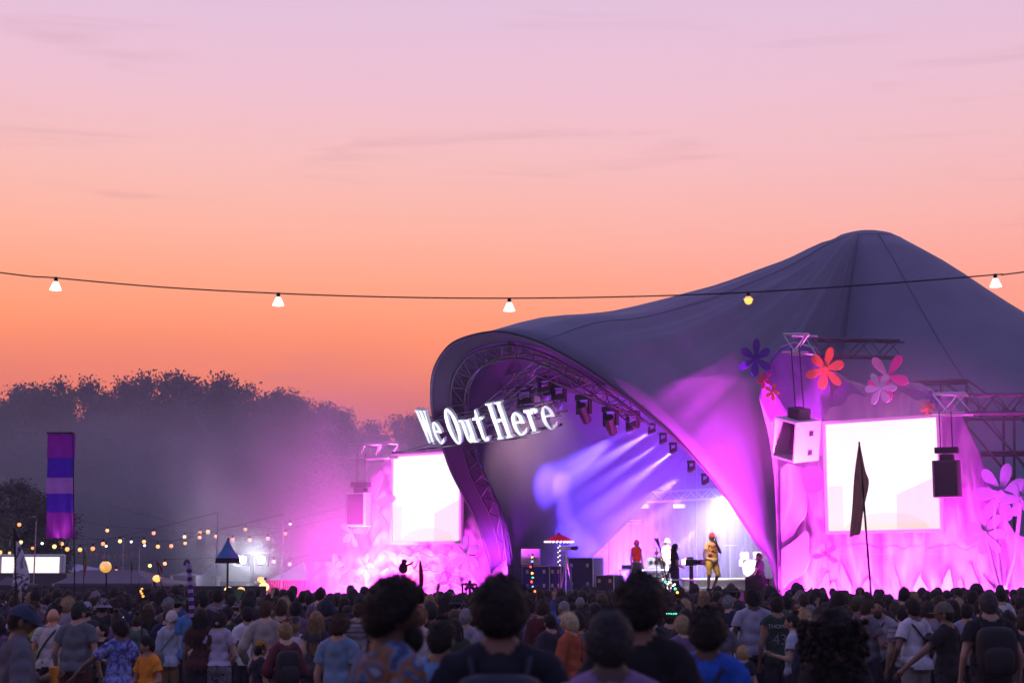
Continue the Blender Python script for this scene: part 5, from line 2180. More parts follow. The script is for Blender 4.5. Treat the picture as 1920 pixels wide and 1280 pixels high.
def hand_fingers(mb, wr, el, curl, sgn):
    wr, el = Vector(wr), Vector(el)
    d = (wr - el).normalized()
    side = d.cross(V(0, 1, 0))
    side = side.normalized() if side.length > .05 else V(1, 0, 0)
    nrm = d.cross(side).normalized()
    base = wr + d * .085
    for i, L in enumerate((.068, .076, .070, .055)):
        o = base + side * (.012 * (i - 1.5) * 1.35)
        q1 = o + d * L * .5 + nrm * curl * .012
        q2 = q1 + (d * (1 - curl * .4) + nrm * curl).normalized() * L * .5
        mb.tube([o - d * .02, o, q1, q2], [.010, .0095, .0085, .006], 5)
    th = wr + d * .025 + side * .030 * (-sgn)
    mb.tube([th, th + d * .03 + side * -sgn * .018 + nrm * .01 * curl, th + d * .06 + side * -sgn * .014 + nrm * .02 * curl], [.012, .0105, .008], 5)


BODY_CACHE = {}
emitter('phone_glow', (.75, .85, 1), 1.2)


def seg_dist(P, a, b):
    a, b = np.array(a), np.array(b)
    ab = b - a
    t = np.clip(((P - a) @ ab) / (ab @ ab), 0, 1)
    return np.linalg.norm(P - (a + t[:, None] * ab), axis=1), t


def make_figure(key, pose, voxel=.022, sleeve=.55, legs='long', head_yaw=0.0, head_pitch=0.0, curl=.5, hem=.90, loose=.022):
    """meshes of one figure: body, shirt, trousers, shoe left and right, head transform"""
    if key in BODY_CACHE:
        return BODY_CACHE[key]
    E, C, p = capsule_parts(pose)
    mb = MB()
    for (rg, c, r) in E:
        mb.ell(c, r, 18, 12)
    for (rg, a, b, r0, r1) in C:
        mb.ell(a, r0, 12, 8)
        mb.ell(b, r1, 12, 8)
        mb.cyl(a, b, r0, r1, n=14)
    me = mb.mesh('tmp', MATS['skin'])
    o = bpy.data.objects.new('tmp', me)
    COL.objects.link(o)
    rm = o.modifiers.new('r', 'REMESH')
    rm.mode = 'VOXEL'
    rm.voxel_size = voxel
    smd = o.modifiers.new('s', 'SMOOTH')
    smd.factor = .5
    smd.iterations = max(2, int(.06 / voxel))
    dg = bpy.context.evaluated_depsgraph_get()
    ev = o.evaluated_get(dg)
    m2 = ev.to_mesh()
    n = len(m2.vertices)
    co = np.empty(n * 3)
    m2.vertices.foreach_get('co', co)
    co = co.reshape(-1, 3)
    no = np.empty(n * 3)
    m2.vertices.foreach_get('normal', no)
    no = no.reshape(-1, 3)
    faces = [tuple(q.vertices) for q in m2.polygons]
    ev.to_mesh_clear()
    bpy.data.objects.remove(o)
    # which part of the figure each vertex belongs to
    names, D, T = [], [], []
    for (rg, a, b, r0, r1) in C:
        d, t = seg_dist(co, a, b)
        D.append(d - (r0 + (r1 - r0) * t))
        T.append(t)
        names.append(rg)
    for (rg, c, r) in E:
        q = np.linalg.norm((co - np.array(c)) / np.array(r), axis=1)
        D.append((q - 1) * min(r))
        T.append(np.zeros(n))
        names.append(rg)
    D, T = np.array(D), np.array(T)
    best = D.argmin(0)
    reg = np.array(names)[best]
    tt = T[best, np.arange(n)]
    z = co[:, 2]
    torso = reg == 'torso'
    ua = (reg == 'uarmL') | (reg == 'uarmR')
    fa = (reg == 'farmL') | (reg == 'farmR')
    th = (reg == 'thighL') | (reg == 'thighR')
    shn = (reg == 'shinL') | (reg == 'shinR')
    ft = (reg == 'footL') | (reg == 'footR')
    if sleeve <= 0:
        sl = ua & (tt < .12)
    elif sleeve <= 1:
        sl = ua & (tt < sleeve)
    else:
        sl = ua | (fa & (tt < .93))
    neckr = np.hypot(co[:, 0], co[:, 1])
    shirt = ((torso & (z > hem)) | (th & (z > hem)) | sl) & ~((z > 1.485) & (neckr < .080))
    if legs == 'long':
        trou = (torso & (z < .985)) | th | (shn & (tt < .95))
    else:
        trou = (torso & (z < .985)) | (th) | (shn & (tt < .06))

    def shell(mask, off, name, mats):
        keep = [f for f in faces if all(mask[i] for i in f)]
        used = sorted({i for f in keep for i in f})
        ix = {v: k for k, v in enumerate(used)}
        P = co[used] + no[used] * off[used][:, None]
        me = bpy.data.meshes.new(name)
        me.from_pydata(P.tolist(), [], [tuple(ix[i] for i in f) for f in keep])
        me.polygons.foreach_set('use_smooth', [True] * len(keep))
        me.materials.append(mats)
        return me
    wob = np.array([noise.noise(Vector(c) * 9) * .5 + noise.noise(Vector((c[0] * 16, c[1] * 16, c[2] * 7))) * .5 for c in co])
    drop = np.clip((1.30 - z) / .4, 0, 1) * torso
    sl_l = np.where(ua | fa, .010 + .012 * np.clip(tt / max(.3, min(sleeve, 1)), 0, 1) * ua, 0)
    fold = np.array([noise.noise(Vector((c[0] * 5 + c[2] * 3, c[1] * 5, c[2] * 9 - abs(c[0]) * 14))) for c in co])
    off_s = .013 + loose * drop + sl_l + .009 * wob + .016 * fold * (1 - .5 * (z > 1.4))
    me_shirt = shell(shirt, off_s, 'shirt', MATS['cloth'])
    off_t = .012 + .008 * fold + np.where(shn, .018, .012) * (1 if legs == 'long' else 1.3) + .006 * wob
    off_t = np.where(torso, .008, off_t)
    me_trou = shell(trou, off_t, 'trousers', MATS['denim'])
    shoes = []
    for d in 'LR':
        shoes.append(shell((reg == 'foot' + d) | ((reg == 'shin' + d) & (tt > .93)), np.full(n, .008), 'shoe', MATS['leather']))
    # body: remeshed trunk and limbs, head and fingers in one mesh
    bm = MB()
    bm.add([tuple(c) for c in co], faces, 0)
    H = head_points()
    Rh = Matrix.Translation((0, .026, 1.632)) @ Euler((head_pitch, 0, head_yaw)).to_matrix().to_4x4() @ Matrix.Scale(1.05, 4)
    o0 = len(bm.v)
    bm.v += [tuple(Rh @ Vector(v)) for v in H.v]
    bm.f += [tuple(i + o0 for i in f) for f in H.f]
    bm.m += H.m
    for d, s in (('L', -1), ('R', 1)):
        hand_fingers(bm, p['wri' + d], p['elb' + d], curl, s)
    me_body = bm.mesh('body', [MATS['skin'], MATS['eye']], smooth=True)
    BODY_CACHE[key] = (me_body, me_shirt, me_trou, shoes, Rh, p)
    return BODY_CACHE[key]


HEAD_TOP = 1.765
HAIR_CACHE = {}


def hair_mesh(style, seed=0):
    """hair or hat in head coordinates (face towards +Y)"""
    k = (style, seed)
    if k in HAIR_CACHE:
        return HAIR_CACHE[k]
    r = random.Random(seed * 31 + len(style))
    mb = MB()

    def cap(th, low_back, low_side, front, amp, freq, nu=30, nv=18, sc=(1, 1, 1), taper=3.2):
        """shell over the skull: rows from the crown to the hairline"""
        rows = []
        for j in range(nv + 1):
            row = []
            for i in range(nu):
                ph = 2 * math.pi * i / nu
                dx, dy = math.cos(ph), math.sin(ph)
                # lowest angle of the hair by direction
                if dy > 0:
                    lim = low_side + (front - low_side) * dy ** 1.2
                else:
                    lim = low_side + (low_back - low_side) * (-dy) ** .8
                th_ = lim * j / nv
                d = V(math.sin(th_) * dx, math.sin(th_) * dy, math.cos(th_))
                kk = 1 + amp * noise.noise(d * freq + V(seed * 3.1, 0, 0)) + amp * .6 * noise.noise(d * freq * 2.3 + V(0, seed, 0))
                t = th * kk * min(1.0, .12 + (1 - j / nv) * taper)
                row.append(V(d.x * (.079 + t) * sc[0], d.y * (.101 + t) * sc[1], d.z * (.121 + t) * sc[2]))
            rows.append(row)
        mb.grid(rows, closed=True)
        return rows

    def strands(rows, count, ln, wd, jitter, skip=1):
        for q in range(count):
            j = r.randrange(1, len(rows) - 1)
            i = r.randrange(len(rows[0]))
            p = rows[j][i]
            d = (p.normalized() + V(r.gauss(0, jitter), r.gauss(0, jitter), r.gauss(0, jitter))).normalized()
            s = d.orthogonal().normalized() * wd
            p2 = p - p.normalized() * .008
            mb.add([p2 - s, p2 + s, p2 + d * ln * r.uniform(.5, 1.3) + V(r.gauss(0, .004), r.gauss(0, .004), r.gauss(0, .004))], [(0, 1, 2)])

    if style == 'short':
        R = cap(.016, 2.32, 1.72, .95, .45, 4)
        strands(R, 620, .030, .0032, .8)
    elif style == 'crop':
        R = cap(.007, 2.3, 1.7, 1.0, .2, 6)
    elif style == 'curly':
        R = cap(.030, 2.35, 1.85, 1.02, .38, 3.4, 36, 22, taper=4.5)
        strands(R, 1300, .026, .004, .9)
    elif style == 'afro':
        R = cap(.042, 2.42, 2.0, 1.08, .25, 3.6, 40, 24, taper=5.5)
        strands(R, 1500, .020, .004, 1.0)
    elif style == 'bob':
        R = cap(.024, 2.55, 2.2, .95, .25, 4, taper=7)
        strands(R, 520, .04, .003, .5)
    elif style in ('long', 'longwave'):
        R = cap(.020, 1.9, 1.75, .92, .25, 4)
        L = .40 if style == 'long' else .46
        rows = []
        for j in range(16):
            s = j / 15
            row = []
            for i in range(26):
                a = math.pi + (i / 25) * math.pi
                w = (.098 + .035 * math.sin(s * 2.6)) * (1 + .12 * noise.noise(V(i * .8, s * 3, seed)))
                row.append(V(math.cos(a) * w * (1 - .15 * s), math.sin(a) * (.110 + .02 * s) * (1 + .12 * math.sin(i * 1.9 + s * (6 if style == 'longwave' else 1))) - .015 * s, .03 - s * L + .03 * noise.noise(V(i * 1.3, 0, seed)) * s))
            rows.append(row)
        mb.grid(rows)
        for i in range(70):
            a = math.pi + r.random() * math.pi
            p = V(math.cos(a) * .105, math.sin(a) * .125, .0)
            q = [p + V(r.gauss(0, .012), r.gauss(0, .008), -L * t * r.uniform(.9, 1.12)) for t in (0, .4, .7, 1)]
            mb.tube(q, [.006, .007, .006, .001], 4)
    elif style == 'bigcurl':
        R = cap(.06, 2.2, 2.0, 1.05, .3, 3.0, 36, 22)
        for q in range(420):
            a = r.uniform(math.pi * .85, math.pi * 2.15)
            z = r.uniform(-.42, .10)
            w = .145 + .05 * math.sin((z + .42) * 4)
            p = V(math.cos(a) * w * r.uniform(.7, 1.05), math.sin(a) * w * r.uniform(.6, 1.0), z)
            mb.ell(p, r.uniform(.012, .026), 6, 4)
        strands(R, 700, .03, .004, .9)
    elif style == 'bun':
        R = cap(.012, 2.3, 1.7, .9, .3, 4)
        mb.ell((0, -.055, .145), (.042, .042, .038), 12, 8, fn=lambda d: 1 + .15 * noise.noise(d * 5))
        strands(R, 200, .02, .0025, .6)
    elif style == 'braid':
        R = cap(.010, 1.9, 1.6, .95, .1, 4)
        for i in range(9):
            mb.ell((.008 * (-1) ** i, -.105 - .004 * i, -.03 - i * .034), (.020, .016, .024), 8, 6)
    elif style == 'locs':
        R = cap(.022, 1.9, 1.7, .95, .3, 5)
        for i in range(60):
            a = math.pi * .95 + r.random() * math.pi * 1.1
            p = V(math.cos(a) * .1, math.sin(a) * .115, .02)
            L = r.uniform(.18, .34)
            mb.tube([p, p * 1.06 + V(0, 0, -L * .5), p * 1.02 + V(r.gauss(0, .015), 0, -L)], [.011, .010, .007], 5)
    elif style == 'balding':
        rows = []
        for j in range(9):
            row = []
            for i in range(28):
                ph = math.pi + (i / 27 - .5) * math.pi * 1.25 - math.pi / 2
                th_ = 1.02 + .95 * j / 8
                d = V(math.sin(th_) * math.cos(ph), math.sin(th_) * math.sin(ph), math.cos(th_))
                t = .014 * (1 + .4 * noise.noise(d * 6)) * (1 if 0 < j < 8 else .2)
                row.append(V(d.x * (.079 + t), d.y * (.101 + t), d.z * (.121 + t)))
            rows.append(row)
        mb.grid(rows)
        strands(rows, 260, .018, .0022, .6)
    me = mb.mesh('hair', MATS['hair'], smooth=True)
    HAIR_CACHE[k] = me
    return me


HAT_CACHE = {}


def hat_meshes(style):
    if style in HAT_CACHE:
        return HAT_CACHE[style]
    out = []

    def dome(th, top, low, flat=1.0):
        rows = []
        for j in range(10):
            a = low * j / 9
            rows.append([V(math.sin(a) * math.cos(2 * math.pi * i / 24) * (.079 + th), math.sin(a) * math.sin(2 * math.pi * i / 24) * (.101 + th), math.cos(a) * (.121 + top) * flat + .01) for i in range(24)])
        m = MB()
        m.grid(rows, closed=True)
        return m
    if style == 'cap':
        out.append(('crown', dome(.012, .018, 1.45)))
        m = MB()
        m.grid([[V(math.cos(a) * .086, .02 + math.sin(a) * .098, .02) for a in np.linspace(.35, math.pi - .35, 12)],
                [V(math.cos(a) * .084, .06 + math.sin(a) * .125, .005 + .02 * math.sin(a)) for a in np.linspace(.35, math.pi - .35, 12)]])
        out.append(('brim', m))
    elif style == 'flatcap':
        m = dome(.024, .008, 1.5, .82)
        m.v = [(x, y + .012, z + (.012 if y < 0 else -.022 * (y / .1))) for x, y, z in m.v]
        out.append(('crown', m))
        m = MB()
        m.grid([[V(math.cos(a) * .09, .03 + math.sin(a) * .098, .015) for a in np.linspace(.4, math.pi - .4, 12)],
                [V(math.cos(a) * .086, .065 + math.sin(a) * .112, -.004) for a in np.linspace(.4, math.pi - .4, 12)]])
        out.append(('brim', m))
    elif style in ('bucket', 'brim'):
        out.append(('crown', dome(.014, .02, 1.45, .9 if style == 'bucket' else 1.05)))
        w = .045 if style == 'bucket' else .095
        dz = -.035 if style == 'bucket' else .005
        m = MB()
        m.grid([[V(math.cos(a) * .092, math.sin(a) * .114, .03) for a in np.linspace(0, 2 * math.pi, 25)],
                [V(math.cos(a) * (.092 + w), math.sin(a) * (.114 + w), .03 + dz + (.02 * math.cos(2 * a) if style == 'brim' else 0)) for a in np.linspace(0, 2 * math.pi, 25)]])
        out.append(('brim', m))
    elif style == 'scarf':
        out.append(('wrap', dome(.016, .012, 1.75)))
        m = MB()
        m.ell((0, -.118, -.03), (.03, .018, .024), 8, 6)
        out.append(('knot', m))
    elif style == 'tophat':
        m = MB()
        m.cyl((0, 0, .05), (0, 0, .20), .085, .09, n=18)
        out.append(('crown', m))
        m = MB()
        m.cyl((0, 0, .048), (0, 0, .056), .14, n=20)
        out.append(('brim', m))
    res = []
    for nme, m in out:
        me = m.mesh(nme, MATS['felt'], smooth=style != 'tophat')
        res.append((nme, me))
    HAT_CACHE[style] = res
    return res


POSES = {
    'stand': {}, 'stand2': dict(elbL=(-.30, -.05, 1.14), wriL=(-.25, .14, .95), elbR=(.26, -.02, 1.11), wriR=(.24, .10, .87)),
    'woman': dict(wide=.84, hip=1.02, slim=.86, elbL=(-.205, -.03, 1.13), wriL=(-.215, .07, .90), elbR=(.205, -.03, 1.13), wriR=(.215, .07, .90)),
    'big': dict(wide=1.14, slim=1.22, hip=1.1, elbL=(-.28, -.04, 1.14), wriL=(-.29, .08, .90), elbR=(.28, -.04, 1.14), wriR=(.29, .08, .90)),
    'folded': dict(elbL=(-.27, .02, 1.14), wriL=(-.08, .22, 1.16), elbR=(.27, .02, 1.14), wriR=(.08, .24, 1.12)),
    'hip': dict(wide=.86, slim=.86, elbL=(-.42, -.05, 1.16), wriL=(-.20, .02, .98), elbR=(.25, .02, 1.13), wriR=(.14, .18, 1.0)),
    'cup': dict(elbL=(-.27, .0, 1.14), wriL=(-.22, .24, 1.20), elbR=(.26, -.03, 1.12), wriR=(.26, .07, .9)),
    'raise': dict(elbL=(-.30, .08, 1.56), wriL=(-.26, .10, 1.82), elbR=(.26, -.03, 1.12), wriR=(.26, .07, .9)),
    'phone': dict(elbL=(-.26, .10, 1.20), wriL=(-.07, .32, 1.36), elbR=(.26, .10, 1.20), wriR=(.07, .32, 1.36)),
    'reach': dict(elbL=(-.40, .12, 1.20), wriL=(-.50, .30, 1.02), elbR=(.27, -.03, 1.12), wriR=(.28, .06, .88)),
    'mic': dict(elbR=(.27, -.04, 1.14), wriR=(.30, .02, .90), elbL=(-.28, .06, 1.18), wriL=(-.06, .17, 1.44), kneeL=(-.14, .10, .50), ankL=(-.10, -.10, .10), kneeR=(.12, .0, .5), ankR=(.17, .02, .09)),
    'hold': dict(wide=.84, slim=.86, elbL=(-.24, .0, 1.13), wriL=(-.14, .22, 1.08), elbR=(.24, .0, 1.13), wriR=(.16, .20, 1.05)),
    'sit': dict(elbL=(-.26, .06, 1.13), wriL=(-.16, .26, 1.02), elbR=(.26, .06, 1.13), wriR=(.16, .26, 1.02),
                kneeL=(-.14, .40, .90), ankL=(-.14, .42, .47), kneeR=(.14, .40, .90), ankR=(.14, .42, .47)),
}
PEOPLE = []


def person(label, px=None, top=None, Y=None, *, pose='stand', yaw=0.0, head=0.0, pitch=0.0, hair='short', hat=None, hairc=(.02, .014, .010), hatc=(.03, .03, .04), skin=(.42, .24, .16),
           shirt=(.1, .1, .12), shirt_mat=None, sleeve=.55, trousers=(.03, .03, .05), legs='long', voxel=.024, feet=None, height=None, group='crowd in front of the stage',
           seed=0, shoes=False, loose=.022, hem=.90, trou_mat=None, beard=False, lean=0.0):
    key = (pose, voxel, sleeve, legs, round(head, 2), round(pitch, 2), loose, hem)
    body, me_s, me_t, me_sh, Rh, p = make_figure(key, POSES[pose], voxel, sleeve, legs, head, pitch, hem=hem, loose=loose)
    if feet is None:
        P = at(px, top, Y)
        g = ground_z(Y)
        ht = P.z - g
        loc = V(P.x, Y, g)
    else:
        loc, ht = Vector(feet), height
    extra = {'curly': .03, 'afro': .045, 'bigcurl': .055, 'bun': .06, 'short': .008}.get(hair, 0) + {'cap': .02, 'bucket': .02, 'brim': .03, 'flatcap': .012, 'tophat': .08}.get(hat, 0)
    sc = ht / (HEAD_TOP + extra)
    t = bpy.data.objects.new('person', None)
    COL.objects.link(t)
    t.location = loc
    t.rotation_euler = (lean, 0, yaw)
    t.scale = (sc, sc, sc)
    tag(t, label, 'person', group)
    PEOPLE.append((loc, t))

    def part(nm, me, c=None, mat=None, M=None, parent=t):
        o = bpy.data.objects.new(nm, me)
        COL.objects.link(o)
        o.parent = parent
        if M is not None:
            o.matrix_basis = M
        if c is not None:
            o.color = (*c, 1)
        if mat is not None:
            if me.materials and me.materials[0] != MATS[mat]:
                o.material_slots[0].link = 'OBJECT'
                o.material_slots[0].material = MATS[mat]
        return o
    part('body', body, skin)
    t['_s'] = 0
    so = part('shirt', me_s, shirt, shirt_mat)
    part('trousers', me_t, trousers, trou_mat)
    if shoes:
        for q in me_sh:
            part('shoe', q, (.03, .025, .03))
    if hair and hair != 'bald':
        part('hair', hair_mesh(hair, seed % 3), hairc, None, Rh)
    if hat:
        hats = hat_meshes(hat)
        ho = part('hat_' + hats[0][0], hats[0][1], hatc, None, Rh)
        for nme, me in hats[1:]:
            part('hat_' + nme, me, hatc, None, None, ho)
    if beard:
        m = MB()
        m.ell((0, .062, -.085), (.062, .048, .060), 16, 12, fn=lambda d: 1 + .08 * noise.noise(d * 6))
        part('beard', m.mesh('beard', MATS['hair'], True), hairc, None, Rh)
    if pose == 'phone' and feet is not None:
        m = MB()
        m.box((0, .36, 1.44), (.075, .010, .15), Euler((-.25, 0, 0)).to_matrix())
        ph = part('phone', m.mesh('phone', MATS['black']))
        m = MB()
        m.box((0, .3528, 1.4385), (.066, .002, .135), Euler((-.25, 0, 0)).to_matrix())
        part('phone_screen', m.mesh('phone_screen', MATS['phone_glow']), parent=ph)
    del t['_s']
    return t, part, p, Rh, so


def backpack(part, c, w=.30, h=.44, d=.17, z=1.19, y=-.20):
    m = MB()
    m.ell((0, y, z), (w / 2, d / 2, h / 2), 20, 14, fn=lambda q: min(1.35, 1 / max(abs(q.x) ** 4 + abs(q.y) ** 4 + abs(q.z) ** 4, 1e-6) ** .25))
    o = part('backpack', m.mesh('backpack', MATS['leather'], True), c)
    m = MB()
    m.ell((0, y - d * .42, z - .08), (w * .36, .05, h * .26), 16, 10, fn=lambda q: min(1.35, 1 / max(abs(q.x) ** 4 + abs(q.y) ** 4 + abs(q.z) ** 4, 1e-6) ** .25))
    part('pocket', m.mesh('pocket', MATS['leather'], True), tuple(x * 1.3 for x in c), parent=o)
    for s in (-1, 1):
        m = MB()
        m.tube([(s * .10, y + .04, z + h * .42), (s * .12, -.02, 1.505), (s * .125, .10, 1.43), (s * .14, .13, 1.28), (s * .16, .02, 1.08), (s * .13, y + .03, z - h * .35)], .016, 6)
        part('strap', m.mesh('strap', MATS['leather'], True), c, parent=o)
    return o


def sling(part, c, side=1, bag=True, pos=(.10, -.165, 1.18)):
    m = MB()
    m.tube([(side * -.11, -.01, 1.50), (side * -.08, -.11, 1.42), (side * .02, -.150, 1.28), (side * .12, -.155, 1.12), (side * .19, -.08, .98)], .014, 6)
    m.tube([(side * -.11, -.01, 1.50), (side * -.07, .10, 1.40), (side * .06, .155, 1.2), (side * .17, .10, 1.02), (side * .19, -.08, .98)], .012, 6)
    o = part('bag_strap', m.mesh('bag_strap', MATS['leather'], True), c)
    if bag:
        m = MB()
        m.ell((side * pos[0], pos[1] - .03, pos[2]), (.085, .045, .13), 14, 10)
        part('bag', m.mesh('bag', MATS['leather'], True), c, parent=o)


def cup(part, wr, c=(.75, .72, .7)):
    w = Vector(wr)
    m = MB()
    m.cyl(w + V(.02, .07, -.03), w + V(.02, .07, .09), .03, .038, n=12)
    part('cup', m.mesh('cup', MATS['plastic']), c)


def back_text(part, body, size, z, y, c):
    cu = bpy.data.curves.new('txt', 'FONT')
    cu.body = body
    cu.align_x = 'CENTER'
    cu.size = size
    cu.extrude = .002
    o = bpy.data.objects.new('txt', cu)
    COL.objects.link(o)
    dg = bpy.context.evaluated_depsgraph_get()
    me = bpy.data.meshes.new_from_object(o.evaluated_get(dg))
    bpy.data.objects.remove(o)
    me.materials.clear()
    me.materials.append(MATS['paint_obj'])
    # wrap round the back
    for v in me.vertices:
        x, yy, zz = v.co
        v.co = (x, y - .0 + .9 * x * x - zz, z + yy)
    part('lettering', me, c)


printed('tie_dye_blue', [(.03, .03, .10), (.10, .12, .42), (.30, .34, .70), (.08, .08, .28)], scale=7, dist=1.5)
printed('tie_dye_gold', [(.03, .05, .12), (.10, .16, .30), (.22, .10, .02), (.05, .08, .18), (.28, .30, .38)], scale=5.5, dist=1.0, stretch=(1, 1, 1.8))
printed('print_cream', [(.55, .50, .47), (.55, .50, .47), (.52, .47, .46), (.16, .13, .20)], scale=7, dist=.6)
printed('floral', [(.05, .04, .06), (.30, .27, .33), (.10, .09, .12), (.33, .30, .36)], scale=16, dist=1.0)
printed('check', [(.30, .28, .30), (.06, .05, .08), (.20, .08, .08)], scale=11, dist=.2, stretch=(1, 1, 1))
printed('blossom', [(.06, .05, .12), (.35, .18, .22), (.08, .07, .14), (.45, .42, .40)], scale=13, dist=.8)
printed('stripes', [(.35, .33, .36), (.10, .09, .10)], scale=9, dist=0, stretch=(.1, .1, 2))

# ------------------------------------------------------------------ the people one can tell apart
R_ = math.radians
FG, MG = 'people close to the camera', 'people in the middle of the crowd'
TAN, PALE, DARK, BROWN = (.45, .27, .18), (.58, .38, .29), (.10, .055, .035), (.22, .12, .075)
BLACKH, BRN, BLOND, GREY, GINGER = (.012, .009, .008), (.05, .028, .015), (.42, .30, .15), (.22, .21, .21), (.25, .10, .04)

# close to the camera, out of focus
a, part, p, Rh, so = person('bearded man in profile facing right, blue and gold patterned shirt, close to the camera', 732, 1076, 6.7, pose='stand', yaw=R_(-58), head=R_(-20), hair='curly', beard=True,
                            hairc=BLACKH, skin=DARK, shirt_mat='tie_dye_gold', voxel=.016, group=FG, loose=.04, sleeve=.9)
a, part, p, Rh, so = person('man seen from behind with short dark hair and navy backpack, close to the camera', 938, 1076, 6.7, pose='big', hair='curly', hairc=BLACKH, skin=BROWN, shirt=(.014, .016, .026), voxel=.016, group=FG)
backpack(part, (.010, .014, .032), .40, .52, .22, 1.16, -.24)
a, part, p, Rh, so = person('grey-haired person in a lavender shirt seen from behind, close to the camera', 1143, 1142, 6.3, pose='stand', hair='short', hairc=(.028, .026, .03), skin=(.08, .05, .04), shirt=(.20, .13, .27), voxel=.016, group=FG)
a, part, p, Rh, so = person('tall man in black with thick dark curls, behind the lavender shirt', 1198, 1072, 7.4, pose='stand2', yaw=R_(-14), hair='curly', hairc=BLACKH, skin=BROWN, shirt=(.010, .010, .012), voxel=.018, group=FG)
a, part, p, Rh, so = person('person in a bright blue shirt with a dark strap, right of centre', 1325, 1137, 9.4, pose='stand', yaw=R_(-12), hair='curly', hairc=BLACKH, skin=DARK, shirt=(.02, .09, .48), voxel=.018, group=FG)
sling(part, (.01, .015, .03), -1, False)
a, part, p, Rh, so = person('person with a huge mass of long dark curly hair, close to the camera at right', 1562, 1136, 9.8, pose='woman', hair='bigcurl', hairc=(.008, .006, .006), skin=BROWN, shirt=(.02, .018, .022), voxel=.018, group=FG)
a, part, p, Rh, so = person('dark-haired youth in a sky-blue shirt between two close heads', 826, 1160, 10.5, pose='stand', yaw=R_(-30), hair='short', hairc=BLACKH, skin=BROWN, shirt=(.10, .24, .48), voxel=.02, group=FG)
a, part, p, Rh, so = person('man in a navy flat cap and grey shirt facing right at the left edge', 38, 1127, 12.5, pose='cup', yaw=R_(-62), head=R_(-12), pitch=R_(-14), hair='crop', hairc=BLACKH, hat='flatcap', hatc=(.035, .05, .09), skin=BROWN, shirt=(.12, .12, .15), voxel=.018, group=FG, loose=.04, sleeve=1.2)
cup(part, p['wriL'], (.75, .30, .04))

# left part of the middle crowd
a, part, p, Rh, so = person('bald man in a cream printed tee with a dark bag strap', 99, 1140, 23.1, pose='big', hair='bald', skin=(.62, .30, .18), shirt_mat='print_cream', group=MG, loose=.035, yaw=R_(-8))
sling(part, (.02, .015, .025), -1, False)
a, part, p, Rh, so = person('tall man in a plain grey tee and dark cap beside the bald man', 147, 1127, 21.1, pose='big', yaw=R_(-10), head=R_(-20), hair='crop', hat='cap', hatc=(.02, .03, .02), skin=TAN, shirt=(.13, .145, .16), trousers=(.10, .02, .02), group=MG, loose=.03)
a, part, p, Rh, so = person('boy in black with neon green sleeves looking up to the left', 193, 1167, 22.3, pose='cup', yaw=R_(150), head=R_(-30), pitch=R_(16), hair='short', hairc=BLACKH, skin=(.60, .36, .26), shirt=(.012, .012, .014), sleeve=.3, group=MG)
m = MB()
for s, wr, el in ((-1, p['wriL'], p['elbL']), (1, p['wriR'], p['elbR'])):
    m2 = MB()
    m2.tube([Vector(el) + V(0, 0, .10), Vector(el), Vector(el).lerp(Vector(wr), .5)], [.062, .060, .055], 10)
    part('neon_sleeve', m2.mesh('neon_sleeve', MATS['cloth'], True), (.30, .85, .05))
a, part, p, Rh, so = person('curly-haired youth in a blue tie-dye shirt in profile', 226, 1158, 19.6, pose='reach', yaw=R_(38), head=R_(26), hair='curly', hairc=BLACKH, skin=(.16, .08, .06), shirt_mat='tie_dye_blue', group=MG, loose=.035)
a, part, p, Rh, so = person('boy in an orange tee with a dark badge, facing left', 279, 1193, 19.3, pose='hold', yaw=R_(150), head=R_(-50), pitch=R_(-6), hair='short', hairc=BLACKH, skin=(.42, .22, .15), shirt=(.75, .26, .02), group=MG)
a, part, p, Rh, so = person('woman with a brown bun and dull green top', 258, 1144, 24.8, pose='woman', hair='bun', hairc=BRN, skin=TAN, shirt=(.10, .16, .12), group=MG)
a, part, p, Rh, so = person('person in a yellow-green football shirt numbered 17', 62, 1152, 24.8, pose='stand', hair='short', hairc=BLACKH, skin=TAN, shirt=(.30, .36, .05), group=MG)
back_text(part, '17', .26, 1.14, -.170, (.03, .07, .04))
a, part, p, Rh, so = person('woman with a white head wrap and braid in a pale blue top', 322, 1145, 24.1, pose='woman', hair='braid', hairc=(.55, .48, .42), hat='scarf', hatc=(.62, .55, .5), skin=PALE, shirt=(.40, .46, .56), sleeve=1.2, trousers=(.32, .19, .07), group=MG, loose=.04)
sling(part, (.18, .17, .15), -1, True, (.14, -.15, 1.0))
a, part, p, Rh, so = person('man in a sky-blue tee looking right, behind the long dark hair', 362, 1119, 24.1, pose='stand', head=R_(-62), hair='short', hairc=BLACKH, skin=(.30, .16, .10), shirt=(.09, .22, .48), group=MG)
a, part, p, Rh, so = person('woman with long straight dark hair in a brown top', 376, 1140, 22.6, pose='woman', hair='long', hairc=(.02, .012, .010), skin=BROWN, shirt=(.06, .02, .018), group=MG)
a, part, p, Rh, so = person('woman in a lavender tee and head scarf with a hand on her hip', 412, 1147, 22.6, pose='hip', head=R_(-10), hair='bob', hairc=(.03, .015, .012), hat='scarf', hatc=(.42, .40, .55), skin=PALE, shirt=(.46, .40, .55), sleeve=.45, trou_mat='floral', group=MG, hem=.97)
a, part, p, Rh, so = person('dark-haired man in a bottle-green jacket beside the lavender tee', 426, 1137, 24.3, pose='stand', yaw=R_(-15), hair='short', hairc=BLACKH, skin=TAN, shirt=(.03, .06, .025), sleeve=1.2, group=MG)
a, part, p, Rh, so = person('man with tousled brown hair in a cream knitted sweater', 499, 1125, 21.8, pose='stand2', head=R_(-18), hair='short', hairc=(.07, .035, .018), skin=PALE, shirt=(.36, .32, .29), sleeve=1.2, group=MG, loose=.05)
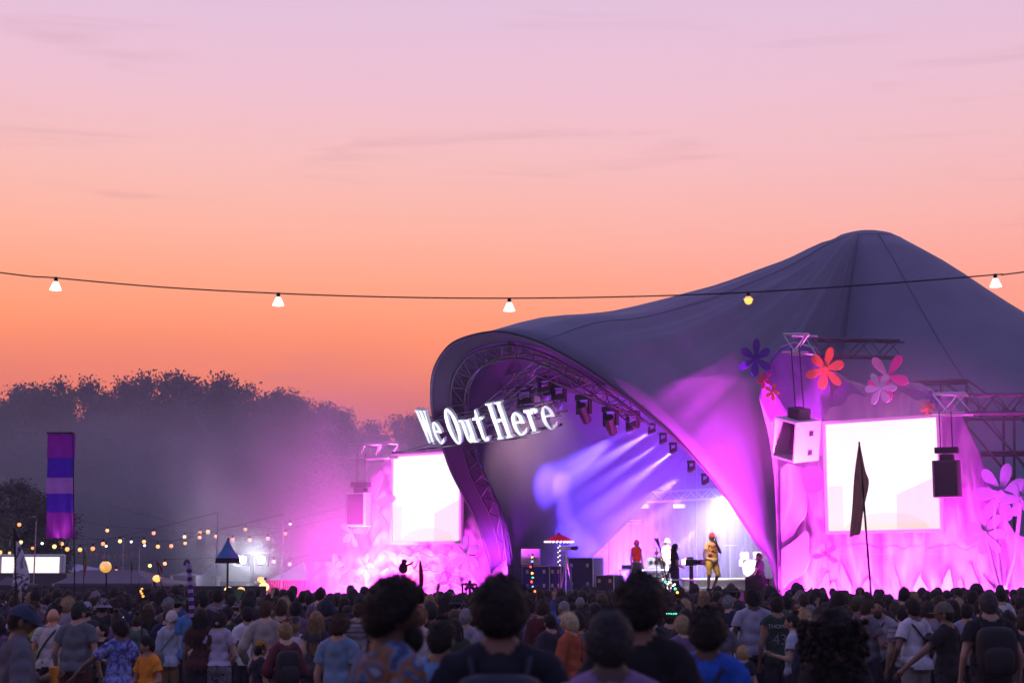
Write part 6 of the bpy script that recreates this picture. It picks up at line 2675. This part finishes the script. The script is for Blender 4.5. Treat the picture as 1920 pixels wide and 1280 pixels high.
a, part, p, Rh, so = person('man in a maroon shirt right of the cream sweater', 527, 1125, 23.6, pose='stand', hair='short', hairc=BRN, skin=TAN, shirt=(.14, .02, .035), sleeve=1.2, group=MG)
a, part, p, Rh, so = person('child in a yellow-peaked dark cap and navy tee facing right', 487, 1199, 19.6, pose='hold', yaw=R_(-55), hair='short', hairc=BLACKH, hat='cap', hatc=(.35, .18, .01), skin=(.4, .22, .14), shirt=(.015, .018, .035), group=MG)
m = MB()
m.tube([(.02, -.01, 1.2), (.05, .13, 1.1), (.04, .15, .95)], .010, 6)
part('glow_stick', m.mesh('glow_stick', MATS['bulb_green'], True))
a, part, p, Rh, so = person('blond person in a maroon top with a black backpack over one shoulder', 536, 1166, 19.1, pose='hold', yaw=R_(20), hair='short', hairc=(.30, .19, .08), skin=PALE, shirt=(.14, .025, .04), sleeve=1.2, group=MG)
backpack(part, (.014, .014, .018), .32, .46, .17)
a, part, p, Rh, so = person('woman with very long wavy fair hair and bare shoulders', 593, 1147, 21.6, pose='woman', hair='longwave', hairc=(.24, .14, .06), skin=PALE, shirt=(.05, .04, .05), sleeve=0, group=MG)
a, part, p, Rh, so = person('child in a dark speckled shirt raised above the crowd near the blue shade', 409, 1102, 27.6, pose='stand', hair='short', hairc=BLACKH, skin=BROWN, shirt_mat='floral', group=MG)
a, part, p, Rh, so = person('round-headed dark-haired person left of the raised child', 380, 1109, 26.4, pose='stand', hair='curly', hairc=BLACKH, skin=BROWN, shirt=(.03, .03, .04), group=MG)
a, part, p, Rh, so = person('person with fluffy brown hair in a pale blue shirt left of the bearded man', 636, 1146, 16.9, pose='stand', yaw=R_(-20), hair='curly', hairc=(.05, .026, .016), skin=TAN, shirt=(.16, .24, .36), group=MG)
a, part, p, Rh, so = person('person in a grey striped top behind the bearded man', 672, 1130, 24.8, pose='stand', hair='short', hairc=BRN, skin=TAN, shirt_mat='stripes', group=MG)
a, part, p, Rh, so = person('man in a white tee right behind the bearded profile', 786, 1138, 19.2, pose='big', yaw=R_(-20), hair='short', hairc=(.2, .09, .04), skin=PALE, shirt=(.48, .44, .44), group=MG, loose=.05)
a, part, p, Rh, so = person('blonde woman in profile holding a pale cup, orange sleeve', 1069, 1149, 19.6, pose='cup', yaw=R_(55), head=R_(25), hair='bob', hairc=(.55, .44, .26), skin=(.5, .27, .16), shirt=(.36, .08, .03), sleeve=1.2, group=MG)
cup(part, p['wriL'])
a, part, p, Rh, so = person('shaven-headed man in a mid-blue shirt with an arm up, deep in the crowd', 1056, 1126, 25.3, pose='raise', yaw=R_(-40), hair='crop', hairc=GREY, skin=TAN, shirt=(.08, .12, .34), sleeve=1.2, group=MG)
a, part, p, Rh, so = person('man in a pale blue shirt between the two close dark heads', 993, 1122, 25.4, pose='stand', hair='short', hairc=BLACKH, skin=BROWN, shirt=(.20, .26, .42), group=MG, yaw=R_(25))
a, part, p, Rh, so = person('person in dark clothes with a light hair band beside the blonde woman', 1032, 1150, 22.3, pose='stand', hair='short', hairc=BLACKH, skin=TAN, shirt=(.04, .03, .05), group=MG, yaw=R_(30))

# right part of the middle crowd
a, part, p, Rh, so = person('man in a white and grey block-coloured shirt, thick hair', 1412, 1100, 23.6, pose='big', hair='curly', hairc=BLACKH, skin=DARK, shirt=(.33, .33, .44), group=MG, loose=.03)
a, part, p, Rh, so = person('man in a dark green basketball vest lettered THOMAS', 1457, 1117, 23.1, pose='stand', hair='short', hairc=BLACKH, skin=(.3, .17, .11), shirt=(.018, .045, .03), sleeve=0, group=MG)
back_text(part, 'THOMAS', .075, 1.345, -.140, (.5, .5, .5))
back_text(part, '43', .20, 1.13, -.165, (.18, .2, .2))
a, part, p, Rh, so = person('woman with dark hair tied up, pale top, holding a snack, right of the green vest', 1488, 1141, 21.1, pose='cup', yaw=R_(65), hair='bun', hairc=BLACKH, skin=(.40, .24, .16), shirt=(.34, .38, .46), group=MG)
a, part, p, Rh, so = person('small fair-haired child seen from behind near the block-coloured shirt', 1393, 1211, 20.6, pose='woman', hair='bob', hairc=(.48, .33, .15), skin=PALE, shirt=(.03, .03, .035), group=MG)
a, part, p, Rh, so = person('person wearing a headband of green lights, right of the tall man in black', 1256, 1138, 21.7, pose='stand', hair='short', hairc=(.04, .025, .02), skin=TAN, shirt=(.05, .045, .06), group=MG)
for i in range(6):
    q = R_(60 + i * 17)
    m = MB()
    m.ell(Rh @ V(.098 * math.cos(q + math.pi), .122 * math.sin(q + math.pi), .055), .008, 6, 4)
    part('headband_light', m.mesh('headband_light', MATS['bulb_green'], True))
a, part, p, Rh, so = person('man in a grey tee turned right, left of the white-tee pair', 1624, 1122, 23.1, pose='folded', yaw=R_(-60), hair='short', hairc=BRN, skin=(.35, .2, .15), shirt=(.12, .12, .15), group=MG, loose=.04)
a, part, p, Rh, so = person('man in an off-white tee facing the camera with a dark strap', 1648, 1121, 23.8, pose='folded', yaw=R_(150), hair='short', hairc=BRN, skin=(.35, .2, .15), shirt=(.30, .28, .32), group=MG, loose=.05, beard=True)
sling(part, (.02, .015, .02), 1, False)
a, part, p, Rh, so = person('man in a white tee with a small black sling bag on his back', 1712, 1121, 21.6, pose='stand2', yaw=R_(24), hair='short', hairc=BLACKH, skin=(.16, .09, .06), shirt=(.52, .50, .58), trousers=(.28, .25, .24), legs='short', group=MG, loose=.05)
sling(part, (.012, .011, .014), 1, True, (.09, -.15, 1.22))
a, part, p, Rh, so = person('man in a camouflage cap and black tee leaning left', 1773, 1127, 19.3, pose='reach', yaw=R_(48), head=R_(20), hair='crop', hat='cap', hatc=(.13, .12, .08), skin=(.22, .12, .08), shirt=(.016, .014, .017), group=MG)
a, part, p, Rh, so = person('broad man in a black tee with a black backpack at the right', 1853, 1108, 17.9, pose='big', hair='short', hairc=(.06, .05, .05), skin=(.4, .24, .17), shirt=(.014, .012, .016), group=MG)
backpack(part, (.013, .012, .015), .40, .48, .19)
a, part, p, Rh, so = person('woman with dark hair and lit hair band behind the white tee', 1741, 1127, 23.1, pose='woman', hair='bob', hairc=(.03, .02, .018), skin=TAN, shirt=(.28, .26, .33), group=MG)
a, part, p, Rh, so = person('person in a pale blue shirt behind the camouflage cap', 1812, 1130, 23.3, pose='stand', hair='short', hairc=BLACKH, skin=TAN, shirt=(.25, .28, .42), group=MG, yaw=R_(-30))
a, part, p, Rh, so = person('person in khaki at the right picture edge', 1917, 1150, 20.3, pose='stand', hair='short', hairc=BRN, skin=TAN, shirt=(.07, .06, .045), group=MG)
a, part, p, Rh, so = person('person in a peaked cap standing out against the bright wall at right', 1833, 1092, 29.9, pose='stand', yaw=R_(60), hair='crop', hat='cap', hatc=(.05, .03, .05), skin=TAN, shirt=(.05, .04, .06), group=MG)
a, part, p, Rh, so = person('person in a wide-brimmed hat before the singer', 1371, 1092, 29.9, pose='stand', hair='short', hat='brim', hatc=(.08, .06, .05), skin=TAN, shirt=(.06, .05, .06), group=MG)
a, part, p, Rh, so = person('person in a wide-brimmed hat at the foot of the tent leg', 1493, 1090, 31.0, pose='stand', hair='short', hat='brim', hatc=(.05, .03, .05), skin=TAN, shirt=(.06, .05, .06), group=MG)
a, part, p, Rh, so = person('person with one arm raised before the left wall', 845, 1112, 31.0, pose='raise', hair='short', skin=BROWN, shirt=(.05, .05, .07), group=MG)
a, part, p, Rh, so = person('person with a spotted black and white hat behind the dark-haired heads at left', 193, 1117, 24.8, pose='stand', hair='short', hat='bucket', hatc=(.22, .20, .24), skin=BROWN, shirt=(.03, .03, .04), group=MG)
a, part, p, Rh, so = person('person in a pale cap right of the grey-tee man', 162, 1126, 24.1, pose='stand', hair='short', hat='cap', hatc=(.30, .32, .45), skin=TAN, shirt=(.05, .05, .06), group=MG)
a, part, p, Rh, so = person('person in a pointed dark hood behind the long fair hair', 612, 1122, 25.4, pose='stand', hair='afro', hairc=(.02, .02, .05), skin=BROWN, shirt=(.03, .03, .06), group=MG)

# ------------------------------------------------------------------ on the stage
SG = 'people on and at the stage'
c = st(0, 0, 0)


def feet_at(px, py_top, n, z):
    """feet on a floor at height z below a head top seen at px, py_top on the plane n"""
    q = stn(px, py_top, n)
    return V(q.x, q.y, z), q.z - z


f, h = feet_at(1334, 998, -.1, DECK_Z + .015)
fc = math.atan2(-(0 - f.x), (0 - f.y))
a, part, p, Rh, so = person('singer in a red cap, patterned waistcoat and tan shorts holding a microphone', feet=f, height=min(1.95, h), pose='mic', yaw=R_(180) + R_(28), head=R_(12), hair='crop', hat='cap', hatc=(.75, .12, .10), skin=(.22, .10, .06),
                            shirt=(.62, .42, .22), trousers=(.62, .36, .08), legs='short', voxel=.016, group=SG, shoes=True, loose=.05)
m = MB()
rows = []
for z in np.linspace(.98, 1.40, 8):
    rows.append([V(.19 * math.sin(q), .150 * math.cos(q) + (.012 if z < 1.2 else 0), z) for q in np.linspace(-1.3, 1.3, 16)])
m.grid(rows)
printed('waistcoat', [(.02, .015, .03), (.5, .04, .05), (.6, .45, .05), (.03, .02, .03)], scale=9, dist=.5)
o = part('waistcoat', m.mesh('waistcoat', MATS['waistcoat'], True))
m = MB()
w = Vector(p['wriL'])
m.cyl(w + V(.03, .06, -.03), w + V(.05, .04, .13), .014, .017, n=10)
m.ell(w + V(.052, .038, .15), .026, 10, 8)
part('microphone', m.mesh('microphone', MATS['black'], True))
f, h = feet_at(1193, 1012, -.5, DECK_Z + .015)
a, part, p, Rh, so = person('woman in a red vest top and red headband behind the effects table', feet=f, height=min(1.8, h), pose='woman', yaw=R_(180) + R_(18), hair='crop', hairc=(.5, .05, .08), hat='scarf', hatc=(.7, .05, .12), skin=(.30, .13, .10),
                            shirt=(.75, .02, .03), sleeve=0, trousers=(.05, .035, .07), voxel=.018, group=SG, hem=1.02)
f, h = feet_at(1249, 1008, -1.9, DECK_Z + .015)
a, part, p, Rh, so = person('musician in pink and a pale cap half hidden by the white beam', feet=f, height=min(1.8, h), pose='hold', yaw=R_(180) + R_(30), hair='crop', hat='bucket', hatc=(.8, .6, .6), skin=(.4, .2, .15), shirt=(.7, .25, .25), voxel=.022, group=SG)
q = stn(1272, 1034, PIT_N)
a, part, p, Rh, so = person('camera operator with long dark hair seated at the large camera', feet=V(PIT_C.x, PIT_C.y, PIT_C.z - .62) - U * .05, height=1.66, pose='hold', yaw=R_(-75), hair='long', hairc=BLACKH, skin=(.35, .18, .14), shirt=(.025, .015, .03), voxel=.02, group=SG)
q = stn(1424, 1036, .3)
a, part, p, Rh, so = person('person in dark clothes sitting on a box at the right foot of the tent', feet=V(q.x, q.y, DECK_Z - .42), height=q.z - DECK_Z + .42, pose='sit', yaw=R_(60), hair='short', hairc=BLACKH, skin=(.2, .1, .1), shirt=(.03, .015, .04), voxel=.022, group=SG)
t = thing('stage_box', 'dark box seat at the right foot of the tent', 'box', (q.x, q.y, DECK_Z))
MB().box(V(q.x, q.y, DECK_Z + .21), (.42, .42, .38), RST).build('box', MATS['black'], t)
for s in (-1, 1):
    MB().box(V(q.x, q.y, DECK_Z + .21) + U * s * .215, (.012, .16, .05), RST).build('handle', MATS['alu'], t)

# ------------------------------------------------------------------ the rest of the crowd
rc = random.Random(11)
TOPS = [('black', (.014, .013, .016)), ('charcoal', (.035, .034, .04)), ('navy', (.02, .025, .06)), ('dark red', (.10, .015, .025)), ('grey', (.12, .12, .14)), ('brown', (.06, .035, .025)),
        ('dark green', (.03, .06, .04)), ('pale', (.30, .28, .33)), ('blue', (.06, .10, .26)), ('olive', (.08, .08, .04)), ('mauve', (.16, .10, .2)), ('white', (.62, .60, .62)), ('orange', (.55, .18, .03)), ('checked', None), ('flowered', None), ('striped', None)]
HAIRS = [('short dark hair', 'short', BLACKH), ('curly dark hair', 'curly', BLACKH), ('short brown hair', 'short', BRN), ('brown bobbed hair', 'bob', BRN), ('long dark hair', 'long', (.02, .013, .010)),
         ('long brown hair', 'long', (.07, .04, .02)), ('fair hair', 'bob', (.35, .25, .13)), ('a dark afro', 'afro', BLACKH), ('a shaven head', 'crop', GREY), ('hair in a bun', 'bun', BRN),
         ('dark locs', 'locs', BLACKH), ('wavy fair hair', 'longwave', (.26, .17, .08)), ('cropped grey hair', 'short', GREY)]
HWT = [9, 5, 7, 3, 4, 3, 2, 3, 2, 2, 1, 1, 1]
HATS = [None] * 9 + ['cap', 'bucket']
SKINS = [PALE, TAN, TAN, BROWN, DARK, (.34, .2, .13)]
PP = ['stand', 'stand', 'stand2', 'woman', 'woman', 'folded', 'hold', 'big', 'phone', 'raise']
ZONES = [(300, 'before the left marquees'), (580, 'before the hazy tents'), (920, 'below the left screen'), (1150, 'before the flight cases'),
         (1300, 'before the stage tables'), (1470, 'before the singer'), (1650, 'below the brown flag'), (1800, 'below the right screen'), (9999, 'at the far right')]
taken = [(l.x, l.y) for l, _ in PEOPLE]
NAMED = list(taken)


def clear(x, y, d):
    return all((x - a) ** 2 + (y - b) ** 2 > d * d for a, b in taken)


count = 0
rest = []
Y = 19.0
while Y < 44.0:
    half = (960 + 60) / FPX * Y
    step = .70 if Y < 34 else .82
    x = -half + rc.random() * step
    while x < half:
        xx, yy = x + rc.uniform(-.22, .22), Y + rc.uniform(-.3, .3)
        x += step * rc.uniform(.85, 1.35)
        if not clear(xx, yy, .44):
            continue
        if yy < 23 and rc.random() < .3:
            continue
        px = 960 + FPX * xx / yy
        # keep the people listed above in view: nobody taller stands right in front of them
        if yy < 27 and any(abs(px - (960 + FPX * a / b)) < 24 and b > yy + .2 for a, b in NAMED if b < 29):
            continue
        hn, hs, hc = rc.choices(HAIRS, HWT)[0]
        hat = rc.choice(HATS)
        tn, tcx = rc.choices(TOPS, [8, 7, 5, 3, 4, 3, 2, 3, 3, 2, 2, 3.5, 1, 1.6, 1.6, 1.6])[0]
        pose = rc.choices(PP, [9, 9, 5, 6, 6, 3, 3, 3, 1.5, 1.2])[0]
        ht = rc.gauss(1.715, .085)
        ht = min(1.90, max(1.5, ht))
        if yy < 24:
            ht = min(ht, 1.72)
        smat = {'checked': 'check', 'flowered': 'blossom', 'striped': 'stripes'}.get(tn)
        slv = rc.choice([.55, .55, 1.2])
        zone = [z for lim, z in ZONES if px < lim][0]
        row = 'far back' if yy > 31 else ('midway' if yy > 25.5 else 'nearer')
        headw = {'cap': 'a cap', 'bucket': 'a bucket hat'}.get(hat, hn)
        label = 'person with %s in %s %s, %s %s' % (headw, tn, 'long sleeves' if slv > 1 else 'short sleeves', {'far back': 'back', 'midway': 'midway', 'nearer': 'nearer'}[row], zone)
        if pose in ('phone', 'raise'):
            label = 'person with %s in %s %s, %s' % (headw, tn, {'phone': 'holding both hands up', 'raise': 'one arm raised'}[pose], zone)
        g = ground_z(yy)
        taken.append((xx, yy))
        count += 1
        if len(PEOPLE) >= 300:
            rest.append((xx, yy, g, ht, pose, rc.gauss(-4, 22), hs if not hat else 'short', rc.randrange(3), rc.randrange(5), rc.randrange(3), slv))
            continue
        fig = person(label, feet=(xx, yy, g), height=ht, pose=pose, yaw=R_(rc.gauss(-4, 22)), hair=hs if not hat else 'short', hairc=hc, hat=hat, hatc=rc.choice([(.03, .03, .05), (.2, .18, .2), (.1, .05, .04), (.05, .08, .05)]),
                     skin=rc.choice(SKINS), shirt=tcx or (.5, .5, .5), shirt_mat=smat, sleeve=slv, voxel=.03, seed=rc.randrange(3), group='crowd in front of the stage')
    Y += .72


# everyone beyond the nearest three hundred: joined into one
def far_crowd():
    pm('far_cloth_black', (.016, .015, .018), .9)
    pm('far_cloth_navy', (.03, .035, .08), .9)
    pm('far_cloth_grey', (.10, .10, .12), .9)
    pm('far_cloth_red', (.12, .03, .04), .9)
    pm('far_cloth_white', (.42, .40, .44), .9)
    pm('far_skin_light', (.45, .28, .2), .6)
    pm('far_skin_mid', (.28, .16, .11), .6)
    pm('far_skin_dark', (.1, .055, .035), .6)
    pm('far_hair', (.016, .012, .010), .7)
    mats = [MATS[k] for k in ('far_cloth_black', 'far_cloth_navy', 'far_cloth_grey', 'far_cloth_red', 'far_cloth_white', 'far_skin_light', 'far_skin_mid', 'far_skin_dark', 'far_hair')]
    VV, FF, MI = [], [], []
    off = 0
    cache = {}

    def arr(me):
        if me.name not in cache:
            a = np.empty(len(me.vertices) * 3)
            me.vertices.foreach_get('co', a)
            cache[me.name] = (a.reshape(-1, 3), [tuple(q.vertices) for q in me.polygons])
        return cache[me.name]
    hm = {}
    for k in range(4):
        m = MB()
        kk = (.012, .03, .018, .008)[k]
        m.ell((0, -.012, .02), (.083 + kk, .100 + kk, .112 + kk), 12, 9, fn=lambda d: (1 + .14 * noise.noise(d * 3 + V(k * 7, 0, 0))) * (.86 if d.y > .35 and d.z < .45 else 1))
        if k == 2:
            m.ell((0, -.07, -.12), (.085, .055, .17), 10, 7)
        hm[k] = (np.array(m.v), m.f)
    m = MB()
    m.ell((0, 0, 0), (.078, .098, .118), 12, 9)
    m.cyl((0, -.02, -.18), (0, -.01, -.05), .06, .055, n=8)
    m.ell((-.08, 0, -.01), (.012, .02, .03), 6, 4)
    m.ell((.08, 0, -.01), (.012, .02, .03), 6, 4)
    headm = (np.array(m.v), m.f)
    for (x, y, g, ht, pose, yw, hs, seed, ci, si, slv) in rest:
        body, me_s, me_t, sh, Rh, p = make_figure((pose, 'far'), POSES[pose], .055, 1.2, 'long')
        s_ = ht / 1.78
        a = R_(yw)
        M = np.array([[math.cos(a), -math.sin(a), 0], [math.sin(a), math.cos(a), 0], [0, 0, 1]]) * s_
        RH = np.array(Rh)
        hk = {'short': 0, 'curly': 1, 'afro': 1, 'crop': 3, 'bun': 0}.get(hs, 2)
        for src, mi, hd in ((headm, 5 + si, 1), (arr(me_s), ci, 0), (arr(me_t), 0, 0), (hm[hk], 8, 1)):
            P, F = src
            if hd:
                P = P @ RH[:3, :3].T + RH[:3, 3]
            VV.append(P @ M.T + np.array((x, y, g)))
            FF.extend([tuple(i + off for i in f) for f in F])
            MI.extend([mi] * len(F))
            off += len(P)
    if not rest:
        return
    me = bpy.data.meshes.new('far_crowd')
    me.from_pydata(np.concatenate(VV).tolist(), [], FF)
    for m in mats:
        me.materials.append(m)
    me.polygons.foreach_set('material_index', MI)
    me.polygons.foreach_set('use_smooth', [True] * len(FF))
    o = bpy.data.objects.new('far_crowd', me)
    COL.objects.link(o)
    tag(o, 'dense far rows of the crowd right up to the stage', 'crowd', kind='stuff')


far_crowd()
print('crowd', count, 'people', len(PEOPLE), 'rest', len(rest))


# where two or more people would read alike, say which of them it is from left to right
alike = {}
for loc, o in PEOPLE:
    alike.setdefault(o['label'], []).append((FPX * loc.x / loc.y, o))
for lab, os_ in alike.items():
    if len(os_) > 1:
        os_.sort(key=lambda q: q[0])
        words = {2: ('left one', 'right one'), 3: ('left one', 'middle one', 'right one')}.get(len(os_))
        for k, (_, o) in enumerate(os_):
            o['label'] = lab + ', ' + (words[k] if words else ('first', 'second', 'third', 'fourth', 'fifth', 'sixth')[min(k, 5)] + ' from left')
